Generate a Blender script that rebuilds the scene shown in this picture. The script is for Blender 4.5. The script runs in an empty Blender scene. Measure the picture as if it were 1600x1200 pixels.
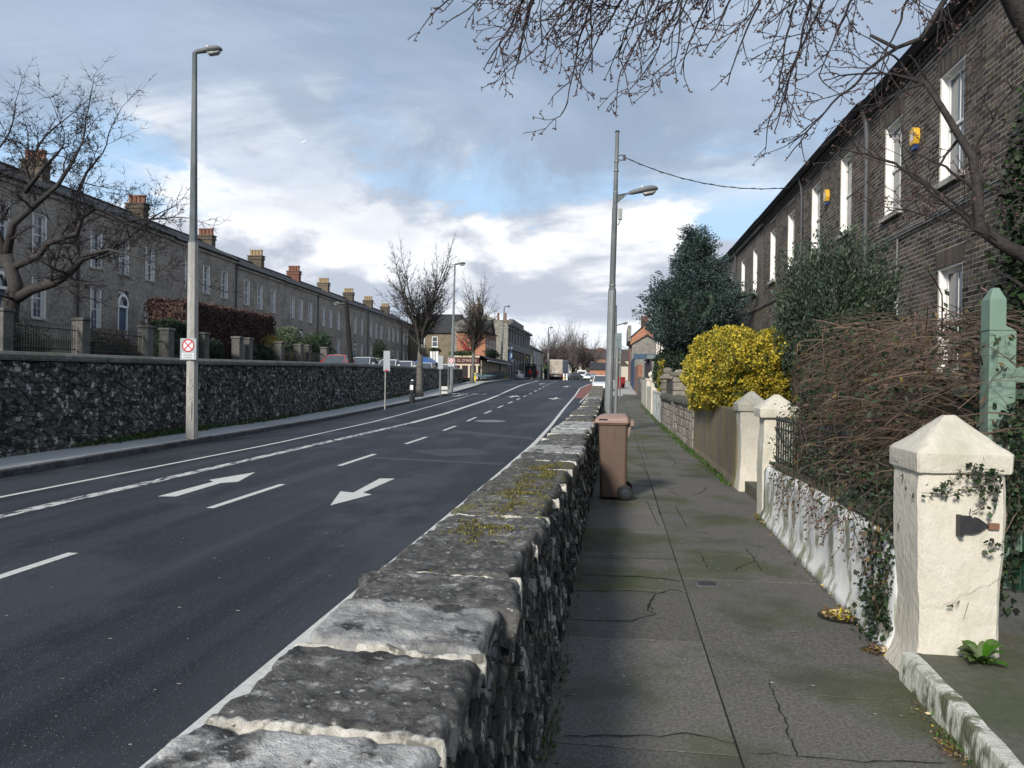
import bpy, math, random
import numpy as np
from mathutils import Vector, Matrix, noise
random.seed(7); np.random.seed(7)
SC = bpy.context.scene
COL = SC.collection
# ------------------------------------------------------------------ camera
CAM = np.array([0, 0, 1.9])
def _basis(yaw, pitch, roll):
    y, p, r = map(math.radians, (yaw, pitch, roll))
    f = np.array([-math.sin(y)*math.cos(p), math.cos(y)*math.cos(p), math.sin(p)])
    R = np.array([math.cos(y), math.sin(y), 0.]); U = np.cross(R, f)
    return R*math.cos(r)+U*math.sin(r), U*math.cos(r)-R*math.sin(r), f
CR, CU, CF = _basis(7.38, -0.25, 0.8)
cd = bpy.data.cameras.new('camera'); cam = bpy.data.objects.new('camera', cd); COL.objects.link(cam)
cd.sensor_width = 36; cd.lens = 1250/1600*36; cd.clip_end = 5000; cd.clip_start = .05
M4 = Matrix.Identity(4)
for i in range(3):
    M4[i][0] = CR[i]; M4[i][1] = CU[i]; M4[i][2] = -CF[i]; M4[i][3] = CAM[i]
cam.matrix_world = M4; SC.camera = cam
# ------------------------------------------------------------------ light
SUN_EL, SUN_AZ = 28, 199          # azimuth clockwise from +Y: sun stands behind the viewer, a little to the left
sl = bpy.data.lights.new('sun', 'SUN'); sl.energy = 2.8; sl.angle = math.radians(9.0); sl.color = (1, .95, .86)
so = bpy.data.objects.new('sun', sl); COL.objects.link(so)
az, el = math.radians(SUN_AZ), math.radians(SUN_EL)
sd = Vector((math.sin(az)*math.cos(el), math.cos(az)*math.cos(el), math.sin(el)))
so.rotation_euler = sd.to_track_quat('Z', 'Y').to_euler()
W = bpy.data.worlds.new('World'); SC.world = W; W.use_nodes = True
SC.view_settings.view_transform = 'Standard'; SC.view_settings.look = 'None'
SC.view_settings.exposure = 0.74; SC.view_settings.gamma = 1
def make_sky():
    nt = W.node_tree; N = nt.nodes; Lk = nt.links; N.clear()
    def nd(t, **k):
        n = N.new(t)
        for a, b in k.items(): setattr(n, a, b)
        return n
    def mth(op, a, b=None, c=None, clamp=False):
        n = nd('ShaderNodeMath', operation=op, use_clamp=clamp)
        for i, v in enumerate((a, b, c)):
            if v is None: continue
            if isinstance(v, (int, float)): n.inputs[i].default_value = v
            else: Lk.new(v, n.inputs[i])
        return n.outputs[0]
    def mix(f, a, b):
        n = nd('ShaderNodeMix', data_type='RGBA')
        if isinstance(f, (int, float)): n.inputs[0].default_value = f
        else: Lk.new(f, n.inputs[0])
        for i, v in ((6, a), (7, b)):
            if isinstance(v, tuple): n.inputs[i].default_value = (*v, 1)
            else: Lk.new(v, n.inputs[i])
        return n.outputs[2]
    def sm(v, lo, hi):
        n = nd('ShaderNodeMapRange', interpolation_type='SMOOTHSTEP')
        Lk.new(v, n.inputs[0]); n.inputs[1].default_value = lo; n.inputs[2].default_value = hi
        return n.outputs[0]
    tc = nd('ShaderNodeTexCoord'); sep = nd('ShaderNodeSeparateXYZ'); Lk.new(tc.outputs['Generated'], sep.inputs[0])
    x, y, z = sep.outputs
    zc = mth('MAXIMUM', z, 0.0)
    zz = mth('ADD', zc, 0.10)
    px, py = mth('DIVIDE', x, zz), mth('DIVIDE', y, zz)
    cb = nd('ShaderNodeCombineXYZ'); Lk.new(px, cb.inputs[0]); Lk.new(py, cb.inputs[1])
    def nz(vec, s, d, r=.55, dist=0, off=(0, 0, 0)):
        mp = nd('ShaderNodeMapping'); Lk.new(vec, mp.inputs[0]); mp.inputs['Location'].default_value = off
        n = nd('ShaderNodeTexNoise'); Lk.new(mp.outputs[0], n.inputs['Vector'])
        n.inputs['Scale'].default_value = s; n.inputs['Detail'].default_value = d
        n.inputs['Roughness'].default_value = r; n.inputs['Distortion'].default_value = dist
        return n.outputs[0]
    # direction stretched vertically for the distant cumulus
    cb2 = nd('ShaderNodeCombineXYZ'); Lk.new(x, cb2.inputs[0]); Lk.new(y, cb2.inputs[1]); Lk.new(mth('MULTIPLY', z, 2.1), cb2.inputs[2])
    sky = nd('ShaderNodeTexSky', sky_type='NISHITA', sun_disc=False)
    sky.sun_elevation = math.radians(SUN_EL); sky.sun_rotation = math.radians(SUN_AZ)
    blue = mix(.8, sky.outputs[0], (3.1, 4.5, 6.2))
    # low bank of cumulus
    n1 = nz(cb2.outputs[0], 3.3, 8, .56, .25, (2.3, .4, .15))
    n2 = nz(cb2.outputs[0], 9, 7, .6, .2, (.7, 1.3, 0))
    dens = mth('ADD', mth('MULTIPLY', n1, .78), mth('MULTIPLY', n2, .22))
    bias = mth('SUBTRACT', mth('MULTIPLY', sm(z, .20, .13), .10), mth('MULTIPLY', mth('MULTIPLY', sm(z, .17, .215), sm(z, .33, .25)), .025))
    bias = mth('SUBTRACT', bias, mth('MULTIPLY', sm(z, .075, .03), .09))
    dens = mth('ADD', dens, bias)
    cov = sm(dens, .46, .525)
    n3 = nz(cb2.outputs[0], 3.3, 8, .56, .25, (2.3, .4, .04))
    shade = sm(mth('SUBTRACT', n3, n1), .05, -.07)
    nb = nz(cb2.outputs[0], 2.6, 5, .55, 0, (5.1, 2.2, 1.7))
    cum = mix(shade, (3.3, 3.65, 4.3), (6.4, 6.55, 6.8))
    cum = mix(mth('MULTIPLY', sm(nb, .49, .62), .45), cum, (3.2, 3.6, 4.3))
    c = mix(cov, blue, cum)
    wisp = nz(cb2.outputs[0], 4.2, 9, .66, .8, (3.3, 9.1, 2.0))
    c = mix(mth('MULTIPLY', mth('MULTIPLY', sm(wisp, .44, .62), sm(z, .19, .24)), .8), c, (4.8, 5.3, 6.0))
    s1 = nz(cb.outputs[0], .8, 8, .6, .7, (3.0, 1.1, 0))
    s2 = nz(cb2.outputs[0], 2.1, 8, .62, .7, (1.0, 7.0, 3.0))
    rim = mth('ADD', z, mth('MULTIPLY', mth('SUBTRACT', s2, .5), .42))
    sheet = sm(rim, .215, .32)
    tone = mix(sm(s1, .36, .64), (1.85, 2.4, 3.3), (2.9, 3.55, 4.5))
    tone = mix(sm(s2, .38, .68), tone, (2.2, 2.75, 3.6))
    c = mix(mth('MULTIPLY', sheet, .96), c, tone)
    haze = sm(z, .11, -.01)
    c = mix(mth('MULTIPLY', haze, .6), c, (4.4, 5.1, 5.9))
    bg = nd('ShaderNodeBackground'); bg.inputs[1].default_value = .1; Lk.new(c, bg.inputs[0])
    out = nd('ShaderNodeOutputWorld'); Lk.new(bg.outputs[0], out.inputs[0])
make_sky()
# ------------------------------------------------------------------ helpers
def ray(px, py): return CF + CR*(px-800)/1250 - CU*(py-600)/1250
def at(px, py, Y):                       # the point on the plane y = Y
    r = ray(px, py); return CAM + r*(Y/r[1])
def at_x(px, py, X):
    r = ray(px, py); return CAM + r*(X/r[0])
def ip(v, pts): return float(np.interp(v, [p[0] for p in pts], [p[1] for p in pts]))
PRF = [(-40, -.28), (0, 0), (30, .22), (62, .8), (85, 1.45), (110, 2.0), (150, 2.15), (220, 2.4), (400, 3.2), (900, 4)]
def G(y): return ip(y, PRF)
def Fp(y): return G(y)+ip(y, [(0, .36), (35, .34), (60, .16), (90, .12)])
KERB = [(-40, -10.3), (0, -10.4), (12, -10.5), (23, -10.9), (41, -11.6), (75, -13.3), (90, -14.5), (110, -14.3), (150, -12.9), (170, -8)]
KX = lambda y: ip(y, KERB)
LWX = lambda y: ip(y, [(0, -11.9), (17, -12.15), (26.5, -12.45), (40, -13.3), (63, -15.3), (86, -16.6), (100, -17.4)])
LWZ = lambda y: ip(y, [(0, 2.3), (14.5, 2.36), (22, 2.42), (38, 2.66), (62, 2.88), (86, 3.1)])
def link(o): COL.objects.link(o); return o
def tag(o, label=None, cat=None, group=None, kind=None):
    if label: o['label'] = label
    if cat: o['category'] = cat
    if group: o['group'] = group
    if kind: o['kind'] = kind
    return o
def thing(name, loc, label, cat, group=None):
    o = link(bpy.data.objects.new(name, None)); o.location = loc; o.empty_display_size = .2
    return tag(o, label, cat, group)
def origin(o):
    v = Vector((0, 0, 0))
    while o is not None: v = v+Vector(o.location); o = o.parent
    return v
class MB:
    def __init__(s): s.v = []; s.f = []; s.t = []
    def add(s, vs, fs, t=.5):
        b = len(s.v); s.v += [tuple(p) for p in vs]; s.f += [tuple(i+b for i in q) for q in fs]; s.t += [t]*len(fs); return s
    def quad(s, a, b, c, d, t=.5): return s.add([a, b, c, d], [(0, 1, 2, 3)], t)
    def box(s, c, d, rz=0, t=.5, taper=1.0):
        hx, hy, hz = d[0]/2, d[1]/2, d[2]/2; ca, sa = math.cos(rz), math.sin(rz); vs = []
        for k in (-1, 1):
            q = 1 if k < 0 else taper
            for i, j in ((-1, -1), (1, -1), (1, 1), (-1, 1)):
                x, y = i*hx*q, j*hy*q
                vs.append((c[0]+x*ca-y*sa, c[1]+x*sa+y*ca, c[2]+k*hz))
        return s.add(vs, [(3, 2, 1, 0), (4, 5, 6, 7), (0, 1, 5, 4), (1, 2, 6, 5), (2, 3, 7, 6), (3, 0, 4, 7)], t)
    def b2(s, x0, x1, y0, y1, z0, z1, t=.5):
        return s.box(((x0+x1)/2, (y0+y1)/2, (z0+z1)/2), (abs(x1-x0), abs(y1-y0), abs(z1-z0)), 0, t)
    def tube(s, pts, rad, n=8, t=.5, caps=True):
        P = [Vector(p) for p in pts]; m = len(P)
        if not hasattr(rad, '__len__'): rad = [rad]*m
        vs = []; up = None
        for i in range(m):
            d = (P[min(i+1, m-1)]-P[max(i-1, 0)])
            if d.length < 1e-7: d = Vector((0, 0, 1))
            d.normalize()
            if up is None: up = d.orthogonal().normalized()
            up = (up-d*up.dot(d))
            if up.length < 1e-5: up = d.orthogonal()
            up.normalize(); w = d.cross(up)
            for k in range(n):
                a = 2*math.pi*k/n; vs.append(P[i]+(up*math.cos(a)+w*math.sin(a))*rad[i])
        fs = []
        for i in range(m-1):
            for k in range(n):
                k2 = (k+1) % n; fs.append((i*n+k, i*n+k2, (i+1)*n+k2, (i+1)*n+k))
        if caps: fs += [tuple(range(n-1, -1, -1)), tuple((m-1)*n+k for k in range(n))]
        return s.add(vs, fs, t)
    def lathe(s, c, prof, n=16, t=.5):
        vs = []; m = len(prof)
        for r, z in prof:
            for k in range(n):
                a = 2*math.pi*k/n; vs.append((c[0]+r*math.cos(a), c[1]+r*math.sin(a), c[2]+z))
        fs = []
        for i in range(m-1):
            for k in range(n):
                k2 = (k+1) % n; fs.append((i*n+k, i*n+k2, (i+1)*n+k2, (i+1)*n+k))
        fs += [tuple(range(n-1, -1, -1)), tuple((m-1)*n+k for k in range(n))]
        return s.add(vs, fs, t)
    def prism(s, poly, axis, a0, a1, t=.5):   # poly in the two other axes
        def mk(p, a):
            if axis == 'x': return (a, p[0], p[1])
            if axis == 'y': return (p[0], a, p[1])
            return (p[0], p[1], a)
        n = len(poly); vs = [mk(p, a0) for p in poly]+[mk(p, a1) for p in poly]
        fs = [tuple(range(n-1, -1, -1)), tuple(range(n, 2*n))]+[(i, (i+1) % n, n+(i+1) % n, n+i) for i in range(n)]
        return s.add(vs, fs, t)
    def loft(s, rings, t=.5, caps=True):
        n = len(rings[0]); vs = [p for r in rings for p in r]; fs = []
        for i in range(len(rings)-1):
            for k in range(n):
                k2 = (k+1) % n; fs.append((i*n+k, i*n+k2, (i+1)*n+k2, (i+1)*n+k))
        if caps: fs += [tuple(range(n-1, -1, -1)), tuple((len(rings)-1)*n+k for k in range(n))]
        return s.add(vs, fs, t)
    def mesh(s, name, mat, o=Vector((0, 0, 0)), smooth=False):
        me = bpy.data.meshes.new(name)
        me.from_pydata([(p[0]-o[0], p[1]-o[1], p[2]-o[2]) for p in s.v], [], s.f)
        a = me.attributes.new('tint', 'FLOAT', 'FACE'); a.data.foreach_set('value', s.t)
        if mat: me.materials.append(mat)
        if smooth: me.shade_smooth()
        me.update(); return me
    def build(s, name, mat, parent=None, smooth=False, **tg):
        o = bpy.data.objects.new(name, s.mesh(name, mat, origin(parent) if parent else Vector((0, 0, 0)), smooth))
        link(o); o.parent = parent
        bmfix(o.data)
        return tag(o, **tg)
def bmfix(me):
    import bmesh
    if len(me.polygons) > 60000: return
    b = bmesh.new(); b.from_mesh(me); bmesh.ops.recalc_face_normals(b, faces=b.faces); b.to_mesh(me); b.free()
def struct(mb, name, mat, **k):
    return mb.build(name, mat, kind='structure', **k)
def bevel(o, w=.01, n=2):
    m = o.modifiers.new('bevel', 'BEVEL'); m.width = w; m.segments = n; m.limit_method = 'ANGLE'; return o
def copy_tree(o, parent=None):
    c = o.copy(); COL.objects.link(c); c.parent = parent
    for ch in list(o.children): copy_tree(ch, c)
    return c
def place(o, loc, rz=0, label=None, group=None, first=[0]):
    o.location = loc; o.rotation_euler = (0, 0, rz)
    if label: o['label'] = label
    if group: o['group'] = group
    return o
# ------------------------------------------------------------------ materials
def nmat(name, a, b=None, sc=6, c=None, csc=.7, camt=.6, cth=(.5, .62), rough=.85, bump=.25, bsc=60, tint=0., rnd=0., st=(1, 1, 1),
         spec=.3, metal=0., c3=None, c3sc=3, c3th=(.6, .66), bd=.02, trans=0., hue=0., fleck=None, detail=5, vec='pos', alpha=None, cst=None):
    m = bpy.data.materials.new(name); m.use_nodes = True; nt = m.node_tree; N = nt.nodes; L = nt.links
    p = N['Principled BSDF']
    if vec == 'pos': src = N.new('ShaderNodeNewGeometry').outputs['Position']
    else: src = N.new('ShaderNodeTexCoord').outputs['Object']
    mp = N.new('ShaderNodeMapping'); L.new(src, mp.inputs[0]); mp.inputs['Scale'].default_value = st
    V = mp.outputs[0]
    def noi(s, d=detail, r=.6, v=V):
        n = N.new('ShaderNodeTexNoise'); L.new(v, n.inputs['Vector']); n.inputs['Scale'].default_value = s
        n.inputs['Detail'].default_value = d; n.inputs['Roughness'].default_value = r; return n.outputs[0]
    def mr(v, lo, hi, a0=0, a1=1):
        n = N.new('ShaderNodeMapRange'); L.new(v, n.inputs[0])
        for i, q in enumerate((lo, hi, a0, a1)): n.inputs[i+1].default_value = q
        return n.outputs[0]
    def mix(f, x, y, mode='MIX'):
        n = N.new('ShaderNodeMix'); n.data_type = 'RGBA'; n.blend_type = mode
        if isinstance(f, (int, float)): n.inputs[0].default_value = f
        else: L.new(f, n.inputs[0])
        for i, q in ((6, x), (7, y)):
            if isinstance(q, tuple): n.inputs[i].default_value = (*q[:3], 1)
            else: L.new(q, n.inputs[i])
        return n.outputs[2]
    def mul(col, v):
        cb = N.new('ShaderNodeCombineColor')
        for i in range(3): L.new(v, cb.inputs[i])
        return mix(1., col, cb.outputs[0], 'MULTIPLY')
    b = b or tuple(q*.8 for q in a)
    col = mix(mr(noi(sc), .35, .65), a, b)
    if c:
        cv = V
        if cst: m2 = N.new('ShaderNodeMapping'); L.new(src, m2.inputs[0]); m2.inputs['Scale'].default_value = cst; cv = m2.outputs[0]
        n = mr(noi(csc, 4, .6, cv), cth[0], cth[1]); k = N.new('ShaderNodeMath'); k.operation = 'MULTIPLY'; L.new(n, k.inputs[0]); k.inputs[1].default_value = camt
        col = mix(k.outputs[0], col, c)
    if c3:
        col = mix(mr(noi(c3sc, 6, .65), c3th[0], c3th[1]), col, c3)
    if fleck:   # (colour, scale, threshold)
        w = N.new('ShaderNodeTexVoronoi'); L.new(V, w.inputs['Vector']); w.inputs['Scale'].default_value = fleck[1]
        col = mix(mr(w.outputs['Distance'], fleck[2], fleck[2]*.6), col, fleck[0])
    if tint:
        at_ = N.new('ShaderNodeAttribute'); at_.attribute_name = 'tint'
        oi = N.new('ShaderNodeObjectInfo'); ad = N.new('ShaderNodeMath'); ad.operation = 'ADD'; L.new(at_.outputs['Fac'], ad.inputs[0])
        if rnd: L.new(oi.outputs['Random'], ad.inputs[1])
        else: ad.inputs[1].default_value = 0
        fr = N.new('ShaderNodeMath'); fr.operation = 'FRACT'; L.new(ad.outputs[0], fr.inputs[0])
        col = mul(col, mr(fr.outputs[0], 0, 1, 1-tint, 1+tint))
        if hue:
            w2 = N.new('ShaderNodeMath'); w2.operation = 'MULTIPLY'; L.new(fr.outputs[0], w2.inputs[0]); w2.inputs[1].default_value = 7.31
            f2 = N.new('ShaderNodeMath'); f2.operation = 'FRACT'; L.new(w2.outputs[0], f2.inputs[0])
            hs = N.new('ShaderNodeHueSaturation'); L.new(col, hs.inputs['Color']); L.new(mr(f2.outputs[0], 0, 1, .5-hue, .5+hue), hs.inputs['Hue'])
            L.new(mr(f2.outputs[0], 0, 1, .6, 1.3), hs.inputs['Saturation'])
            col = hs.outputs[0]
    elif rnd:
        oi = N.new('ShaderNodeObjectInfo'); col = mul(col, mr(oi.outputs['Random'], 0, 1, 1-rnd, 1+rnd))
    L.new(col, p.inputs['Base Color']); p.inputs['Roughness'].default_value = rough
    p.inputs['Specular IOR Level'].default_value = spec; p.inputs['Metallic'].default_value = metal
    if bump:
        bn = N.new('ShaderNodeBump'); bn.inputs['Strength'].default_value = bump; bn.inputs['Distance'].default_value = bd
        L.new(noi(bsc, 6, .65), bn.inputs['Height']); L.new(bn.outputs[0], p.inputs['Normal'])
    if trans:
        td = N.new('ShaderNodeBsdfTranslucent'); L.new(col, td.inputs['Color']); ms = N.new('ShaderNodeMixShader'); ms.inputs[0].default_value = trans
        L.new(p.outputs[0], ms.inputs[1]); L.new(td.outputs[0], ms.inputs[2]); L.new(ms.outputs[0], N['Material Output'].inputs[0])
    return m
def brickmat(name, c1, c2, mortar, axis, bw=.225, bh=.075, ms=.012, stain=(.05, .045, .04)):
    m = bpy.data.materials.new(name); m.use_nodes = True; nt = m.node_tree; N = nt.nodes; L = nt.links; p = N['Principled BSDF']
    g = N.new('ShaderNodeNewGeometry'); s = N.new('ShaderNodeSeparateXYZ'); L.new(g.outputs['Position'], s.inputs[0])
    cb = N.new('ShaderNodeCombineXYZ'); L.new(s.outputs[axis], cb.inputs[0]); L.new(s.outputs[2], cb.inputs[1])
    br = N.new('ShaderNodeTexBrick'); L.new(cb.outputs[0], br.inputs['Vector'])
    br.inputs['Scale'].default_value = 1; br.inputs['Brick Width'].default_value = bw; br.inputs['Row Height'].default_value = bh
    br.inputs['Mortar Size'].default_value = ms; br.inputs['Mortar Smooth'].default_value = .3
    br.inputs['Color1'].default_value = (*c1, 1); br.inputs['Color2'].default_value = (*c2, 1); br.inputs['Mortar'].default_value = (*mortar, 1)
    n = N.new('ShaderNodeTexNoise'); L.new(g.outputs['Position'], n.inputs['Vector']); n.inputs['Scale'].default_value = .8; n.inputs['Detail'].default_value = 6
    r = N.new('ShaderNodeMapRange'); L.new(n.outputs[0], r.inputs[0]); r.inputs[1].default_value = .45; r.inputs[2].default_value = .75; r.inputs[4].default_value = .6
    mx = N.new('ShaderNodeMix'); mx.data_type = 'RGBA'; L.new(r.outputs[0], mx.inputs[0]); L.new(br.outputs['Color'], mx.inputs[6]); mx.inputs[7].default_value = (*stain, 1)
    n2 = N.new('ShaderNodeTexNoise'); L.new(g.outputs['Position'], n2.inputs['Vector']); n2.inputs['Scale'].default_value = 5.5; n2.inputs['Detail'].default_value = 9; n2.inputs['Roughness'].default_value = .75
    r2 = N.new('ShaderNodeMapRange'); L.new(n2.outputs[0], r2.inputs[0]); r2.inputs[1].default_value = .36; r2.inputs[2].default_value = .64; r2.inputs[3].default_value = .62; r2.inputs[4].default_value = 1.38
    cc = N.new('ShaderNodeCombineColor'); [L.new(r2.outputs[0], cc.inputs[i]) for i in range(3)]
    m3 = N.new('ShaderNodeMix'); m3.data_type = 'RGBA'; m3.blend_type = 'MULTIPLY'; m3.inputs[0].default_value = 1; L.new(mx.outputs[2], m3.inputs[6]); L.new(cc.outputs[0], m3.inputs[7])
    L.new(m3.outputs[2], p.inputs['Base Color']); p.inputs['Roughness'].default_value = .9
    bn = N.new('ShaderNodeBump'); bn.inputs['Strength'].default_value = .5; bn.inputs['Distance'].default_value = .01; bn.invert = True
    L.new(br.outputs['Fac'], bn.inputs['Height']); L.new(bn.outputs[0], p.inputs['Normal'])
    return m
def glassmat(name, col=(.03, .04, .05), rough=.06, blind=None):
    m = nmat(name, col, tuple(q*1.3 for q in col), 1.5, bump=.15, bsc=2.0, bd=.01, rough=rough, spec=.9)
    return m
K = {}
def mats():
    K['asphalt'] = nmat('asphalt', (.002, .003, .005), (.032, .037, .046), 105, c=(.050, .055, .063), csc=1.1, camt=.7, cth=(.46, .66), cst=(1, .035, 1), c3=(.040, .044, .052), c3sc=.45, c3th=(.52, .60), rough=.62, bump=.6, bsc=130, bd=.012, st=(1, .6, 1), fleck=((.24, .24, .235), 42, .13), spec=.22)
    K['kerb'] = nmat('kerb_stone', (.12, .12, .12), (.07, .07, .07), 9, c=(.03, .03, .03), csc=2, bump=.3)
    K['pave_left'] = nmat('left_pavement_concrete', (.46, .455, .44), (.36, .355, .345), 30, c=(.28, .275, .265), csc=.5, bump=.3, bsc=120, fleck=((.33, .33, .33), 40, .1))
    K['pave'] = nmat('footpath_concrete', (.165, .153, .136), (.076, .070, .063), 60, c=(.058, .070, .016), csc=.8, camt=.85, cth=(.48, .62), rough=.8, bump=.55, bsc=85, rnd=.13, bd=.012, fleck=((.19, .18, .165), 38, .11), c3=(.066, .063, .060), c3sc=1.6, c3th=(.53, .75), spec=.35)
    K['joint'] = nmat('joint_dirt', (.010, .010, .008), (.018, .02, .01), 20)
    K['paint'] = nmat('road_paint', (.62, .61, .57), (.52, .51, .48), 20, c=(.2, .2, .2), csc=12, camt=.35, cth=(.56, .7), rough=.6, bump=.3, bsc=150)
    K['paint_worn'] = nmat('worn_road_paint', (.58, .57, .54), (.48, .47, .45), 20, c=(.05, .052, .06), csc=3.5, camt=1, cth=(.50, .56), rough=.6, bump=.3, bsc=150, st=(4, 1, 1))
    K['redlane'] = nmat('red_surfacing', (.26, .095, .08), (.20, .08, .07), 30, c=(.14, .08, .07), csc=1.5)
    K['stone'] = nmat('dark_rubble_stone', (.075, .070, .064), (.016, .016, .016), 13, c=(.34, .325, .29), csc=8, camt=.85, cth=(.53, .60), bump=1, bsc=38, bd=.03, tint=.75, rnd=1, hue=.02)
    K['stoneL'] = nmat('retaining_wall_stone', (.125, .117, .105), (.040, .037, .035), 8, c=(.46, .44, .39), csc=6.5, camt=.85, cth=(.575, .61), bump=1, bsc=22, bd=.04, tint=.65, rnd=1, hue=.02)
    K['mortar_dark'] = nmat('dirty_mortar', (.020, .020, .020), (.05, .048, .044), 9, c=(.30, .28, .25), csc=3.4, camt=.7, cth=(.6, .7), bump=.9, bsc=30)
    K['coping'] = nmat('lichen_coping', (.155, .155, .14), (.075, .078, .068), 6, c=(.055, .065, .04), csc=1.2, camt=.6, bump=.5, bsc=30)
    K['slab'] = nmat('weathered_limestone', (.50, .49, .47), (.19, .185, .178), 10, c=(.035, .034, .033), csc=7, camt=.92, cth=(.535, .62), bump=1, bsc=34, bd=.02, rnd=.3, c3=(.48, .47, .45), c3sc=24, c3th=(.58, .66), detail=9)
    K['slabdark'] = nmat('lichened_limestone', (.115, .110, .103), (.026, .025, .024), 20, c=(.31, .30, .285), csc=10, camt=.85, cth=(.55, .66), bump=1, bsc=34, bd=.02, rnd=.3, c3=(.36, .35, .33), c3sc=38, c3th=(.60, .68), detail=9)
    K['slabmoss'] = nmat('mossy_limestone', (.17, .16, .14), (.045, .043, .038), 17, c=(.13, .12, .03), csc=4.5, camt=.8, cth=(.54, .64), bump=1, bsc=30, bd=.02, rnd=.2, c3=(.34, .33, .30), c3sc=26, c3th=(.58, .68), detail=9)
    K['mortar'] = nmat('pale_lime_mortar', (.62, .59, .53), (.36, .335, .29), 34, c=(.10, .095, .08), csc=14, camt=.85, cth=(.52, .60), bump=1, bsc=60, bd=.01)
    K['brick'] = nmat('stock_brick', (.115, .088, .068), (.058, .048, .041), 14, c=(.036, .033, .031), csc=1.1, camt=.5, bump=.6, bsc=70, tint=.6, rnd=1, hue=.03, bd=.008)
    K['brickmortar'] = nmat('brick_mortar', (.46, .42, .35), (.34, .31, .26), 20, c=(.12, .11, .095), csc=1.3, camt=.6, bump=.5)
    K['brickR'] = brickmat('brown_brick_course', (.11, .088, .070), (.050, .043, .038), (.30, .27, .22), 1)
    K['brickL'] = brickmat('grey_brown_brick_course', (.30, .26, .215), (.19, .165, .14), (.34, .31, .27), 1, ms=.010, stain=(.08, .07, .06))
    K['brickX'] = brickmat('tan_brick_course', (.22, .17, .11), (.15, .12, .08), (.2, .18, .14), 0)
    K['stonewallX'] = brickmat('grey_stone_course', (.27, .26, .23), (.20, .19, .165), (.16, .15, .13), 0, .5, .22, .02, (.14, .13, .12))
    K['stonewallY'] = brickmat('grey_ashlar_course', (.19, .185, .175), (.15, .145, .14), (.11, .11, .10), 1, .6, .3, .012, (.11, .11, .11))
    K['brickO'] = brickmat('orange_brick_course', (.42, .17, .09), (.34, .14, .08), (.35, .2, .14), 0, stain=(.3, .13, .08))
    K['brickOY'] = brickmat('red_and_shaded_orange_brick', (.30, .12, .075), (.22, .09, .06), (.28, .17, .13), 1, stain=(.14, .07, .05))  # red brick; on orange buildings a darker copy with side-wall shade in its colour
    K['slate'] = nmat('roof_slate', (.042, .043, .047), (.026, .027, .031), 12, c=(.06, .062, .062), csc=1.3, camt=.5, bump=.6, bsc=9, st=(1, 1, 6), rough=.85)
    K['cream'] = nmat('cream_render', (.61, .57, .485), (.54, .50, .42), 9, c=(.34, .34, .25), csc=2.6, camt=.6, cth=(.53, .70), bump=.45, bsc=30, bd=.03, c3=(.50, .48, .40), c3sc=14, c3th=(.60, .70), st=(1, 1, .6))
    K['whitewash'] = nmat('whitewashed_render', (.78, .78, .755), (.68, .68, .655), 9, c=(.20, .20, .11), csc=4.5, camt=.85, cth=(.50, .60), bump=.22, bsc=26, st=(1, 1, .6), bd=.02, c3=(.42, .42, .36), c3sc=9, c3th=(.6, .68))
    K['whiteframe'] = nmat('white_painted_timber', (.80, .79, .76), (.72, .71, .68), 6, bump=.08, rough=.5, c=(.5, .49, .45), csc=3, camt=.3)
    K['glass'] = glassmat('window_glass', (.05, .065, .08))
    K['glassL'] = glassmat('far_window_glass', (.075, .09, .11))
    K['blind'] = nmat('drawn_blind', (.55, .55, .53), (.5, .5, .48), 3, bump=.0)
    K['iron'] = nmat('black_iron', (.018, .019, .022), (.03, .03, .032), 15, rough=.5, bump=.2)
    K['pipe'] = nmat('cast_iron_pipe', (.06, .062, .068), (.08, .08, .085), 8, rough=.55, bump=.15)
    K['galv'] = nmat('galvanised_steel', (.25, .265, .265), (.18, .195, .20), 7, c=(.20, .205, .21), csc=2, camt=.6, rough=.5, metal=.3, bump=.1, st=(1, 1, .3))
    K['galvdark'] = nmat('weathered_steel', (.13, .145, .15), (.085, .10, .105), 9, c=(.20, .21, .21), csc=1.6, camt=.5, rough=.6, metal=.2, bump=.15, st=(1, 1, .3))
    K['concretepole'] = nmat('pale_concrete_pole', (.38, .37, .34), (.29, .285, .27), 8, c=(.19, .185, .175), csc=1.5, camt=.5, bump=.3, st=(1, 1, .4))
    K['lampgrey'] = nmat('lamp_housing', (.16, .17, .17), (.12, .13, .13), 9, rough=.5, bump=.05)
    K['lens'] = nmat('lamp_lens', (.32, .32, .30), (.26, .26, .25), 9, rough=.2, spec=.7, bump=0)
    K['wood'] = nmat('tarred_timber', (.024, .022, .020), (.014, .013, .013), 12, st=(1, 1, .1), bump=.5)
    K['bin'] = nmat('brown_plastic', (.122, .080, .060), (.100, .068, .052), 4, c=(.10, .07, .056), csc=2.5, camt=.5, cth=(.5, .75), rough=.5, bump=.12, bsc=40, spec=.4)
    K['binlid'] = nmat('pale_brown_plastic', (.28, .185, .145), (.235, .155, .125), 5, c=(.26, .18, .14), csc=5, camt=.4, rough=.42, bump=.08, spec=.5)
    K['rubber'] = nmat('black_rubber', (.014, .014, .016), (.024, .024, .026), 20, rough=.7, bump=.2)
    K['rim'] = nmat('dark_wheel_hub', (.03, .035, .05), (.04, .045, .06), 9, rough=.4, bump=0)
    K['bark'] = nmat('bark', (.075, .066, .056), (.035, .032, .029), 14, c=(.075, .085, .045), csc=2, camt=.5, bump=.9, bsc=30, bd=.02)
    K['barkpale'] = nmat('pale_bark', (.19, .18, .16), (.12, .11, .10), 9, c=(.07, .065, .06), csc=2.5, camt=.7, bump=.5)
    K['twig'] = nmat('dark_twig', (.034, .028, .028), (.022, .019, .020), 12, bump=0)
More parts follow.
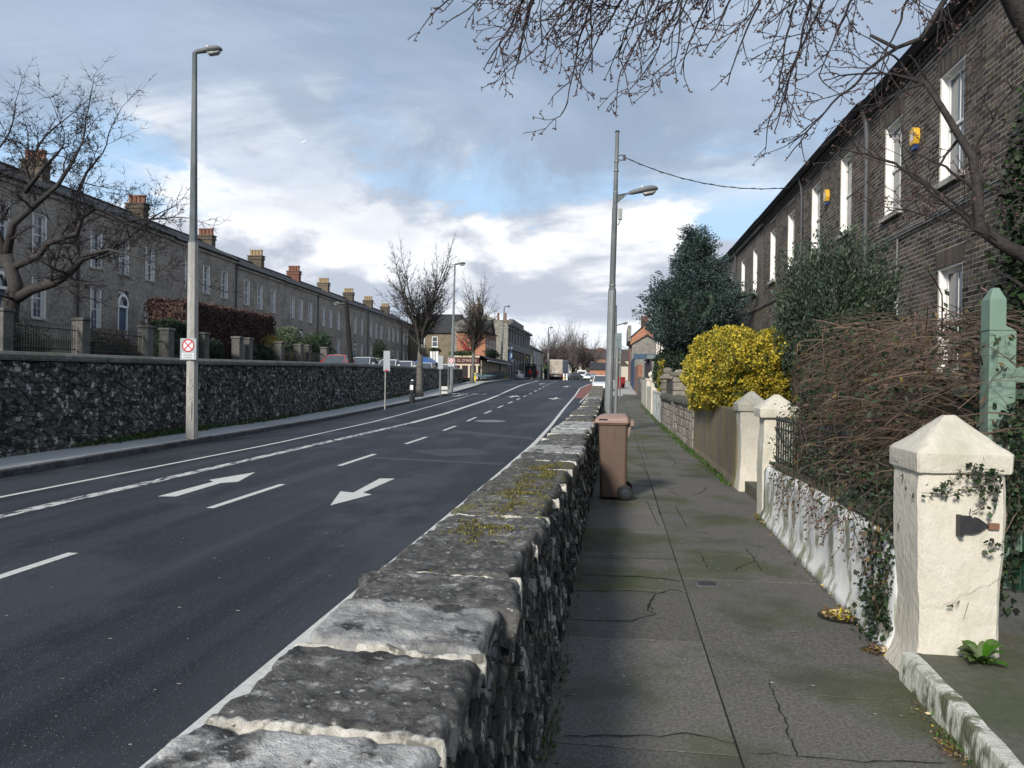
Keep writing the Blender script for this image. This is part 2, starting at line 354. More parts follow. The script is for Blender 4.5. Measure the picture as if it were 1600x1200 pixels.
    K['cherrybark'] = nmat('cherry_bark', (.060, .052, .050), (.030, .027, .027), 16, bump=.9, bsc=30, bd=.02)
    K['twigbrown'] = nmat('brown_twig', (.095, .070, .055), (.05, .038, .032), 6, bump=0, tint=.4)
    K['twigred'] = nmat('brown_stem', (.125, .082, .058), (.06, .042, .033), 7, bump=0, tint=.55)
    K['bud'] = nmat('pink_bud', (.13, .075, .07), (.08, .05, .045), 30, bump=0, tint=.4)
    def leaf(n, a, b, t=.45, tr=.12, h=.03, r=.5): return nmat(n, a, b, 2.0, bump=0, tint=t, trans=tr, hue=h, rough=r, spec=.15)
    K['yellow'] = leaf('golden_privet_leaf', (.56, .43, .05), (.34, .30, .05), .5, .2, 0)
    K['yellowgreen'] = leaf('inner_privet_leaf', (.10, .12, .03), (.05, .07, .02), .4)
    K['cypress'] = leaf('cypress_spray', (.070, .108, .100), (.036, .058, .056), .55, .05, .02, .6)
    K['olive'] = leaf('evergreen_leaf', (.066, .094, .060), (.036, .055, .038), .6, .1)
    K['beech'] = leaf('dead_beech_leaf', (.125, .072, .062), (.065, .042, .042), .6, .1, .03)
    K['box'] = leaf('dark_clipped_leaf', (.030, .052, .030), (.018, .034, .022), .5, .05)
    K['hedge'] = leaf('green_hedge_leaf', (.050, .075, .035), (.030, .048, .026), .5, .1)
    K['greyleaf'] = leaf('grey_green_leaf', (.17, .21, .13), (.11, .15, .09), .35, .1)
    K['forsythia'] = leaf('yellow_flower', (.55, .38, .03), (.35, .25, .04), .4, .2, .02)
    K['ivy'] = leaf('ivy_leaf', (.045, .065, .030), (.022, .036, .020), .5, .08, .03)
    K['weed'] = leaf('weed_leaf', (.085, .16, .035), (.055, .11, .025), .3, .2)
    K['dead'] = leaf('brown_leaf', (.13, .085, .045), (.07, .045, .03), .6, .05, .04)
    K['deadyellow'] = leaf('fallen_yellow_leaf', (.50, .40, .12), (.30, .2, .07), .5, .05, .02)
    K['grass'] = leaf('verge_grass', (.07, .12, .03), (.05, .08, .025), .5, .1)
    K['greenpaint'] = nmat('sage_green_paint', (.175, .255, .20), (.145, .22, .172), 9, c=(.09, .13, .09), csc=3, camt=.4, rough=.55, bump=.2, bsc=50, st=(1, 1, .25))
    K['greenfence'] = nmat('dark_green_paint', (.045, .13, .085), (.035, .10, .065), 5, c=(.02, .05, .03), csc=2, camt=.5, rough=.6, bump=.2)
    K['soil'] = nmat('garden_soil', (.030, .032, .018), (.05, .045, .03), 6, bump=.8, bsc=20)
    K['lawn'] = nmat('lawn', (.040, .050, .024), (.030, .032, .020), 6, bump=.8, bsc=40)
    K['granite'] = nmat('rock_faced_granite', (.31, .275, .23), (.21, .19, .165), 10, c=(.10, .10, .085), csc=2.2, camt=.6, cth=(.5, .68), bump=.9, bsc=26, bd=.03, rnd=.25, tint=.2)
    K['granitemoss'] = nmat('mossy_granite', (.10, .105, .07), (.06, .065, .05), 8, c=(.17, .16, .13), csc=3, bump=.8, bsc=26)
    K['conc'] = nmat('stained_concrete', (.195, .165, .125), (.135, .115, .09), 5, c=(.235, .20, .06), csc=1.6, camt=.7, cth=(.48, .64), bump=.35, bsc=24, st=(1.6, 1.6, .4), c3=(.12, .11, .09), c3sc=1.6, c3th=(.56, .74))
    K['step'] = nmat('step_concrete', (.115, .112, .085), (.085, .085, .062), 24, c=(.055, .07, .03), csc=1.3, camt=.6, bump=.4, bsc=80, fleck=((.2, .2, .18), 40, .1))
    K['stepedge'] = nmat('flaking_white_edge', (.66, .65, .58), (.46, .46, .38), 16, c=(.10, .11, .055), csc=8, camt=.9, cth=(.50, .60), bump=1, bsc=30, bd=.02, st=(1, 1, .6))
    K['yplastic'] = nmat('yellow_plastic', (.72, .42, .04), (.62, .36, .04), 5, bump=0, rough=.4)
    K['bplastic'] = nmat('blue_plastic', (.03, .05, .16), (.03, .05, .13), 5, bump=0, rough=.4)
    K['signwhite'] = nmat('white_sign_face', (.72, .73, .73), (.66, .67, .68), 5, bump=0, rough=.45)
    K['signgrey'] = nmat('grey_sign_backing', (.33, .36, .38), (.29, .32, .34), 5, bump=0, rough=.5)
    K['signback'] = nmat('sign_back', (.16, .20, .20), (.13, .165, .165), 5, c=(.2, .22, .22), csc=3, bump=0, rough=.55)
    K['red'] = nmat('sign_red', (.50, .02, .03), (.45, .02, .03), 5, bump=0, rough=.45)
    K['redbin'] = nmat('red_bin_plastic', (.22, .02, .022), (.18, .018, .02), 5, bump=0)
    K['signblue'] = nmat('sign_blue', (.02, .10, .32), (.02, .09, .28), 5, bump=0, rough=.45)
    K['ink'] = nmat('sign_ink', (.10, .13, .15), (.1, .13, .15), 5, bump=0)
    K['chalk'] = nmat('white_spray', (.75, .72, .62), (.6, .58, .5), 30, bump=0)
    K['terracotta'] = nmat('terracotta', (.24, .115, .075), (.17, .085, .06), 8, c=(.12, .07, .05), csc=3, camt=.5, bump=.3)
    K['buff'] = nmat('buff_pot', (.36, .27, .16), (.26, .20, .13), 8, bump=.3)
    K['chim'] = nmat('chimney_brick', (.15, .12, .088), (.075, .062, .048), 9, c=(.06, .055, .05), csc=1.3, camt=.6, bump=.5, rnd=.3)
    K['chimred'] = nmat('red_chimney_brick', (.17, .075, .055), (.12, .055, .042), 9, bump=.5)
    K['lead'] = nmat('flashing', (.5, .5, .48), (.4, .4, .4), 5, bump=.1)
    K['gardenpillar'] = nmat('grey_pillar', (.14, .135, .125), (.09, .088, .082), 8, c=(.05, .055, .04), csc=1.5, bump=.5, rnd=.15)
    K['bluepaint'] = nmat('blue_door_paint', (.045, .085, .15), (.035, .07, .12), 5, bump=.1, rough=.5)
    K['purplepaint'] = nmat('dark_purple_paint', (.065, .05, .065), (.05, .04, .05), 5, bump=.1)
    K['maroon'] = nmat('maroon_paint', (.09, .025, .03), (.07, .02, .025), 5, bump=.05, rough=.4)
    K['pubcream'] = nmat('pub_cream', (.55, .48, .36), (.5, .44, .33), 5, bump=.1)
    K['dark'] = nmat('dark_opening', (.012, .012, .014), (.02, .02, .022), 5, bump=0, rough=.4)
    K['roofbrown'] = nmat('brown_roof_tiles', (.085, .065, .06), (.065, .05, .048), 5, bump=.4, st=(1, 1, 5))
    K['render'] = nmat('pale_house_render', (.55, .50, .42), (.47, .43, .36), 1.5, bump=.1)
    K['flag'] = nmat('flag_cloth', (.20, .34, .52), (.45, .52, .6), .7, bump=0)
    K['truckbox'] = nmat('dusty_cream_box', (.46, .40, .33), (.36, .32, .27), 2, c=(.22, .19, .16), csc=.8, camt=.5, bump=.05)
    K['truckside'] = nmat('grey_truck_side', (.20, .20, .21), (.28, .27, .28), 1.2, bump=.05)
    K['yellowsign'] = nmat('yellow_bollard', (.78, .60, .01), (.7, .54, .01), 5, bump=0, rough=.4)
    K['tyre'] = K['rubber']
    K['chrome'] = nmat('alloy_rim', (.4, .4, .42), (.3, .3, .32), 5, bump=0, metal=.7, rough=.35)
    K['carglass'] = nmat('car_glass', (.045, .055, .065), (.06, .07, .08), 3, bump=0, rough=.05, spec=.9)
    K['taillight'] = nmat('tail_light', (.4, .02, .02), (.3, .02, .02), 5, bump=0, rough=.2)
    K['headlight'] = nmat('head_light', (.6, .62, .65), (.5, .52, .55), 5, bump=0, rough=.1)
    K['plate'] = nmat('number_plate', (.6, .6, .58), (.5, .5, .5), 5, bump=0)
    K['bikeblue'] = nmat('bike_blue', (.05, .13, .17), (.16, .22, .24), 5, bump=0, rough=.35)
mats()
CARC = {n: nmat('car_paint_'+n, c, tuple(q*.92 for q in c), 2, bump=0, rough=.28, spec=.6) for n, c in dict(
    red=(.42, .035, .03), silver=(.42, .44, .46), white=(.68, .69, .70), dark=(.04, .045, .055), blue=(.03, .08, .22), grey=(.2, .21, .22), black=(.015, .015, .018)).items()}
# ------------------------------------------------------------------ leaves and twigs
def leaf_mesh(name, C, D, size, asp, mat, parent=None, tint=None, jitter=.4, fold=.0, **tg):
    n = len(C)
    if n == 0: return None
    C = np.asarray(C, float); D = np.asarray(D, float)
    D = D/np.maximum(np.linalg.norm(D, axis=1, keepdims=True), 1e-6)
    r = np.random.normal(size=(n, 3)); Wd = np.cross(D, r); Wd /= np.maximum(np.linalg.norm(Wd, axis=1, keepdims=True), 1e-6)
    s = size*(1+jitter*(np.random.rand(n, 1)*2-1))
    v = np.empty((n, 4, 3)); v[:, 0] = C; v[:, 1] = C+D*s*.5+Wd*s*asp*.5; v[:, 2] = C+D*s; v[:, 3] = C+D*s*.5-Wd*s*asp*.5
    if fold: v[:, 2] += np.array([0, 0, -1])*s*fold
    o = origin(parent) if parent else Vector((0, 0, 0)); v = v.reshape(-1, 3)-np.array(o)
    me = bpy.data.meshes.new(name); me.vertices.add(4*n); me.vertices.foreach_set('co', v.ravel())
    me.loops.add(4*n); me.loops.foreach_set('vertex_index', np.arange(4*n, dtype=np.int32))
    me.polygons.add(n); me.polygons.foreach_set('loop_start', np.arange(0, 4*n, 4, dtype=np.int32)); me.polygons.foreach_set('loop_total', np.full(n, 4, dtype=np.int32))
    me.update(calc_edges=True)
    a = me.attributes.new('tint', 'FLOAT', 'FACE'); a.data.foreach_set('value', (np.random.rand(n) if tint is None else tint).astype(np.float32))
    me.materials.append(mat); ob = link(bpy.data.objects.new(name, me)); ob.parent = parent
    return tag(ob, **tg)
def blob_points(n, c, r, power=2.0, shell=.35, lump=.18, ls=1.5, seed=0, cut=None):
    """points in the outer shell of a lumpy superellipsoid, with outward directions"""
    u = np.random.normal(size=(n, 3)); u /= np.linalg.norm(u, axis=1, keepdims=True)
    if power != 2: k = 1/np.power(np.sum(np.abs(u)**power, axis=1, keepdims=True), 1/power)
    else: k = 1
    d = np.array([1+lump*2*(noise.noise(Vector(q)*ls+Vector((seed, seed*2.3, 0)))+.5*noise.noise(Vector(q)*ls*2.7+Vector((seed, 1, 5)))) for q in u])[:, None]
    rad = 1-shell*np.random.rand(n, 1)**1.6
    p = u*k*d*rad*np.array(r)+np.array(c)
    return p, u*k*np.array(r)
def rnd_dir(D, spread):
    D = D/np.maximum(np.linalg.norm(D, axis=1, keepdims=True), 1e-6); return D+np.random.normal(size=D.shape)*spread
def core(name, c, r, mat, parent, power=2., seed=0, k=.72, lump=.15, **tg):
    import bmesh
    b = bmesh.new(); bmesh.ops.create_icosphere(b, subdivisions=4, radius=1)
    for v in b.verts:
        u = v.co.normalized(); q = 1 if power == 2 else 1/(sum(abs(a)**power for a in u)**(1/power))
        d = 1+lump*noise.noise(u*4+Vector((seed, 0, 3)))+.08*noise.noise(u*14)
        v.co = Vector([u[i]*q*d*k*r[i]+c[i] for i in range(3)])
    o = origin(parent) if parent else Vector((0, 0, 0))
    for v in b.verts: v.co -= o
    me = bpy.data.meshes.new(name); b.to_mesh(me); b.free(); me.materials.append(mat)
    a = me.attributes.new('tint', 'FLOAT', 'FACE'); a.data.foreach_set('value', np.random.rand(len(me.polygons)).astype(np.float32))
    ob = link(bpy.data.objects.new(name, me)); ob.parent = parent; return ob
def wander(p, d, length, seg, wob, droop=0., up=0., curl=None):
    pts = [Vector(p)]; d = Vector(d).normalized(); n = max(2, int(length/seg))
    for i in range(n):
        d = (d+Vector((random.gauss(0, wob), random.gauss(0, wob), random.gauss(0, wob)-droop+up))).normalized()
        pts.append(pts[-1]+d*(length/n))
    return pts
def branch(mbs, p, d, length, r, depth, cfg):
    """recursive bare branch; mbs = [limbs, twigs]"""
    pts = wander(p, d, length, cfg.get('seg', .25)*length**.5, cfg['wob'], cfg.get('droop', [0]*9)[depth], cfg.get('up', [0]*9)[depth])
    n = len(pts); r1 = r*cfg.get('taper', .45) if depth < cfg['levels'] else r*.3
    rad = [r+(r1-r)*i/(n-1) for i in range(n)]
    sides = (8, 6, 5, 4, 3, 3, 3)[depth] if not cfg.get('low') else (6, 5, 4, 3, 3, 3, 3)[depth]
    mbs[0 if depth < cfg['split'] else 1].tube(pts, rad, sides, random.random(), caps=depth < 2)
    if depth >= cfg['levels']: return
    k = cfg['kids'][depth]
    for j in range(k):
        t = cfg['start'][depth]+(1-cfg['start'][depth])*(j+random.random()*.7)/k
        i = min(n-1, max(1, int(t*(n-1)))); q = pts[i]; dd = (pts[i]-pts[i-1]).normalized()
        ax = dd.orthogonal().normalized(); ax.rotate(Matrix.Rotation(j*2.4+random.uniform(-.6, .6), 3, dd))
        ang = cfg['ang'][depth]*random.uniform(.7, 1.25)
        nd = (dd*math.cos(ang)+ax*math.sin(ang)).normalized()
        branch(mbs, q, nd, length*cfg['len'][depth]*random.uniform(.7, 1.15)*(1-.35*t), max(rad[i]*cfg['rr'][depth], cfg.get('rmin', .004)), depth+1, cfg)
    branch(mbs, pts[-1], pts[-1]-pts[-2], length*cfg['len'][depth], r1*.95, depth+1, cfg)
def on(px, py, fn=G):                    # the point of a surface z = fn(y) seen at a place in the photograph
    r = ray(px, py); y = 10.
    lo, hi = 1.0, 400.
    for _ in range(50):
        m = (lo+hi)/2; p = CAM+r*(m/r[1])
        if p[2] > fn(p[1]): lo = m
        else: hi = m
    return CAM+r*(lo/r[1])
def text_mesh(name, body, size, mat, parent=None, align='CENTER', ext=0.0, font_space=1.0):
    f = bpy.data.curves.new(name, 'FONT'); f.body = body; f.size = size; f.align_x = align; f.align_y = 'CENTER'; f.extrude = ext; f.space_character = font_space
    q = bpy.data.objects.new(name, f); COL.objects.link(q); dg = bpy.context.evaluated_depsgraph_get(); dg.update()
    me = bpy.data.meshes.new_from_object(q.evaluated_get(dg)); bpy.data.objects.remove(q); bpy.data.curves.remove(f)
    me.materials.clear(); me.materials.append(mat); o = link(bpy.data.objects.new(name, me)); o.parent = parent; return o
# ================================================================== GROUND AND ROADS
YS = [-40, -20, -8, 0, 5, 10, 15, 20, 25, 30, 36, 42, 50, 57, 62, 70, 78, 85, 92, 100, 110, 120, 135, 150, 170, 200]
def strip(mb, ys, xa, xb, fz, dz=0.):
    for a, b in zip(ys[:-1], ys[1:]):
        mb.quad((xa(a), a, fz(a)+dz), (xb(a), a, fz(a)+dz), (xb(b), b, fz(b)+dz), (xa(b), b, fz(b)+dz))
    return mb
C_ = lambda v: (lambda y: v)
g = MB(); ys = YS+[260, 400, 900, 2500]
strip(g, ys, C_(-1500), C_(1500), G, -.07)
struct(g, 'ground', K['soil'])
RX = lambda y: ip(y, [(0, -.86), (20, -.86), (40, -1.2), (56, -1.5), (60, -.45), (105, -.45), (120, 8), (150, 60), (200, 90)])
struct(strip(MB(), YS, lambda y: KX(y) if y < 150 else ip(y, [(150, -12.9), (200, 20)]), RX, G), 'road', K['asphalt'])
def ribbon(x, w, y0, y1, st=1.5, dz=.004, fn=G):
    mb = MB(); n = max(1, int((y1-y0)/st)); ys = [y0+(y1-y0)*i/n for i in range(n+1)]
    return strip(mb, ys, lambda y: x(y)-w/2, lambda y: x(y)+w/2, fn, dz)
BUSX = lambda y: ip(y, [(0, -7.8), (36, -7.75), (52, -8.35), (67, -9.2), (85, -9.9), (105, -10.2)])
THX = lambda y: ip(y, [(0, -9.0), (20, -8.9), (35, -9.5), (46, -10.1), (60, -10.8)])
CTX = lambda y: ip(y, [(0, -5.5), (23, -5.58), (34, -5.95), (60, -6.7), (107, -7.85)])
EDX = lambda y: ip(y, [(0, -2.16), (15, -2.16), (22, -2.2), (41, -2.66), (60, -3.05), (77, -3.4), (92, -3.0), (105, -1.6)])
struct(ribbon(BUSX, .22, -2, 30), 'lane_line', K['paint_worn']); struct(ribbon(BUSX, .22, 30, 106), 'lane_line', K['paint'])
struct(ribbon(THX, .10, -2, 62), 'cycle_lane_line', K['paint'])
struct(ribbon(EDX, .13, 0, 105), 'edge_line', K['paint'])
struct(ribbon(lambda y: -2.2, .10, 50, 96), 'edge_line', K['paint'])
struct(ribbon(lambda y: (EDX(y)-2.2)/2+.02, .85, 57, 97, dz=.002), 'red_cycle_lane', K['redlane'])
y = 5.15
while y < 107:
    struct(ribbon(CTX, .115, y, y+2.45), 'centre_dash', K['paint']); y += 5.27
def polymark(pts, name='road_arrow', m='paint', fn=G, dz=.004):
    mb = MB(); P = [on(px, py, fn) for px, py in pts]; mb.add([(p[0], p[1], fn(p[1])+dz) for p in P], [tuple(range(len(P)))])
    return struct(mb, name, K[m])
def arrow(x, y, s=1, L=3.0, hw=.32, name='road_arrow'):
    q = [(-.07, 0), (.07, 0), (.09, L*.55), (hw, L*.5), (0, L), (-hw, L*.5), (-.09, L*.55)]
    mb = MB(); mb.add([(x+a, y+s*b, G(y+s*b)+.004) for a, b in q], [tuple(range(7))]); return struct(mb, name, K['paint'])
polymark([(246, 776), (275, 776), (345, 755), (372, 753), (399, 738), (327, 750), (333, 753)])
polymark([(516, 790), (532, 768), (552, 770), (593, 748), (617, 748), (567, 770), (581, 773)])
for x, y, s in ((-4.2, 58, -1), (-7.4, 56, 1), (-8.3, 88, 1), (-5.0, 84, -1)): arrow(x, y, s, 4, .5)
o = text_mesh('bus_lane_letters', 'LÁNA BUS', .7, K['paint']); o.location = (-11.3, 60, G(60)+.05); o.scale = (1, 5, 1); o.rotation_euler = (.024, 0, .07); o['kind'] = 'structure'
struct(ribbon(lambda y: -11.2, .5, 55, 58, dz=.05), 'cycle_symbol', K['paint_worn'])
K['patch'] = nmat('road_patch', (.050, .056, .066), (.060, .066, .075), 60, bump=.4, bsc=140, fleck=((.18, .18, .18), 50, .13))
p = on(766, 658); mb = MB(); mb.add([(p[0]+.62*math.cos(a), p[1]+.62*math.sin(a)*1.2, G(p[1]+.62*math.sin(a)*1.2)+.003) for a in [i*math.pi/12 for i in range(24)]], [tuple(range(24))]); struct(mb, 'road_patch', nmat('pale_patch', (.2, .2, .2), (.14, .145, .15), 20, bump=.2))
polymark([(700, 676), (835, 688), (832, 683), (712, 672)], 'road_patch', 'patch', dz=.003)
polymark([(560, 716), (780, 727), (790, 724), (566, 713)], 'road_patch', 'patch', dz=.003)
polymark([(640, 704), (735, 700), (770, 710), (690, 714)], 'road_patch', 'patch', dz=.0025)
# left pavement and kerb
struct(strip(MB(), YS[1:-3], lambda y: LWX(y)-.1 if y < 87 else -17.2, lambda y: KX(y)-.149, G, .12), 'left_pavement', K['pave_left'])
kb = struct(strip(MB(), YS[1:-3], lambda y: KX(y)-.15, lambda y: KX(y)-.001, G, .10), 'left_kerb', K['kerb'])
y = 8.
while y < 112:
    y1 = y+random.uniform(.85, 1.0); m = MB()
    a, b = y+.008, y1-.008; z0, z1 = G(a), G(b); x0, x1 = KX(a), KX(b); h = .124+random.uniform(-.004, .004)
    m.loft([[(x0-.15, a, z0-.03), (x0, a, z0-.03), (x0-.006, a, z0+h-.015), (x0-.02, a, z0+h), (x0-.15, a, z0+h)], [(x1-.15, b, z1-.03), (x1, b, z1-.03), (x1-.006, b, z1+h-.015), (x1-.02, b, z1+h), (x1-.15, b, z1+h)]])
    m.build('kerb_stone', K['kerb'], kb, kind='structure'); y = y1
# right raised footpath
fpx = lambda y: ip(y, [(0, 1.62), (9, 1.68), (11, 1.68), (16, 1.62), (30, 1.55), (60, 1.65), (105, 1.7)])
fp = struct(strip(MB(), [v for v in YS if v < 112], C_(-.62), C_(2.2), Fp, -.0035), 'footpath', K['joint'])
def slab_piece(x0, x1, y0, y1, tl):
    m = MB(); g_ = .0045; X0, X1, Y0, Y1 = x0+g_, x1-g_, y0+g_, y1-g_
    z = [Fp(Y0)+tl[0], Fp(Y0)+tl[1], Fp(Y1)+tl[2], Fp(Y1)+tl[3]]; e = .002
    lo = [(X0, Y0, z[0]-.05), (X1, Y0, z[1]-.05), (X1, Y1, z[2]-.05), (X0, Y1, z[3]-.05)]
    md = [(X0, Y0, z[0]-e), (X1, Y0, z[1]-e), (X1, Y1, z[2]-e), (X0, Y1, z[3]-e)]
    tp = [(X0+e, Y0+e, z[0]), (X1-e, Y0+e, z[1]), (X1-e, Y1-e, z[2]), (X0+e, Y1-e, z[3])]
    m.loft([lo, md, tp]); return m.build('paving_slab', K['pave'], fp)
rt = lambda: [random.uniform(-.0015, .0025) for _ in range(4)]
def xr(y): return fpx(y)+.25
yl = [-1, 1.1, 2.2, 3.35, 4.75, 5.85, 6.83, 8.0, 9.6, 11.4, 13.2, 15, 17, 19, 21.5, 24, 27, 30, 33.5, 37, 41, 46, 52, 58]
yr = [-1, 1.4, 3.15, 4.05, 6.25, 7.15, 9.7, 11.9, 14, 16.5, 19, 22, 25, 28, 32, 36, 41, 47, 54, 62]
for a, b in zip(yl[:-1], yl[1:]): slab_piece(-.6, .525, a, b, rt())
for a, b in zip(yr[:-1], yr[1:]): slab_piece(.525, (xr(a)+xr(b))/2, a, b, rt())
struct(strip(MB(), [62, 70, 78, 85, 92, 100, 110], C_(-.4), C_(1.9), Fp), 'far_footpath', K['pave_left'])
struct(strip(MB(), [58, 62], C_(-.6), C_(2.0), Fp), 'far_footpath', K['pave_left'])
def crack(pts, w=.008, name='crack', m='joint', fn=Fp, dz=.0055):
    P = [on(px, py, fn) for px, py in pts]; Q = []
    for a, b in zip(P[:-1], P[1:]):
        n = max(2, int(np.linalg.norm(b-a)/.045))
        for i in range(n): q = a+(b-a)*i/n; Q.append(q+np.array([random.gauss(0, .004 if w < .0075 else .003), random.gauss(0, .009), 0]))
    Q.append(P[-1]); mb = MB(); vs = []; n = len(Q)
    for i, q in enumerate(Q):
        d = Q[min(i+1, n-1)]-Q[max(i-1, 0)]; L = math.hypot(d[0], d[1]) or 1; nx, ny = -d[1]/L, d[0]/L
        ww = w*random.uniform(.25, .8)*(.4 if i in (0, n-1) else 1)
        z = fn(q[1])+dz; vs += [(q[0]+nx*ww, q[1]+ny*ww, z), (q[0]-nx*ww, q[1]-ny*ww, z)]
    mb.add(vs, [(2*i, 2*i+1, 2*i+3, 2*i+2) for i in range(n-1)]); return struct(mb, name, K[m])
for c, w in (([(905, 869), (960, 873), (1052, 874)], .006), ([(900, 897), (960, 900), (1000, 902), (1042, 905), (1062, 909)], .014),
             ([(890, 925), (935, 924), (1005, 925), (1030, 928), (1048, 922), (1070, 927)], .010), ([(1024, 928), (1014, 945), (1012, 955), (1024, 960), (1000, 966), (985, 971), (940, 971), (890, 968)], .010),
             ([(1014, 948), (1022, 956)], .006), ([(880, 1153), (945, 1150), (1010, 1152), (1070, 1147), (1110, 1153), (1150, 1164)], .009),
             ([(1164, 857), (1175, 868), (1180, 877), (1165, 883), (1148, 892)], .007), ([(1180, 877), (1190, 893)], .006), ([(1180, 878), (1200, 878)], .004), ([(1175, 873), (1184, 868)], .004),
             ([(1090, 857), (1106, 889)], .006), ([(1055, 790), (1073, 824)], .006), ([(1200, 1062), (1222, 1118), (1245, 1184)], .006), ([(1245, 1184), (1330, 1190), (1480, 1194)], .007),
             ([(1163, 1178), (1210, 1180), (1245, 1184)], .004), ([(1010, 783), (1020, 803), (1028, 822)], .006), ([(1000, 725), (1012, 742), (1022, 770), (1032, 806)], .008), ([(1087, 833), (1108, 833)], .016),
             ([(1003, 686), (1006, 700), (1012, 718)], .006), ([(1040, 706), (1056, 724), (1052, 728)], .006), ([(1081, 775), (1100, 768), (1104, 760)], .007), ([(1048, 768), (1062, 776)], .006)):
    crack(c, w)
# small iron cover in the footpath
p = on(1105, 913, Fp); t = thing('water_cover', (p[0], p[1], Fp(p[1])), 'small rectangular iron cover set in the concrete footpath', 'cover')
z = Fp(p[1]); MB().b2(p[0]-.085, p[0]+.085, p[1]-.075, p[1]+.075, z-.02, z+.006).build('frame', K['kerb'], t); MB().b2(p[0]-.065, p[0]+.06, p[1]-.05, p[1]+.05, z+.006, z+.009).build('lid', K['iron'], t)
# ground level behind the retaining wall, and the gardens
LANE = lambda y: ip(y, [(0, 2.0), (30, 2.0), (90, 2.15)])
struct(strip(MB(), YS[1:-5], C_(-21), lambda y: LWX(y)-.25, LANE), 'upper_lane', K['patch'])
def bank():
    m = MB(); ys = YS[1:-5]
    for a, b in zip(ys[:-1], ys[1:]):
        m.quad((-24, a, 2.2), (-21, a, LANE(a)-.01), (-21, b, LANE(b)-.01), (-24, b, 2.2))
        m.quad((-27, a, 3.6), (-24, a, 2.2), (-24, b, 2.2), (-27, b, 3.6)); m.quad((-60, a, 3.6), (-27, a, 3.6), (-27, b, 3.6), (-60, b, 3.6))
    return m
struct(bank(), 'garden_bank', K['lawn'])
struct(strip(MB(), [v for v in YS if v < 46]+[46], C_(1.9), C_(60), Fp, .08), 'right_gardens', K['soil'])
# ================================================================== RUBBLE WALLS
def rubble(u0, u1, w0f, w1f, hr, lr, P, dr, gap=.012, sides=8):
    """random rubble: shrunken cells of a jittered, stretched point set; returns (u, size, verts, faces) for each stone"""
    out = []; dh = (hr[0]+hr[1])/2; dl = (lr[0]+lr[1])/2; asp = dl/dh; pts = {}
    wlo = min(w0f(u) for u in (u0, (u0+u1)/2, u1))-dh; whi = max(w1f(u) for u in (u0, (u0+u1)/2, u1))+dh
    nu = int((u1-u0)/dl)+4; nw = int((whi-wlo)/dh)+3
    for i in range(-2, nu):
        for j in range(-1, nw):
            k = 1+.55*noise.noise(Vector((i*.37, j*.6, dl*9)))
            pts[(i, j)] = (u0+(i+(.5 if j % 2 else 0)+random.uniform(-.46, .46))*dl, wlo+(j+random.uniform(-.42, .42)*k)*dh)
    for (i, j), (pu, pw_) in pts.items():
        if not (u0 < pu < u1): continue
        lo, hi = w0f(pu), w1f(pu)
        if pw_ < lo+.01 or pw_ > hi-.01: continue
        if random.random() < .05: continue
        poly = [(-dl*1.4, max(lo-pw_, -dh*1.5)*asp), (dl*1.4, max(lo-pw_, -dh*1.5)*asp), (dl*1.4, min(hi-pw_, dh*1.5)*asp), (-dl*1.4, min(hi-pw_, dh*1.5)*asp)]
        for di in (-2, -1, 0, 1, 2):
            for dj in (-2, -1, 0, 1, 2):
                q = pts.get((i+di, j+dj))
                if q is None or (di == 0 and dj == 0): continue
                nx, ny = q[0]-pu, (q[1]-pw_)*asp; L = math.hypot(nx, ny)
                if L < 1e-6 or L > dl*3.4: continue
                nx /= L; ny /= L; c = L/2; new = []
                for a in range(len(poly)):
                    p, r = poly[a], poly[(a+1) % len(poly)]; dp, dq = p[0]*nx+p[1]*ny-c, r[0]*nx+r[1]*ny-c
                    if dp <= 0: new.append(p)
                    if dp*dq < 0: t_ = dp/(dp-dq); new.append((p[0]+(r[0]-p[0])*t_, p[1]+(r[1]-p[1])*t_))
                poly = new
                if len(poly) < 3: break
            if len(poly) < 3: break
        if len(poly) < 3: continue
        poly = [(x, y/asp) for x, y in poly]; cx = sum(p[0] for p in poly)/len(poly); cw = sum(p[1] for p in poly)/len(poly)
        q = []
        for x, y in poly:
            x -= cx; y -= cw; L = math.hypot(x, y)
            if L < gap*1.2: continue
            k = max(.2, 1-gap*random.uniform(.6, 1.9)/L); x, y = x*k, y*k
            if q and math.hypot(x-q[-1][0], y-q[-1][1]) < gap*.8: continue
            q.append((x, y))
        n = len(q)
        if n < 3: continue
        cx += pu; cw += pw_; area = abs(sum(q[a][0]*q[(a+1) % n][1]-q[(a+1) % n][0]*q[a][1] for a in range(n)))/2
        d = random.uniform(*dr); kk = random.uniform(.70, .9); o1, o2 = random.uniform(-.2, .2)*dl*.3, random.uniform(-.2, .2)*dh*.3; tx, ty = random.uniform(-.15, .15), random.uniform(-.3, .3)
        rings = [[(cx+x, cw+y, -.012) for x, y in q], [(cx+x*.985, cw+y*.985, d*random.uniform(.45, .8)) for x, y in q], [(cx+x*kk+o1, cw+y*kk+o2, d*(random.uniform(.9, 1.1)+tx*x/dl+ty*y/dh)) for x, y in q]]
        vs = [P(*v) for r in rings for v in r]; vs.append(P(cx+o1, cw+o2, d*random.uniform(.95, 1.12))); fs = []
        for r in range(2):
            for k in range(n): fs.append((r*n+k, r*n+(k+1) % n, (r+1)*n+(k+1) % n, (r+1)*n+k))
        fs += [(2*n+k, 2*n+(k+1) % n, 3*n) for k in range(n)]
        out.append((cx, area, vs, fs))
    return out
def emit_stones(st, n_parts, parent, mat, key, smallname='small_stones'):
    st.sort(key=key); rest = MB()
    for i, (u, a, vs, fs) in enumerate(st):
        if i < n_parts: MB().add(vs, fs, random.random()).build('stone', mat, parent)
        else: rest.add(vs, fs, random.random())
    if rest.v: rest.build(smallname, mat, parent, kind='stuff')
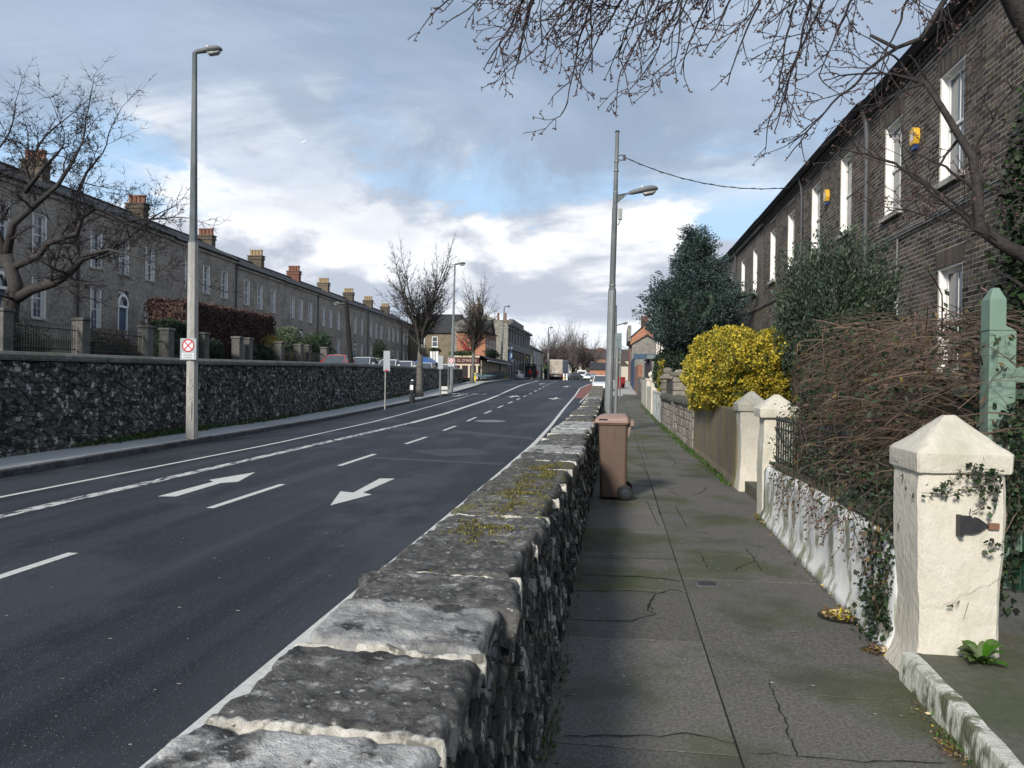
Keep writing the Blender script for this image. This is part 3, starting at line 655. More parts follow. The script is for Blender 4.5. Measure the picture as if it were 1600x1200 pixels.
# --- retaining wall across the road
rw = thing('retaining_wall', (-12.2, 20, G(20)), 'long dark rubble stone retaining wall with rounded coping across the road', 'stone wall')
yy = [4, 10, 14, 18, 22, 27, 33, 40, 48, 56, 63, 72, 80, 86]
m = MB()
for a, b in zip(yy[:-1], yy[1:]):
    m.quad((LWX(a), a, G(a)-.1), (LWX(b), b, G(b)-.1), (LWX(b), b, LWZ(b)-.15), (LWX(a), a, LWZ(a)-.15))
    m.quad((LWX(a)-.4, a, G(a)-.1), (LWX(b)-.4, b, G(b)-.1), (LWX(b)-.4, b, LWZ(b)-.15), (LWX(a)-.4, a, LWZ(a)-.15))
m.quad((LWX(86), 86, 1), (LWX(86)-.4, 86, 1), (LWX(86)-.4, 86, 2.95), (LWX(86), 86, 2.95)); m.build('wall_core', K['mortar_dark'], rw)
PL = lambda u, w, d: (LWX(u)+d, u, w)
st = rubble(12.5, 34, lambda u: G(u)+.06, lambda u: LWZ(u)-.2, (.06, .17), (.10, .29), PL, (.015, .06), .006)
st += rubble(34, 60, lambda u: G(u)+.08, lambda u: LWZ(u)-.2, (.09, .22), (.14, .5), PL, (.03, .10), .012, 6)
st += rubble(60, 86, lambda u: G(u)+.08, lambda u: LWZ(u)-.2, (.13, .30), (.18, .45), PL, (.03, .09), .012, 5)
emit_stones(st, 300, rw, K['stoneL'], lambda s: -(s[1]/(s[0]**2)) if s[0] > 14.6 else 0)
y = 11.
cope = []
while y < 86:
    L = random.uniform(1.1, 1.9); y1 = min(y+L, 86); r = []
    for q in (y+.008, (y+y1)/2, y1-.008):
        x, z = LWX(q)-.18, LWZ(q); r.append([(x+.27*c, q, z-.19+s*.19) for c, s in ((1, 0), (1.02, .25), (.9, .62), (.55, .92), (0, 1), (-.55, .92), (-.9, .62), (-1.02, .25), (-1, 0))])
    MB().loft(r).build('coping_stone', K['coping'], rw); y = y1
# ivy stains at the foot of the wall
P_ = []; 
for _ in range(2600):
    q = random.choice([(18.5, 1.2), (20, 1.5), (22, .8), (36, 3), (42, 1.4), (50, 3), (27, 2), (60, 4)]); y = random.gauss(q[0], q[1]); P_.append((LWX(y)+random.uniform(.03, .28), y, G(y)+.12+abs(random.gauss(0, .05))))
leaf_mesh('verge_weeds', P_, rnd_dir(np.tile([0.3, 0, 1.], (len(P_), 1)), .5), .09, .5, K['grass'], kind='stuff', label='small weeds growing along the foot of the stone wall')
# --- foreground parapet wall
WL = lambda y: ip(y, [(0, -.84), (20, -.86), (28, -1.0), (40, -1.25), (58, -1.6)])
WR = lambda y: ip(y, [(0, -.345), (12, -.34), (22, -.42), (40, -.62), (58, -.95)])
WT = lambda y: ip(y, [(0, 1.165), (2.5, 1.18), (12, 1.235), (22, 1.30), (40, 1.42), (58, 1.62)])
pw = thing('parapet_wall', (-.6, 5, Fp(5)), 'low rough stone wall with pale mortared cap stones between road and footpath', 'stone wall')
m = MB(); yy = [-1, 2, 5, 8, 12, 16, 20, 25, 30, 36, 42, 50, 57.8]
bt = lambda y: -.30+(WR(y)+.345)
for a, b in zip(yy[:-1], yy[1:]):
    za, zb = Fp(a)-.05, Fp(b)-.05; ta, tb = WT(a)-.06, WT(b)-.06
    m.quad((bt(a), a, za), (bt(b), b, zb), (WR(b)-.04, b, tb), (WR(a)-.04, a, ta)); m.quad((WL(a)+.05, a, G(a)-.1), (WL(b)+.05, b, G(b)-.1), (WL(b)+.05, b, tb), (WL(a)+.05, a, ta))
m.build('wall_core', K['mortar_dark'], pw)
def PR_(u, w, d):
    k = (w-Fp(u))/max(.2, WT(u)-Fp(u)); return (bt(u)+(WR(u)-.03-bt(u))*k+d, u, w)
st = rubble(.9, 12, lambda u: Fp(u)-.01, lambda u: WT(u)-.09, (.03, .085), (.05, .15), PR_, (.004, .026), .003)
st += rubble(12, 57, lambda u: Fp(u), lambda u: WT(u)-.09, (.08, .16), (.16, .34), PR_, (.01, .05), .008, 6)
emit_stones(st, 300, pw, K['stone'], lambda s: s[0])
stl = rubble(1.2, 12, lambda u: G(u)+.02, lambda u: WT(u)-.09, (.1, .22), (.15, .45), lambda u, w, d: (WL(u)+.05-d, u, w), (.02, .05), .01, 6)
emit_stones(stl, 0, pw, K['stone'], lambda s: s[0], 'roadside_stones')
def capstone(y0, y1, seed, dz=0, n=30, mat='slab', rough=.014):
    nx = n; ny = max(4, int(n*(y1-y0)/.5)); ny = min(ny, 44)
    xl = WL(y0)-.02+random.uniform(-.02, .03); xr_ = WR(y0)+random.uniform(-.03, .025); th = random.uniform(.09, .13)
    vs = []; th2 = random.uniform(-.012, .012)
    def ns(p, s): return noise.noise(Vector(p)*s+Vector((seed*3.7, seed*1.3, 0)))
    for j in range(ny+1):
        for i in range(nx+1):
            u, v = i/nx, j/ny; eu = min(u, 1-u); ev = min(v, 1-v)
            x = xl+(xr_-xl)*u; y = y0+(y1-y0)*v
            y += (.028*ns((x, seed, 0), 5.5)+.012*ns((x, seed, 3), 17))*(1-2*abs(v-.5))*0+(.035*ns((x*1.0, (y0 if v < .5 else y1)*7, 0), 4.5)+.012*ns((x, y0*3+v, 9), 19))*abs(2*v-1)
            x += (.045*ns((0, y, 1), 4)+.02*ns((3, y, 1), 13))*abs(2*u-1)
            z = WT(y)+dz+.006*ns((x, y, 0), 5)+rough*.55*ns((x, y, 2), 14)+.005*ns((x, y, 4), 38)+.003*ns((x, y, 9), 85)-.010*max(0, ns((x*1.0, y*1.6, 12), 9)-.25)*3+th2*(u-.5)*2
            rd = min(1, eu/.03); z -= .018*(1-rd)**2+.010*(1-min(1, ev/.035))**2
            vs.append((x, y, z))
    fs = [(j*(nx+1)+i, j*(nx+1)+i+1, (j+1)*(nx+1)+i+1, (j+1)*(nx+1)+i) for j in range(ny) for i in range(nx)]
    ring = [i for i in range(nx+1)]+[j*(nx+1)+nx for j in range(1, ny+1)]+[ny*(nx+1)+i for i in range(nx-1, -1, -1)]+[j*(nx+1) for j in range(ny-1, 0, -1)]
    base = len(vs); m_ = len(ring); cx, cy = (xl+xr_)/2, (y0+y1)/2
    for lv in (1, 2, 3):
        for k in ring:
            x, y, z = vs[k]; q = 1-.02*lv+.03*ns((x*3, y*3, lv*2), 8); vs.append((cx+(x-cx)*q, cy+(y-cy)*(1-.01*lv), z-th*lv/3+.01*ns((x, y, lv), 14)))
    prev = ring
    for lv in range(3):
        cur = [base+lv*m_+k for k in range(m_)]
        fs += [(prev[k], cur[k], cur[(k+1) % m_], prev[(k+1) % m_]) for k in range(m_)]; prev = cur
    o = MB().add(vs, fs, random.random()).build('cap_stone', K[mat], pw, smooth=True); return o
ce = [-.3, .55, 1.10, 1.60, 2.09, 2.52, 2.90, 3.50, 4.15, 4.85, 5.55, 6.35, 7.0, 7.75, 8.6, 9.4, 10.3, 11.4, 12.3, 13.3, 14.2, 15.4, 16.4, 17.5, 18.7, 20, 21.2, 22.5, 24, 25.3, 26.8, 28.4, 30]
cm = ['slab', 'slabdark', 'slab', 'slabdark', 'slab', 'slabdark', 'slabdark', 'slabdark', 'slabmoss', 'slabmoss', 'slabmoss', 'slabmoss', 'slabdark', 'slab', 'slabdark', 'slabmoss', 'slab']
mort = MB()
for i, (a, b) in enumerate(zip(ce[:-1], ce[1:])):
    wide = i in (2, 3, 4, 6, 13, 15, 16, 20, 24)
    g_ = .022 if wide else .008
    o = capstone(a+g_*(.9 if wide else .5), b-g_*.5, i, random.uniform(-.008, .008), 44 if a < 4 else (26 if a < 8 else 12), cm[i] if i < len(cm) else random.choice(['slab', 'slabdark', 'slabmoss']))
# mortar beds standing proud between the cap stones
def mortar(yc, w, seed, h=.0, amp=.03):
    n = 90; vs = []
    for i in range(n+1):
        u = i/n; x = WL(yc)-.015+(WR(yc)-WL(yc)+.03)*u
        dy = amp*noise.noise(Vector((x*4.5, seed*7.7, 0)))+.010*noise.noise(Vector((x*20, seed, 5)))
        ww = w*max(.12, .55+1.0*noise.noise(Vector((x*5.5, seed, 9)))+.45*noise.noise(Vector((x*26, seed, 2))))
        z = WT(yc)+h-.006+.009*noise.noise(Vector((x*14, seed, 1)))+.005*noise.noise(Vector((x*45, seed, 6)))-(.02 if i in (0, n) else 0)
        for k, q in enumerate((-1, -.55, 0, .55, 1)): vs.append((x, yc+dy+q*ww, z+(.004*(1-q*q))+(-.05 if abs(q) == 1 else 0)+.004*noise.noise(Vector((x*40, q*3, seed)))))
    fs = [(i*5+k, (i+1)*5+k, (i+1)*5+k+1, i*5+k+1) for i in range(n) for k in range(4)]
    for i in (0, n): 
        b0 = len(vs); vs += [(vs[i*5][0], vs[i*5][1], WT(yc)-.12), (vs[i*5+4][0], vs[i*5+4][1], WT(yc)-.12)]; fs.append((i*5, i*5+1, i*5+2, i*5+3, i*5+4, b0+1, b0))
    return MB().add(vs, fs).build('mortar_bed', K['mortar'], pw, smooth=True)
for i in range(1, len(ce)-1):
    big = {2: .021, 3: .026, 4: .021, 5: .009, 6: .019, 13: .020, 15: .022, 16: .026}.get(i, random.choice([.007, .012, .016]) if i < 20 else .03)
    mortar(ce[i], big, i*1.7, h=.0 if big > .015 else -.009)
yy = 30.
far = MB()
while yy < 57:
    L = random.uniform(.6, 1.3); far.box(((WL(yy)+WR(yy))/2, yy+L/2, WT(yy+L/2)-.04+random.uniform(-.02, .02)), (WR(yy)-WL(yy)+random.uniform(0, .06), L-.05, .1), 0, random.random()); yy += L
far.build('cap_stone', K['slabmoss'], pw)
# moss cushions and blades on the cap
P_ = []
for _ in range(5200):
    c = random.choice([(4.6, .25), (5.1, .3), (3.75, .22), (5.9, .3), (6.3, .2)]); y = random.gauss(*c); x = random.gauss(-.62 if y < 4.2 else -.55, .085)
    if WL(y)+.03 < x < WR(y)-.04 and noise.noise(Vector((x*9, y*7, 2))) > .02: P_.append((x, y, WT(y)+.004))
leaf_mesh('moss', P_, rnd_dir(np.tile([0, 0, 1.], (len(P_), 1)), .8), .014, .6, nmat('yellow_moss', (.15, .13, .035), (.08, .075, .022), 8, bump=0, tint=.5), pw, kind='stuff')
P_ = [(random.uniform(-.29, -.22), random.choice([random.gauss(4.2, .2), random.gauss(2.9, .3), random.gauss(3.4, .15), random.uniform(2, 12)]), 0) for _ in range(420)]
P_ = [(x, y, Fp(y)+.005) for x, y, _ in P_]
leaf_mesh('wall_foot_grass', P_, rnd_dir(np.tile([0.2, 0, 1.], (len(P_), 1)), .5), .028, .25, K['grass'], kind='stuff', label='sparse grass at the foot of the low wall')
# ================================================================== HOUSES
def facade_map(o, k, out):
    """o = (x, y) of u=0; the facade runs along (k, 1); out = -1 or +1 the side the front faces in x"""
    L = math.hypot(k, 1); d = (k/L, 1/L); n = (out/L*1, -k*out/L)
    return lambda u, w, dd: (o[0]+d[0]*u+n[0]*dd, o[1]+d[1]*u+n[1]*dd, w)
def holed(mb, P, u0, u1, w0, w1, holes, d=0., reveal=.12):
    us = sorted({u0, u1, *[h[0] for h in holes], *[h[1] for h in holes]}); ws = sorted({w0, w1, *[h[2] for h in holes], *[h[3] for h in holes]})
    us = [u for u in us if u0 <= u <= u1]; ws = [w for w in ws if w0 <= w <= w1]
    for a, b in zip(us[:-1], us[1:]):
        for c, e in zip(ws[:-1], ws[1:]):
            mu, mw = (a+b)/2, (c+e)/2
            if any(h[0] < mu < h[1] and h[2] < mw < h[3] for h in holes): continue
            mb.quad(P(a, c, d), P(b, c, d), P(b, e, d), P(a, e, d))
    for h in holes:
        a, b, c, e = h
        for q in ((a, c, b, c), (b, c, b, e), (b, e, a, e), (a, e, a, c)):
            mb.quad(P(q[0], q[1], d), P(q[2], q[3], d), P(q[2], q[3], d-reveal), P(q[0], q[1], d-reveal))
    return mb
def ubox(mb, P, u0, u1, w0, w1, d0, d1, t=.5):
    vs = [P(u, w, d) for d in (d0, d1) for u, w in ((u0, w0), (u1, w0), (u1, w1), (u0, w1))]
    return mb.add(vs, [(0, 1, 2, 3), (4, 5, 6, 7), (0, 1, 5, 4), (1, 2, 6, 5), (2, 3, 7, 6), (3, 0, 4, 7)], t)
def sash(P, h, parent, glass, frame='whiteframe', lining=True, lw=.035, panes=(2, 3), sill='lead', depth=.13, blind=False, silltag=True, fine=True, rl=.5):
    a, b, c, e = h; f = MB(); fw = .055
    if lining:   # painted plaster reveals
        for q in ((a, a+lw, c, e), (b-lw, b, c, e)): ubox(f, P, *q, -depth-.02, -.008)
        ubox(f, P, a+lw, b-lw, e-.03, e, -depth-.02, -.012)
    a2, b2 = (a+lw, b-lw) if lining else (a, b); md = (c+e)/2
    for q, dd in (((a2, b2, c, c+.07), 0), ((a2, b2, e-.09, e-.03), 0), ((a2, a2+fw, c+.07, e-.09), 0), ((b2-fw, b2, c+.07, e-.09), 0), ((a2+fw, b2-fw, md-.025, md+.025), .012)):
        ubox(f, P, *q, -depth-.03, -depth+.02+dd)
    if fine:
        for i in range(1, panes[0]):
            u = a2+fw+(b2-a2-2*fw)*i/panes[0]; ubox(f, P, u-.011, u+.011, c+.07, md-.025, -depth-.01, -depth+.008); ubox(f, P, u-.011, u+.011, md+.025, e-.09, -depth-.01, -depth+.008)
        for j in range(1, panes[1]):
            for lo, hi in ((c+.07, md-.025), (md+.025, e-.09)):
                w = lo+(hi-lo)*j/panes[1]; ubox(f, P, a2+fw, b2-fw, w-.009, w+.009, -depth-.01, -depth+.006)
    w_ = f.build('window', K[frame], parent)
    g_ = MB(); g_.quad(P(a2+fw, c+.07, -depth), P(b2-fw, c+.07, -depth), P(b2-fw, e-.09, -depth), P(a2+fw, e-.09, -depth)); g_.build('pane', K[glass], w_)
    if blind: ubox(MB(), P, a2+fw, b2-fw, md-.2 if blind == 1 else c+.08, e-.09, -depth-.05, -depth-.04).build('blind', K['blind'], w_)
    ubox(MB(), P, a-.09, b+.09, c-.09, c-.002, -depth, .07).build('sill', K[sill], w_)
    return w_
# --- right hand terrace
PRt = facade_map((5.0, 0), 0, -1)
K['sillR'] = nmat('stone_sill', (.42, .40, .36), (.3, .29, .26), 9, c=(.12, .12, .11), csc=3, bump=.4)
K['arch'] = nmat('gauged_brick', (.10, .082, .066), (.065, .055, .047), 20, bump=.5, bsc=60, tint=.3)
HR = [(4.0, 16.83, 7.42, [12.92, 15.5, 8.2, 5.4], 5.07, 6.76), (16.83, 22.5, 7.50, [18.55, 21.25], 5.28, 7.02), (22.5, 28.45, 7.50, [24.15, 26.85], 5.26, 6.93), (28.45, 34.6, 7.52, [30.2, 33.0], 5.2, 6.87), (34.6, 39.7, 7.54, [36.2, 38.6], 5.12, 6.85)]
RLAB = ['dark brown brick house nearest on the right, yellow alarm box between its upper windows',
        'second brown brick house on the right, alarm box between two narrow upper windows',
        'brown brick terraced house in the middle of the right row, behind the tall evergreen shrub',
        'brown brick terraced house fourth along the right row, its upper windows above the golden bush',
        'farthest brown brick house of the right row, beside the dark cypress tree']
def bricks(P, u0, u1, w0, w1, holes, arches, step=0, nparts=0, parent=None, key=None, dmin=.0):
    rows = []; j = 0; w = w0
    while w+.066 < w1:
        u = u0-(.112 if j % 2 else 0)
        while u < u1:
            a, b = max(u, u0), min(u+.215, u1)
            if b-a > .04:
                segs = [(a, b)]
                for h in holes+arches:
                    if h[2]-.03 < w+.033 < h[3]+.03:
                        ns_ = []
                        for s, e in segs:
                            if e <= h[0] or s >= h[1]: ns_.append((s, e))
                            else:
                                if s < h[0]-.03: ns_.append((s, h[0]))
                                if e > h[1]+.03: ns_.append((h[1], e))
                        segs = ns_
                for s, e in segs: rows.append((s, e, w))
            u += .225
        w += .075; j += 1
    return rows
def brick_geo(mb, P, s, e, w, d0=.0, t=.5):
    jj = [random.uniform(-.002, .002) for _ in range(4)]; d = .0025+random.uniform(-.0015, .0025)+d0
    vs = [P(s, w, -.01), P(e, w, -.01), P(e, w+.065, -.01), P(s, w+.065, -.01), P(s+.002, w+.002+jj[0], d), P(e-.002, w+.002+jj[1], d), P(e-.002, w+.062+jj[2], d), P(s+.002, w+.062+jj[3], d)]
    return mb.add(vs, [(4, 5, 6, 7), (0, 1, 5, 4), (1, 2, 6, 5), (2, 3, 7, 6), (3, 0, 4, 7)], t)
def voussoirs(mb, P, a, b, w, h=.26):
    n = int((b-a)/.075)
    for i in range(n+1):
        q = i/n-.5; x0 = a+(b-a)*i/(n+1)+.004; x1 = a+(b-a)*(i+1)/(n+1)-.004; sk = q*.13; dd = .008+random.uniform(-.002, .003)
        vs = [P(x0, w, -.01), P(x1, w, -.01), P(x1+sk, w+h, -.01), P(x0+sk, w+h, -.01), P(x0, w, dd), P(x1, w, dd), P(x1+sk, w+h, dd), P(x0+sk, w+h, dd)]
        mb.add(vs, [(4, 5, 6, 7), (0, 1, 5, 4), (1, 2, 6, 5), (2, 3, 7, 6), (3, 0, 4, 7)], random.random())
for hi, (y0, y1, ze, wins, ws0, ws1) in enumerate(HR):
    gz = Fp(y0)+.1; t = thing('terraced_house', (5, (y0+y1)/2, gz), RLAB[hi], 'house', 'brick houses of the right terrace')
    holes = [(c-.44, c+.44, ws0, ws1) for c in wins]
    gw = [(wins[0]-.47, wins[0]+.47, 2.15, 3.74)]
    if hi == 0: gw = [(12.43, 13.33, 2.10, 3.74), (5.0, 5.9, 2.1, 3.74)]
    if hi > 0: gw.append((wins[1]-.45, wins[1]+.45, .9, 3.3))
    else: gw.append((15.1, 16.0, 2.3, 3.72))
    allh = holes+gw; near = hi < 3
    wm = holed(MB(), PRt, y0, y1, -.2, ze, allh, 0, .14)
    wm.quad((5, y0, -.2), (9.5, y0, -.2), (9.5, y0, ze), (5, y0, ze)); wm.quad((5, y1, -.2), (9.5, y1, -.2), (9.5, y1, ze), (5, y1, ze))
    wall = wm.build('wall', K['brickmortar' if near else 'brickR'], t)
    if near:
        arches = [(h[0]-.05, h[1]+.05, h[3]+.004, h[3]+.262) for h in allh]
        bl = bricks(PRt, y0+.004, y1-.004, 1.4, ze-.22, allh, arches)
        random.shuffle(bl)
        if hi == 0: bl.sort(key=lambda b: 0 if 10.4 < b[0] and b[2] > 1.9 and b[0] < 12.2 else 1)
        rest = MB(); sh = {}
        for i, (s, e, w) in enumerate(bl):
            if hi == 0 and i < 300: brick_geo(MB(), PRt, s, e, w, 0, random.random()).build('brick', K['brick'], wall)
            else: brick_geo(rest, PRt, s, e, w, 0, random.random())
        rest.build('brickwork', K['brick'], wall, kind='stuff')
        am = MB()
        for a in arches: voussoirs(am, PRt, a[0], a[1], a[2])
        am.build('window_arches', K['arch'], wall, kind='stuff')
        dm = MB(); u = y0+.1
        while u < y1-.1:
            ubox(dm, PRt, u, u+.105, ze-.15, ze-.08, -.01, .075+random.uniform(-.005, .005), random.random()); u += .225
        ubox(dm, PRt, y0+.004, y1-.004, ze-.215, ze-.155, -.01, .035, .3); ubox(dm, PRt, y0+.004, y1-.004, ze-.075, ze-.004, -.01, .10, .6)
        dm.build('dentil_course', K['arch'], wall, kind='stuff')
    else: ubox(MB(), PRt, y0+.004, y1-.004, ze-.2, ze-.004, .002, .09).build('eaves_course', K['brickR'], t)
    for i, h in enumerate(holes+gw):
        up = i < len(holes); sash(PRt, h, t, 'glass', panes=(2, 1) if hi < 2 else (2, 2), sill='sillR', blind=(2 if hi == 0 and i in (0, 1) else (1 if (i+hi) % 2 else False)), fine=hi < 3)
    # gutter, roof
    gy = [(y0, 0), (y1, 0)]
    MB().tube([(4.83, y0+.01, ze+.03), (4.83, y1-.01, ze+.03)], .052, 8).build('gutter', K['pipe'], t)
    r = MB(); r.prism([(4.72, ze+.06), (7.3, ze+1.75), (9.8, ze+.06), (9.8, ze-.02), (7.3, ze+1.6), (4.80, ze-.02)], 'y', y0+.002, y1-.002)
    r.build('roof', K['slate'], t)
    c = MB(); c.b2(8.2, 9.3, y1-.4, y1+.3-.002, ze+.5, ze+2.2); c.build('chimney', K['chim'], t)
    if hi in (0, 1, 3):
        yp = y1-.02; rr = .052 if hi == 0 else .032
        MB().tube([(4.83, yp, ze), (4.90, yp, ze-.25), (4.92, yp, ze-.6), (4.92, yp, gz)], rr, 8).build('downpipe', K['pipe'], t)
# string cable across the nearest houses
m = MB(); m.tube([(4.965, y, 4.62+.012*math.sin(y*1.3)) for y in np.linspace(9, 16.6, 12)], .018, 5); m.tube([(4.955, y, 4.56) for y in np.linspace(9, 16.6, 8)], .012, 5)
m.tube([(4.965, 15.1, 4.55), (4.965, 15.12, 4.1), (4.965, 15.25, 3.4)], .012, 5)
tag(m.build('wall_cable', K['galv']), 'grey service cables clipped across the nearest brick house', 'cable')
m = MB(); m.tube([(4.96, y, 4.42+.006*y) for y in np.linspace(17, 39, 14)], .02, 5)
tag(m.build('wall_cable', K['galv']), 'long thin grey cable along the farther houses of the right row', 'cable')
def alarm(y, z, lab):
    t = thing('alarm_box', (4.99, y, z), lab, 'alarm', 'burglar alarm boxes on the right terrace')
    s = [(y-.13, z-.03), (y-.11, z+.12), (y, z+.17), (y+.11, z+.12), (y+.13, z-.03), (y+.08, z-.13), (y-.08, z-.13)]
    m = MB(); m.prism(s, 'x', 4.995, 4.90); bevel(m.build('cover', K['yplastic'], t), .012)
    MB().prism([(y-.08, z-.133), (y+.08, z-.133), (y+.05, z-.21), (y-.05, z-.21)], 'x', 4.99, 4.92).build('strobe', K['bplastic'], t)
    MB().quad((4.898, y-.055, z-.06), (4.898, y+.055, z-.06), (4.898, y+.055, z+.07), (4.898, y-.055, z+.07)).build('label_plate', K['signwhite'], t)
alarm(14.28, 6.1, 'yellow alarm box with blue base between the nearest upper windows'); alarm(20.0, 6.42, 'smaller looking yellow alarm box further along the brick wall')
# --- left hand terrace
HX0, HK = -26.5, -.05
PLt = facade_map((HX0, 0), HK, 1); LL = math.hypot(HK, 1)
LZ = lambda u: ip(u, [(30, 11.0), (52, 11.0), (62, 10.6), (85, 10.5), (125, 10.5)])
LS = lambda u: ip(u, [(30, 7.75), (56, 7.85), (64, 7.6), (74, 7.42), (88, 7.27), (125, 7.26)])
LH = [(29.4, 39.3, [31.2, 33.6, 36.2]), (39.3, 49.3, [40.9, 43.6, 46.5]), (49.3, 59.2, [51.5, 54.1, 57.1]), (59.2, 69.1, [61.2, 63.9, 66.8]), (69.1, 78.9, [71.6, 73.9, 76.7]), (78.9, 88.6, [80.8, 83.3, 86.2]),
      (88.6, 98.8, [90.5, 93.0, 96.1]), (98.8, 108.4, [100.5, 103.2, 106.0]), (108.4, 118.4, [110.6, 113.2, 116.2]), (118.4, 127, [120.5, 122.8, 125.2])]
LLAB = ['leftmost brick terraced house, mostly hidden behind the bare tree at the left edge', 'brick terraced house with arched white doorway showing behind the iron railings', 'brick terraced house behind the tall lamp post and the purple beech hedge',
        'brick terraced house with three upper windows above the right end of the beech hedge', 'brick terraced house behind the round grey green shrub', 'brick terraced house behind the leaning wooden pole, under the red brick chimney',
        'brick terraced house just right of the wooden pole, above the pale parked cars', 'brick terraced house right of the black downpipe, left of the street tree', 'brick terraced house whose front is partly crossed by the street tree branches', 'last and smallest looking house of the left terrace, behind the street tree']
def chimney(u, ze, parent, kind, i):
    x, y, _ = PLt(u, 0, -2.6); cm_ = 'chimred' if kind == 'r' else 'chim'; z0 = ze+.3; z1 = ze+2.35
    m = MB(); m.box((x, y, (z0+z1-.35)/2), (1.25, .62, z1-.35-z0)); m.box((x, y, z1-.28), (1.38, .74, .14)); m.box((x, y, z1-.15), (1.30, .66, .12)); m.box((x, y, z1-.04), (1.42, .78, .10))
    c = m.build('chimney', K[cm_], parent); n = 4
    for j in range(n):
        px_ = x-.45+.9*j/(n-1); MB().lathe((px_, y, z1), [(.17, 0), (.15, .1), (.145, .42), (.18, .46), (.18, .54), (.14, .56)], 10).build('chimney_pot', K['terracotta' if i in (0, 1, 2, 3, 5) else 'buff'], c)
def house_left(i, y0, y1, wins):
    ze = LZ((y0+y1)/2); gz = 3.6; c = PLt((y0+y1)/2*LL, 0, 0)
    t = thing('terraced_house', (c[0], c[1], gz), LLAB[i], 'house', 'grey brown brick houses of the left terrace')
    U = lambda y: y*LL
    up = [(U(w)-.53, U(w)+.53, LS(w), LS(w)+2.0) for w in wins]
    g0 = LS(y0)-3.1
    gr = [(U(wins[0])-.53, U(wins[0])+.53, g0, g0+2.0)]
    dr = (U(wins[1])-.55, U(wins[1])+.55, g0-1.0, g0+2.15); g3 = (U(wins[2])-.53, U(wins[2])+.53, g0, g0+2.0)
    if i == 1: gr = [(U(wins[0])-.5, U(wins[0])+.5, g0-.3, g0+2.0)]
    m = holed(MB(), PLt, U(y0), U(y1), gz-.3, ze, up+gr+[dr, g3], 0, .24)
    for u in (U(y0), U(y1)):
        a, b = PLt(u, gz-.3, 0), PLt(u, gz-.3, -5.7); m.quad(a, b, (b[0], b[1], ze), (a[0], a[1], ze))
        m.add([(a[0], a[1], ze), (b[0], b[1], ze), PLt(u, ze+1.46, -2.85)], [(0, 1, 2)])
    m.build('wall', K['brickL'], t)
    near = i < 5
    for h in up+gr+[g3]: sash(PLt, h, t, 'glassL', panes=(3, 2), sill='sillR', fine=near, depth=.20, lw=.085, blind=random.choice([False, False, False, 1, 2]))
    # doorway with fanlight
    a, b, c_, e = dr; w = c_+2.15
    dd = MB(); ubox(dd, PLt, a+.03, a+.15, c_, w, -.15, -.02); ubox(dd, PLt, b-.15, b-.03, c_, w, -.15, -.02); ubox(dd, PLt, a+.03, b-.03, w, w+.14, -.15, .01)
    n = 10; cx = (a+b)/2; ring = []
    for k in range(n):
        a0, a1 = math.pi*k/n, math.pi*(k+1)/n; r0, r1 = .43, .56
        q = [(cx+r*math.cos(x_), w+.16+r*math.sin(x_)*1.2) for r, x_ in ((r0, a0), (r1, a0), (r1, a1), (r0, a1))]
        dd.add([PLt(*p, -.02) for p in q]+[PLt(*p, .015) for p in q], [(0, 1, 2, 3), (4, 5, 6, 7), (0, 1, 5, 4), (1, 2, 6, 5), (2, 3, 7, 6), (3, 0, 4, 7)])
    fr = dd.build('door_surround', K['whiteframe'], t)
    ubox(MB(), PLt, a+.15, b-.15, c_, w, -.16, -.10).build('door', K[['bluepaint', 'bluepaint', 'maroon', 'dark', 'greenfence'][i % 5]], t)
    MB().quad(PLt(a, w+.14, -.13), PLt(b, w+.14, -.13), PLt(b, e, -.13), PLt(a, e, -.13)).build('fanlight', K['glassL'], fr)
    # eaves, gutter, roof
    ubox(MB(), PLt, U(y0)+.003, U(y1)-.003, ze-.22, ze-.003, .002, .12).build('eaves_course', K['brickL'], t)
    MB().tube([PLt(U(y0)+.01, ze+.03, .17), PLt(U(y1)-.01, ze+.03, .17)], .07, 6).build('gutter', K['pipe'], t)
    r = MB()
    prof = [(.30, ze+.05), (-2.9, ze+1.6), (-5.8, ze+.05), (-5.8, ze-.03), (-2.9, ze+1.48), (.20, ze-.03)]
    r.loft([[PLt(U(y0)+.002, w_, d) for d, w_ in prof], [PLt(U(y1)-.002, w_, d) for d, w_ in prof]]); ro = r.build('roof', K['slate'], t)
    MB().tube([PLt(U(y0)+.01, ze+1.63, -2.9), PLt(U(y1)-.01, ze+1.63, -2.9)], .09, 6).build('ridge', K['slate'], ro)
    if i in (2, 5): MB().quad(PLt(U(y1)-.25, ze+.15, .12), PLt(U(y1)+.0, ze+.15, .12), PLt(U(y1)-.0, ze+1.42, -2.4), PLt(U(y1)-.25, ze+1.42, -2.4)).build('flashing', K['lead'], ro)
    chimney(U(y0)+.2, ze, t, 'r' if i == 5 else 'n', i)
    if i in (0, 2, 4, 6, 8):
        q = U(y1)-.08 if i != 2 else U(59.0)
        MB().tube([PLt(q, ze, .15), PLt(q, ze-.4, .09), PLt(q, gz, .09)], .06, 6).build('downpipe', K['pipe'], t)
for i, (a, b, w) in enumerate(LH): house_left(i, a, b, w)
def pipe_on(y, z0, z1): pass
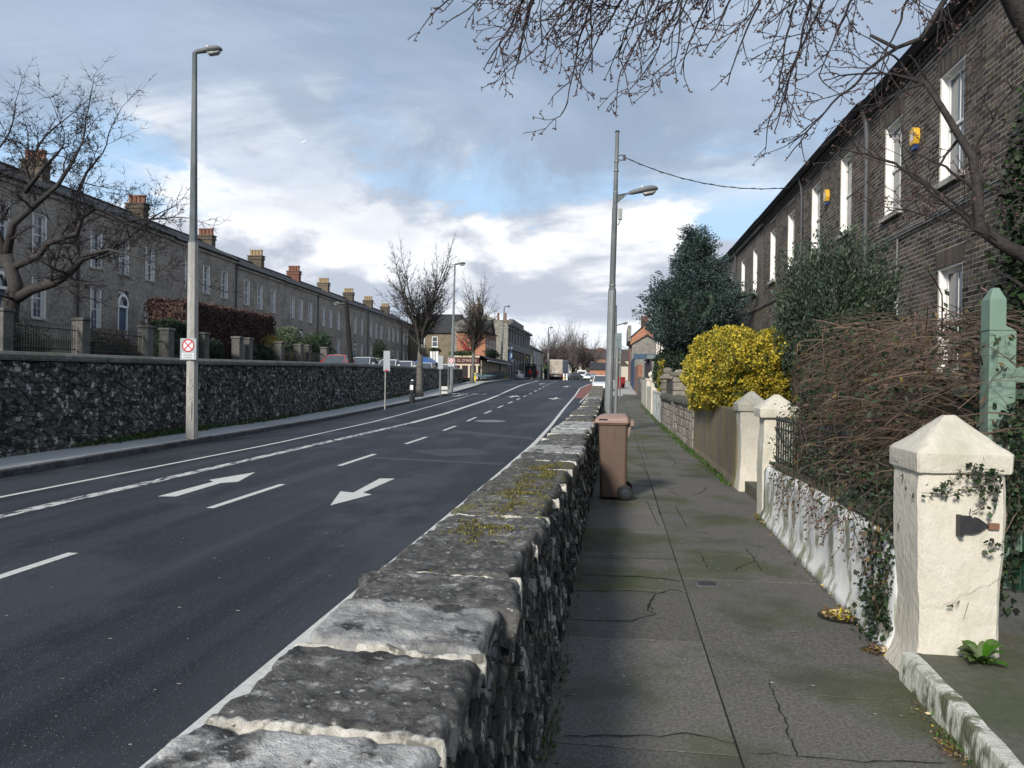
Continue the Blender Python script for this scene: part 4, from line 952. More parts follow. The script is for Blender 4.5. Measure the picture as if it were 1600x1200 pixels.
# ================================================================== STREET LAMPS AND POLES
def lantern(parent, tip=(0, 0, 0), s=1.0, rz=0., up=.10):
    """cobra lantern running along +x from tip"""
    R = Matrix.Rotation(rz, 3, 'Z'); o = Vector(tip)
    def T(p): return o+R@(Vector(p)*s)
    def ring(x, hw, zb, zt, n=10):
        r = []
        for k in range(n):
            a = 2*math.pi*k/n; c, s_ = math.cos(a), math.sin(a); z = (zt+zb)/2+(zt-zb)/2*s_; r.append(T((x, hw*c*(1 if s_ > -.3 else .95), z+up*x)))
        return r
    h = MB(); h.loft([ring(0, .05, -.05, .05), ring(.08, .075, -.07, .07), ring(.30, .11, -.06, .10), ring(.50, .15, -.055, .13), ring(.68, .155, -.05, .125), ring(.80, .11, -.045, .07), ring(.84, .05, -.03, .02)])
    ho = h.build('lamp_head', K['lampgrey'], parent, smooth=True)
    b = MB(); b.loft([ring(.40, .10, -.10, -.05), ring(.46, .125, -.17, -.05), ring(.70, .12, -.16, -.045), ring(.78, .08, -.09, -.04)]); b.build('lens', K['lens'], ho, smooth=True)
    m = MB(); m.lathe(T((.38, 0, .13)), [(.035*s, 0), (.035*s, .05*s), (.02*s, .075*s)], 8); m.build('photocell', K['signwhite'], ho)
    return ho
def lamp_post(loc, h, label, group, r0=.13, r1=.055, lrz=0., base_h=4.0, matn='concretepole', lean=(0, 0), ls=1., armless=False):
    t = thing('street_lamp', loc, label, 'street lamp', group); x, y, z = loc
    P = lambda q: (x+lean[0]*q/h, y+lean[1]*q/h, z+q)
    MB().tube([P(0), P(base_h)], [r0, r0*.86], 8).build('lower_shaft', K['concretepole' if matn == 'concretepole' else matn], t)
    MB().tube([P(base_h), P(base_h+.06), P(h)], [r0*.86, r0*.68, r1], 8).build('upper_shaft', K[matn if matn != 'concretepole' else 'galvdark'], t)
    if matn == 'concretepole': MB().box((x, y-r0*.86-.004, z+.75), (.12, .02, .5)).build('access_door', K['concretepole'], t)
    lantern(t, P(h+.02), ls, lrz); return t
L1 = (-10.93, 19.6, G(19.6)+.12)
l1 = lamp_post(L1, 10.05, 'tall pale street lamp on the left pavement carrying a no stopping sign', 'tall street lamps', .155, .062, .12, 5.1, lean=(-.05, 0), ls=.85)
# graffiti, a tangle of sprayed strokes
m = MB(); gx, gy, gz = L1[0]-.01, L1[1]-.172, L1[2]
for pts in ([(-.02, 1.75), (0, 1.55), (-.06, 1.35), (-.10, 1.15)], [(.09, 1.6), (.0, 1.52), (-.03, 1.4), (.05, 1.36), (.09, 1.44), (.02, 1.3), (-.05, 1.22)], [(-.06, 1.1), (.02, 1.2), (.09, 1.12), (0, 1.02), (-.08, .95)], [(.08, 1.02), (0, .95), (.06, .85), (-.07, .78)], [(-.09, .7), (.0, .82), (.07, .66)], [(.1, .98), (.06, .90), (-.02, .88)]):
    m.tube([(gx+a*1.0, gy+.012+abs(a)*.45, gz+b) for a, b in pts], .007, 4)
m.build('graffiti', K['chalk'], l1)
def clearway(loc, s, lab, group, tilt=0.):
    x, y, z = loc; t = thing('clearway_sign', loc, lab, 'sign', group)
    bevel(MB().b2(x-.24*s, x+.24*s, y-.012, y+.012, z-.30*s, z+.30*s).build('back_plate', K['signgrey'], t), .006)
    def disc(r, yy, n=32, c=(0, .10)): return [(x+c[0]*s+r*s*math.cos(2*math.pi*k/n), yy, z+c[1]*s+r*s*math.sin(2*math.pi*k/n)) for k in range(n)]
    MB().add(disc(.175, y-.0165), [tuple(range(32))]).build('disc', K['signwhite'], t)
    n = 32; a, b = disc(.180, y-.019), disc(.145, y-.019); m = MB(); m.add(a+b, [(k, (k+1) % n, n+(k+1) % n, n+k) for k in range(n)])
    for q in (1, -1):
        c = math.pi/4*q; dx, dz = math.cos(c), math.sin(c); w = .016*s; R = .15*s; cx, cz = x, z+.10*s
        m.add([(cx-dx*R-dz*w, y-.0205-.001*q, cz-dz*R+dx*w), (cx+dx*R-dz*w, y-.0205-.001*q, cz+dz*R+dx*w), (cx+dx*R+dz*w, y-.0205-.001*q, cz+dz*R-dx*w), (cx-dx*R+dz*w, y-.0205-.001*q, cz-dz*R-dx*w)], [(0, 1, 2, 3)])
    m.build('red_cross', K['red'], t)
    MB().b2(x-.17*s, x+.17*s, y-.018, y-.013, z-.265*s, z-.105*s).build('time_plate', K['signwhite'], t)
    m = MB()
    for r in range(3):
        u = -.14
        while u < .13:
            l = random.uniform(.02, .05); m.b2(x+u*s, x+min(u+l, .14)*s, y-.0205, y-.019, z+(-.150-r*.045)*s, z+(-.128-r*.045)*s); u += l+.012
    m.build('small_print', K['ink'], t)
clearway((L1[0]-.03, L1[1]-.17, L1[2]+2.33), .93, 'square no stopping sign with red crossed disc on the nearest tall lamp', 'no stopping signs on lamp posts')
p2 = (-12.75, 61.5, G(61.5)+.12)
lamp_post(p2, 10.0, 'second tall street lamp, between the two bare street trees', 'tall street lamps', .15, .06, .15, 5.0, 'galv', (.15, 0))
clearway((p2[0], p2[1]-.18, p2[2]+2.35), 1.15, 'small no stopping sign on the second tall lamp, before the pub', 'no stopping signs on lamp posts')
p3 = at(782, 591, 110); p3 = (p3[0], 110, G(110)+.12); lamp_post(p3, 10.0, 'third tall street lamp, beside the row of parked bicycles', 'tall street lamps', .16, .07, .1, 5, 'concretepole', (.4, 0)); clearway((p3[0], 109.8, p3[2]+2.3), 1.3, 'distant no stopping sign on the lamp by the bicycle row', 'no stopping signs on lamp posts')
p4 = at(856, 593, 154); lamp_post((p4[0], 154, G(154)+.1), 9.9, 'distant street lamp immediately left of the lorry', 'tall street lamps', .17, .08, .1, 5, 'concretepole')
p5 = at(910, 585, 215); lamp_post((p5[0], 215, G(215)+.1), 12, 'farthest pale street lamp, right of the lorry before bare trees', 'tall street lamps', .22, .12, .1, 5, 'concretepole')
# near right pole with lantern and cable
PX, PY = -.20, 22.2; PZ = Fp(PY); t = thing('street_lamp', (PX, PY, PZ), 'tall grey steel pole on the footpath beside the brown bin, with side lantern', 'street lamp', 'steel lamp poles on the right footpath')
ln = lambda q: (PX+.018*q, PY, PZ+q)
MB().tube([ln(0), ln(3.9)], .115, 12).build('lower_shaft', K['galv'], t); MB().tube([ln(3.9), ln(4.0), ln(6.15)], [.115, .085, .078], 12).build('upper_shaft', K['galvdark'], t)
MB().tube([ln(6.15), ln(6.25), ln(6.95), ln(7.0), ln(8.25)], [.078, .066, .062, .056, .053], 12).build('top_shaft', K['galvdark'], t)
for q in (4.05, 6.1, 6.6, 7.2, 7.45): MB().tube([ln(q-.02), ln(q+.02)], .098 if q < 5 else .073, 12).build('clamp_band', K['galv'], t)
MB().tube([ln(8.25), ln(8.29)], .062, 12).build('cap', K['iron'], t)
ax, ay, azz = ln(6.52); MB().tube([(ax+.05, ay, azz), (ax+.42, ay, azz+.06)], .025, 8).add([(ax+.05, ay-.01, azz-.22), (ax+.30, ay-.01, azz), (ax+.05, ay-.01, azz), (ax+.05, ay+.01, azz-.22), (ax+.30, ay+.01, azz), (ax+.05, ay+.01, azz)], [(0, 1, 2), (3, 4, 5), (0, 1, 4, 3), (1, 2, 5, 4), (0, 2, 5, 3)]).build('bracket', K['galvdark'], t)
lantern(t, (ax+.38, ay, azz+.065), .92, 0, .13)
bx = ln(6.0); bevel(MB().box((bx[0]+.15, bx[1], bx[2]), (.11, .12, .30)).build('junction_box', K['lens'], t), .012)
MB().tube([(bx[0]+.15, bx[1], bx[2]-.15), (bx[0]+.12, bx[1], bx[2]-.25), (bx[0]+.08, bx[1], bx[2]-.3)], .012, 5).build('cable_tail', K['iron'], t)
mp = MB(); mp.tube([(PX+.20, PY+.05, PZ), (PX+.24, PY+.05, PZ+2.35)], .045, 8); tag(mp.build('sign_post', K['galv']), 'short thin steel post standing tight beside the tall grey pole', 'post')
hk = ln(7.55); m = MB(); m.tube([(hk[0]+.05, hk[1], hk[2]+.05), (hk[0]+.16, hk[1], hk[2]+.08), (hk[0]+.2, hk[1], hk[2]), (hk[0]+.16, hk[1], hk[2]-.07), (hk[0]+.05, hk[1], hk[2]-.05)], .014, 5); m.box((hk[0]+.22, hk[1], hk[2]), (.07, .06, .14)); m.build('cable_hook', K['iron'], t)
a = Vector((hk[0]+.24, hk[1], hk[2])); b = Vector(at_x(1243, 292, 4.95)); pts = []
for i in range(25): s = i/24; q = a.lerp(b, s); q.z -= 4*.28*s*(1-s)*1.2; pts.append(q)
m = MB(); m.tube(pts, .012, 5); m.tube([Vector(p)+Vector((.0, .0, .022*math.sin(i*2.2))) for i, p in enumerate(pts)], .008, 4)
tag(m.build('overhead_cable', K['iron']), 'black cable sagging from the steel pole to the brick terrace', 'cable')
# second steel lamp on the right path
p6 = at(961, 600, 46); z6 = Fp(46); t = thing('street_lamp', (p6[0], 46, z6), 'farther steel lamp pole behind the grey sign back on the right footpath', 'street lamp', 'steel lamp poles on the right footpath')
tp = at(961, 481, 100); p6 = at(961, 600, 100); z6 = Fp(100)
t.location = (p6[0], 100, z6)
MB().tube([(p6[0], 100, z6), (p6[0], 100, 11.4)], [.16, .11], 8).build('shaft', K['galvdark'], t)
MB().tube([(p6[0], 100, 8.9), (p6[0]+.6, 100, 9.05)], .06, 6).build('bracket', K['galvdark'], t); lantern(t, (p6[0]+.5, 100, 9.05), 1.15, 0, .2)
# leaning timber pole across the road
q0, q1 = on(553, 629, lambda y: G(y)+.12), None; Yp = 41.0; b0 = at(553, 629, Yp); b1 = at(541, 470, Yp)
t = thing('timber_pole', (b0[0], Yp, G(Yp)+.12), 'leaning dark timber pole with a small lantern in front of the stone wall', 'pole'); 
MB().tube([(b0[0], Yp, G(Yp)+.12), tuple(b1)], [.15, .11], 10).build('pole', K['wood'], t)
MB().tube([(b1[0]-.02, Yp, b1[2]-.1), (b1[0]-.3, Yp-.1, b1[2]-.15)], .02, 5).build('bracket', K['galv'], t); lantern(t, (b1[0]-.25, Yp-.1, b1[2]-.15), .5, math.pi, 0)
MB().box((b0[0]-.02, Yp-.12, G(Yp)+1.1), (.16, .1, 1.9)).build('cable_guard', K['wood'], t)
# ================================================================== THE BIN
def wheelie(loc, rz):
    t = thing('wheelie_bin', (0, 0, 0), 'brown two wheeled bin with paler lid standing against the low stone wall', 'bin')
    # local: x = front(-) to back(+), y = width
    def rect(x0, x1, hy, z, c=.045, n=3):
        pts = []
        for cx, cy, a0 in ((x1-c, hy-c, 0), (x0+c, hy-c, 90), (x0+c, -hy+c, 180), (x1-c, -hy+c, 270)):
            for k in range(n+1): a = math.radians(a0+90*k/n); pts.append((cx+c*math.cos(a), cy+c*math.sin(a), z))
        return pts
    b = MB(); b.loft([rect(-.215, .185, .20, .03), rect(-.225, .195, .205, .06), rect(-.262, .205, .235, .93), rect(-.265, .208, .238, .965), rect(-.285, .225, .258, .965), rect(-.285, .225, .258, 1.0)])
    bo = b.build('body', K['bin'], t); bevel(bo, .006)
    m = MB()
    for x in (-.13, -.01): m.b2(x-.003, x+.003, -.2405, -.2345, .80, .93)
    m.tube([(.205, -.222, .70), (.09, -.224, .70), (.05, -.222, .67), (.045, -.208, .40)], .004, 4)
    m.build('moulded_ribs', K['bin'], bo)
    # lid: shallow dome overhanging the front
    l = MB(); l.loft([rect(-.335, .235, .272, .985), rect(-.335, .235, .272, 1.01), rect(-.30, .228, .268, 1.045), rect(-.25, .20, .235, 1.075), rect(-.16, .17, .19, 1.098)])
    lo = l.build('lid', K['binlid'], t, smooth=False); bevel(lo, .008)
    MB().b2(-.26, -.12, -.272, -.262, 1.022, 1.043).build('lid_slot', K['dark'], lo)
    MB().loft([[(-.335, y, 1.0), (-.325, y, 1.03), (-.36, y, .985), (-.352, y, .955), (-.335, y, .96)] for y in (-.25, .25)]).build('lid_lip', K['binlid'], lo)
    h = MB(); h.tube([(.29, -.20, 1.005), (.29, .20, 1.005)], .017, 8); 
    for y in (-.19, .0, .19): h.box((.255, y, .985), (.09, .03, .055))
    for y in (-.17, .17): h.loft([[(.20, y-.02, .86), (.215, y-.02, .80), (.26, y-.02, .955), (.26, y-.02, .995), (.2, y-.02, .995)], [(.20, y+.02, .86), (.215, y+.02, .80), (.26, y+.02, .955), (.26, y+.02, .995), (.2, y+.02, .995)]])
    h.build('handle', K['binlid'], t)
    for s in (-1, 1):
        w = MB(); y0, y1 = s*.20, s*.255; prof = [(.02, y0), (.085, y0), (.10, y0+s*.01), (.10, y1-s*.01), (.085, y1), (.02, y1)]
        n = 20; vs = []
        for r, yy_ in prof:
            for k in range(n): a = 2*math.pi*k/n; vs.append((.175+r*math.cos(a), yy_, .10+r*math.sin(a)))
        w.add(vs, [(i*n+k, i*n+(k+1) % n, (i+1)*n+(k+1) % n, (i+1)*n+k) for i in range(5) for k in range(n)]+[tuple(range(n-1, -1, -1)), tuple(5*n+k for k in range(n))])
        wo = w.build('wheel', K['rubber'], t)
        hb = MB(); vs = []
        for r, yy_ in ((.055, y1), (.05, y1+s*.006), (.015, y1+s*.008), (.013, y1+s*.018)):
            for k in range(n): a = 2*math.pi*k/n; vs.append((.175+r*math.cos(a), yy_, .10+r*math.sin(a)))
        hb.add(vs, [(i*n+k, i*n+(k+1) % n, (i+1)*n+(k+1) % n, (i+1)*n+k) for i in range(3) for k in range(n)]+[tuple(3*n+k for k in range(n))]); hb.build('hub', K['rim'], wo)
    MB().tube([(.175, -.2, .10), (.175, .2, .10)], .012, 6).build('axle', K['rim'], t)
    m = MB(); random.seed(4)
    for k in range(16):
        x, z = random.uniform(-.2, .16), random.uniform(.12, .75); L = random.uniform(.02, .09); dz = random.uniform(-.03, .03); m.quad((x, -.2415+.04*(1-z/.96)*.9, z), (x+L, -.2415+.04*(1-z/.96)*.9, z+dz), (x+L, -.2415+.04*(1-z/.96)*.9, z+dz+.002), (x, -.2415+.04*(1-z/.96)*.9, z+.002))
    m.build('scratches', K['binlid'], bo)
    for o in [t]+list(t.children_recursive):
        if o.type != 'MESH': continue
        wheelish = o.name.split('.')[0] in ('wheel', 'hub', 'axle')
        for v in o.data.vertices: v.co.x = v.co.x-.040 if wheelish else v.co.x*.77; v.co.z *= .97
    place(t, loc, rz); return t
wheelie((.0, 10.25, Fp(10.25)), .0)
# ================================================================== RIGHT HAND BOUNDARY
def displ(o, amt=.006, scale=9, seed=0):
    for v in o.data.vertices:
        w = v.co; n = noise.noise_vector(Vector(w)*scale+Vector((seed, 0, 0))); v.co = Vector(w)+n*amt
def sqring(cx, cy, hx, hy, z, c=.02, m=6):
    """rounded square ring with m points per side"""
    pts = []
    for (x0, y0), (x1, y1) in (((-hx+c, -hy), (hx-c, -hy)), ((hx, -hy+c), (hx, hy-c)), ((hx-c, hy), (-hx+c, hy)), ((-hx, hy-c), (-hx, -hy+c))):
        for k in range(m): s = k/(m-1); pts.append((cx+x0+(x1-x0)*s, cy+y0+(y1-y0)*s, z))
    return pts
def pillar(x0, x1, y0, y1, zb, zs, za, lab, rim=.11, over=.035, flare=.03, seed=1, group=None, mat='cream', amt=.008, lowflare=0):
    cx, cy = (x0+x1)/2, (y0+y1)/2; hx, hy = (x1-x0)/2, (y1-y0)/2
    t = thing('gate_pillar', (cx, cy, zb), lab, 'pillar', group); r = []
    n = 22
    for i in range(n+1):
        s = i/n; z = zb+(zs-zb)*s; f = flare*max(0, 1-s*3.2)**1.5+.010*math.sin(s*6+seed); lf = lowflare*max(0, 1-s*6.5)
        rg = sqring(cx-lf/2, cy-lf*.1, hx+f+lf/2, hy+f, z, .02); r.append(rg)
    sh = MB().loft(r).build('shaft', K[mat], t, smooth=False); displ(sh, amt, 5, seed); displ(sh, amt*.5, 17, seed+4)
    sh.data.shade_smooth(); sh.data.set_sharp_from_angle(angle=math.radians(38))
    ox, oy = hx+over, hy+over; c = []
    c.append(sqring(cx, cy, hx-.01, hy-.01, zs-.002, .02)); c.append(sqring(cx, cy, ox-.004, oy-.004, zs, .012)); c.append(sqring(cx, cy, ox, oy, zs+.01, .012)); c.append(sqring(cx, cy, ox+.002, oy+.002, zs+rim*.85, .012)); c.append(sqring(cx, cy, ox-.012, oy-.012, zs+rim, .014))
    for k in range(1, 12):
        s = k/12; c.append(sqring(cx, cy, (ox-.012)*(1-s)+.008*s, (oy-.012)*(1-s)+.008*s, zs+rim+(za-zs-rim)*s, .03*(1-s)))
    co = MB().loft(c).build('cap', K[mat], t); displ(co, .005, 7, seed+2); displ(co, .003, 24, seed+7); co.data.shade_smooth(); co.data.set_sharp_from_angle(angle=math.radians(30))
    return t
BX = 1.46
pl = pillar(1.555, 1.955, 4.32, 4.70, Fp(4)-.03, 1.462, 1.765, 'large cream rendered pillar with pyramid cap and black iron hinge, nearest on the right', flare=.012, seed=3, lowflare=.055, over=.028, rim=.115)
h = MB(); hz = 1.205; h.add([(1.73, 4.305, hz+.045), (1.785, 4.303, hz+.045), (1.795, 4.303, hz+.028), (1.805, 4.303, hz+.04), (1.82, 4.303, hz+.035), (1.87, 4.303, hz+.0), (1.825, 4.303, hz-.035), (1.795, 4.303, hz-.045), (1.73, 4.305, hz-.045)]+[(a, 4.285, b) for a, b in ((1.73, hz+.045), (1.785, hz+.045), (1.795, hz+.028), (1.805, hz+.04), (1.82, hz+.035), (1.87, hz), (1.825, hz-.035), (1.795, hz-.045), (1.73, hz-.045))], [tuple(range(8, -1, -1)), tuple(range(9, 18))]+[(i, (i+1) % 9, 9+(i+1) % 9, 9+i) for i in range(9)])
h.b2(1.717, 1.737, 4.25, 4.3, hz-.055, hz+.05); h.build('hinge_strap', K['iron'], pl)
MB().box((1.895, 4.3, hz-.005), (.05, .02, .03)).build('rust_patch', K['terracotta'], pl)
for c, w in (([(1440, 948), (1456, 944), (1470, 950), (1478, 942), (1492, 938), (1500, 929), (1518, 926), (1530, 916), (1545, 914), (1562, 902)], .0007),):
    P = [at(px, py, 4.3) for px, py in c]; m = MB(); m.tube([(p[0], 4.298, p[2]) for i, p in enumerate(P)], w, 4); m.build('render_crack', K['conc'], pl)
# low white wall, pillars, railings
lw = thing('garden_wall', (1.66, 7, Fp(7)), 'low flaking whitewashed wall with mossy foot running between the cream pillars', 'wall')
m = MB(); rr = []; N_ = 46
for i in range(N_+1):
    y = 4.68+(9.05-4.68)*i/N_; xb = 1.565+.06*(i/N_); zb = Fp(y)-.02; zt = 1.02+.02*math.sin(y*2)
    prof = [(xb-.05, zb), (xb-.03, zb+.07), (xb, zb+.14), (xb, zb+.25), (xb+.005, zb+.38), (xb+.006, zt-.06), (xb+.02, zt-.02), (xb+.05, zt), (xb+.22, zt), (xb+.22, zb)]
    rr.append([(x, y, z) for x, z in prof])
w_ = m.loft(rr).build('render', K['whitewash'], lw); displ(w_, .003, 3, 1); displ(w_, .002, 15, 3); w_.data.shade_smooth()
m = MB(); m.b2(1.66, 1.86, 4.75, 8.95, 1.035, 1.06); m.build('coping', K['step'], lw)
pillar(1.62, 1.95, 9.06, 9.42, Fp(9.2)-.03, 1.535, 1.80, 'cream gate pillar with pointed cap at the end of the low white wall', rim=.11, over=.045, flare=.02, seed=5, amt=.006)
pillar(1.70, 2.03, 11.2, 11.55, Fp(11.3)-.03, 1.53, 1.81, 'cream gate pillar beyond the garden gateway, against the stained concrete wall', rim=.11, over=.045, flare=.015, seed=8, amt=.006)
st_ = MB(); st_.b2(1.76, 3.0, 9.44, 11.18, Fp(10)-.1, Fp(10)+.15); tag(struct(st_, 'gate_step', K['step']))
rl = thing('iron_railing', (1.72, 8.1, 1.06), 'short black iron railing on the low white wall beside the cream pillar', 'railing')
y = 6.2
while y < 9.0:
    m = MB(); m.tube([(1.74, y, 1.05), (1.74, y, 1.50)], .008, 5); m.lathe((1.74, y, 1.50), [(.008, 0), (.018, .02), (.004, .06)], 6); m.build('bar', K['iron'], rl); y += .115
MB().b2(1.725, 1.755, 6.1, 9.03, 1.42, 1.435).build('rail', K['iron'], rl); MB().b2(1.725, 1.755, 6.1, 9.03, 1.10, 1.115).build('rail', K['iron'], rl)
bd = thing('cast_iron_gate', (1.9, 9.6, Fp(9.6)+.15), 'black iron garden gate swung open between two cream pillars', 'gate')
for i in range(8): MB().tube([(1.98+i*.11, 9.5, Fp(9.5)+.2), (1.98+i*.11, 9.5, 1.72)], .008, 5).build('bar', K['iron'], bd)
for z in (.8, 1.45, 1.66): MB().tube([(1.95, 9.5, z), (2.8, 9.5, z)], .012, 5).build('rail', K['iron'], bd)
# stained concrete wall
cw = MB(); rr = []
for i in range(25):
    y = 11.56+(17.0-11.56)*i/24; zb = Fp(y)-.03; zt = 1.53+.008*(y-11.5); x = 1.69-.012*(y-11.5)
    rr.append([(a, y, b) for a, b in ((x-.03, zb), (x-.02, zb+.08), (x, zb+.16), (x, zt-.015), (x+.015, zt), (x+.2, zt), (x+.2, zb))])
cw = cw.loft(rr).build('garden_wall', K['conc']); displ(cw, .005, 5, 1); tag(cw, 'plain stained concrete garden wall below the golden hedge bush', 'wall')
def block_pillar(x0, y0, w, zt, lab, cap=None, rows=None, top=None):
    zb = Fp(y0)-.02; t = thing('stone_pillar', (x0+w/2, y0+w/2, zb), lab, 'pillar', 'rock faced block pillars'); z = zb; hh = .235 if not rows else (zt-zb)/rows
    while z < zt-.05:
        h_ = min(hh*random.uniform(.95, 1.05), zt-z); o = MB().box((x0+w/2, y0+w/2, z+h_/2), (w-.012+random.uniform(-.012, .012), w-.012, h_-.014), 0, random.random()).build('block', K['granite'], t)
        bevel(o, .018, 2); z += h_
    if cap:
        bevel(MB().box((x0+w/2, y0+w/2, zt+.06), (w+.12, w+.12, .11)).build('cap', K['granite'], t), .02)
        MB().lathe((x0+w/2, y0+w/2, zt+.115), [(.17, 0), (.16, .04), (.12, .06), (.15, .12), (.16, .18), (.12, .24), (.05, .265)] if cap == 2 else [(.15, 0), (.14, .05), (.02, .07)], 12).build('finial', K['granite'], t)
    return t
def xw(y): return 1.60-.012*(y-17)
block_pillar(xw(17.1), 17.1, .36, 1.63, 'short block pillar at the near end of the rock faced wall', None)
block_pillar(xw(22), 22.0, .40, 2.08, 'taller block pillar with square cap beside the small gateway', 1)
block_pillar(xw(26.6), 26.6, .42, 2.02, 'block pillar topped by a rounded finial before the white wall', 2)
def block_wall(y0, y1, zt, lab, cop):
    t = thing('stone_garden_wall', (xw(y0), (y0+y1)/2, Fp(y0)), lab, 'wall'); z = Fp(y0)-.02; j = 0
    MB().b2(xw(y0)+.06, xw(y0)+.26, y0, y1, z, zt-.02).build('backing', K['mortar_dark'], t)
    while z < zt-.06:
        h_ = min(.2, zt-z); y = y0-(.2 if j % 2 else 0)
        while y < y1:
            a, b = max(y, y0), min(y+.42, y1)
            if b-a > .06: bevel(MB().box((xw(a)+.09+random.uniform(-.012, .012), (a+b)/2, z+h_/2), (.16, b-a-.014, h_-.014), 0, random.random()).build('block', K['granite'], t), .016, 1)
            y += .42
        z += h_; j += 1
    r = []
    for y in np.linspace(y0, y1, 12):
        r.append([(xw(y)+.14+.19*c, y, zt+.17*s) for c, s in ((1, 0), (.95, .4), (.7, .8), (0, 1), (-.7, .8), (-.95, .4), (-1, 0))])
    o = MB().loft(r).build('rounded_coping', K['granitemoss'], t); displ(o, .012, 8, 2)
block_wall(17.48, 21.98, 1.42, 'low rock faced block wall with mossy rounded coping', 1)
block_wall(22.42, 26.58, 1.40, 'second low block wall with mossy coping between two block pillars', 1)
rl = thing('iron_railing', (1.7, 24.5, 1.55), 'short dark railing above the second block wall between pillars', 'railing')
for i in range(14): MB().tube([(xw(24)+.14, 22.6+i*.3, 1.5), (xw(24)+.14, 22.6+i*.3, 2.0)], .012, 4).build('bar', K['iron'], rl)
MB().b2(xw(24)+.125, xw(24)+.155, 22.45, 26.5, 1.96, 1.98).build('rail', K['iron'], rl)
ww = MB(); ww.b2(1.50, 1.72, 27.05, 33.0, Fp(27)-.1, 1.52); ww.b2(1.48, 1.74, 27.05, 33.0, 1.525, 1.575); tag(ww.build('garden_wall', K['whitewash']), 'low white garden wall just beyond the finial topped pillar', 'wall')
def ballpillar(y, zt, lab, w=.45, x=1.44):
    t = thing('gate_pillar', (x+w/2, y, Fp(y)), lab, 'pillar', 'cream pillars with ball tops'); bevel(MB().b2(x, x+w, y, y+w, Fp(y)-.1, zt).build('shaft', K['cream'], t), .02); bevel(MB().b2(x-.04, x+w+.04, y-.04, y+w+.04, zt+.002, zt+.08).build('cap', K['cream'], t), .02)
    MB().lathe((x+w/2, y+w/2, zt+.08), [(.07, 0), (.06, .04), (.13, .12), (.15, .2), (.12, .28), (.03, .34)], 12).build('ball', K['cream'], t)
ballpillar(33.1, 1.95, 'cream pillar with ball top, nearer of the pair'); ballpillar(38.2, 2.0, 'cream pillar with ball top, farther of the pair')
m = MB(); m.b2(1.46, 1.7, 33.6, 38.15, Fp(34)-.2, 1.72); m.b2(1.46, 1.7, 38.7, 46, Fp(40)-.2, 2.03); tag(m.build('garden_wall', K['cream']), 'cream rendered wall stretch around the ball topped pillars', 'wall')
# brick, gates and sheds farther along
t = thing('yard_wall', (1.6, 55, Fp(55)), 'orange and brown brick yard wall with dark gateway along the far footpath', 'wall')
m = MB(); m.b2(1.62, 1.95, 60, 69.8, .8, 3.2); m.build('brick_pier', K['brickOY'], t); m = MB(); m.b2(1.62, 2.1, 46.1, 50, .6, 2.0); m.b2(1.62, 2.1, 54, 60, .7, 2.25); m.build('low_wall', K['stonewallY'], t)
MB().b2(2.1, 2.2, 50, 59.9, .8, 3.35).build('dark_gate', K['purplepaint'], t); MB().b2(1.9, 2.6, 50, 56, 3.36, 3.6).build('gate_lintel', K['signback'], t)
t = thing('blue_gate', (1.6, 78, Fp(78)), 'tall blue painted gate and fascia on the far right footpath', 'gate')
y = 70.; 
while y < 87: MB().b2(1.55, 1.62, y+.02, y+1.15, Fp(y)-.02, 4.1).build('board', K['bluepaint'], t); y += 1.17
MB().b2(1.5, 6, 69.9, 70.2, 3.9, 4.35).build('fascia', K['bluepaint'], t)
def gabled(name, x0, x1, y0, y1, z0, ze, za, wm, rm, lab, axis='y', wm2=None, group=None):
    """pitched building; ridge along y (gable faces the viewer) or along x"""
    t = thing(name, ((x0+x1)/2, (y0+y1)/2, z0), lab, 'building', group); m = MB(); s = MB(); xm, ym = (x0+x1)/2, (y0+y1)/2
    if axis == 'y':
        m.add([(x0, y0, z0), (x1, y0, z0), (x1, y0, ze), (xm, y0, za), (x0, y0, ze)], [(0, 1, 2, 3, 4)]);         s.quad((x0, y0, z0), (x0, y1, z0), (x0, y1, ze), (x0, y0, ze)); s.quad((x1, y0, z0), (x1, y1, z0), (x1, y1, ze), (x1, y0, ze))
        r = MB().prism([(x0-.25, ze-.12), (xm, za+.1), (x1+.25, ze-.12), (x1+.25, ze-.0), (xm, za+.28), (x0-.25, ze-.0)], 'y', y0-.12, y1+.1)
    else:
        m.quad((x0, y0, z0), (x1, y0, z0), (x1, y0, ze), (x0, y0, ze)); s.quad((x0, y1, z0), (x1, y1, z0), (x1, y1, ze), (x0, y1, ze))
        for x in (x0, x1): s.add([(x, y0, z0), (x, y1, z0), (x, y1, ze), (x, ym, za), (x, y0, ze)], [(0, 1, 2, 3, 4)])
        r = MB().prism([(y0-.3, ze-.12), (ym, za+.1), (y1+.3, ze-.12), (y1+.3, ze), (ym, za+.28), (y0-.3, ze)], 'x', x0-.1, x1+.1)
    m.build('front_wall', K[wm], t); s.build('side_wall', K[wm2 or wm], t); r.build('roof', K[rm], t); return t
def simple_window(parent, P, a, b, c, e, name='window', d=.02, frame='whiteframe', glass='glassL', sillm='whiteframe'):
    f = MB(); fw = .09
    for q in ((a, b, c, c+fw), (a, b, e-fw, e), (a, a+fw, c+fw, e-fw), (b-fw, b, c+fw, e-fw), (a+fw, b-fw, (c+e)/2-.04, (c+e)/2+.04)): ubox(f, P, *q, d*.2, d+.05)
    o = f.build(name, K[frame], parent); MB().quad(P(a+fw, c+fw, d), P(b-fw, c+fw, d), P(b-fw, e-fw, d), P(a+fw, e-fw, d)).build('pane', K[glass], o)
    ubox(MB(), P, a-.08, b+.08, c-.12, c-.005, .0, .14).build('sill', K[sillm], o); return o
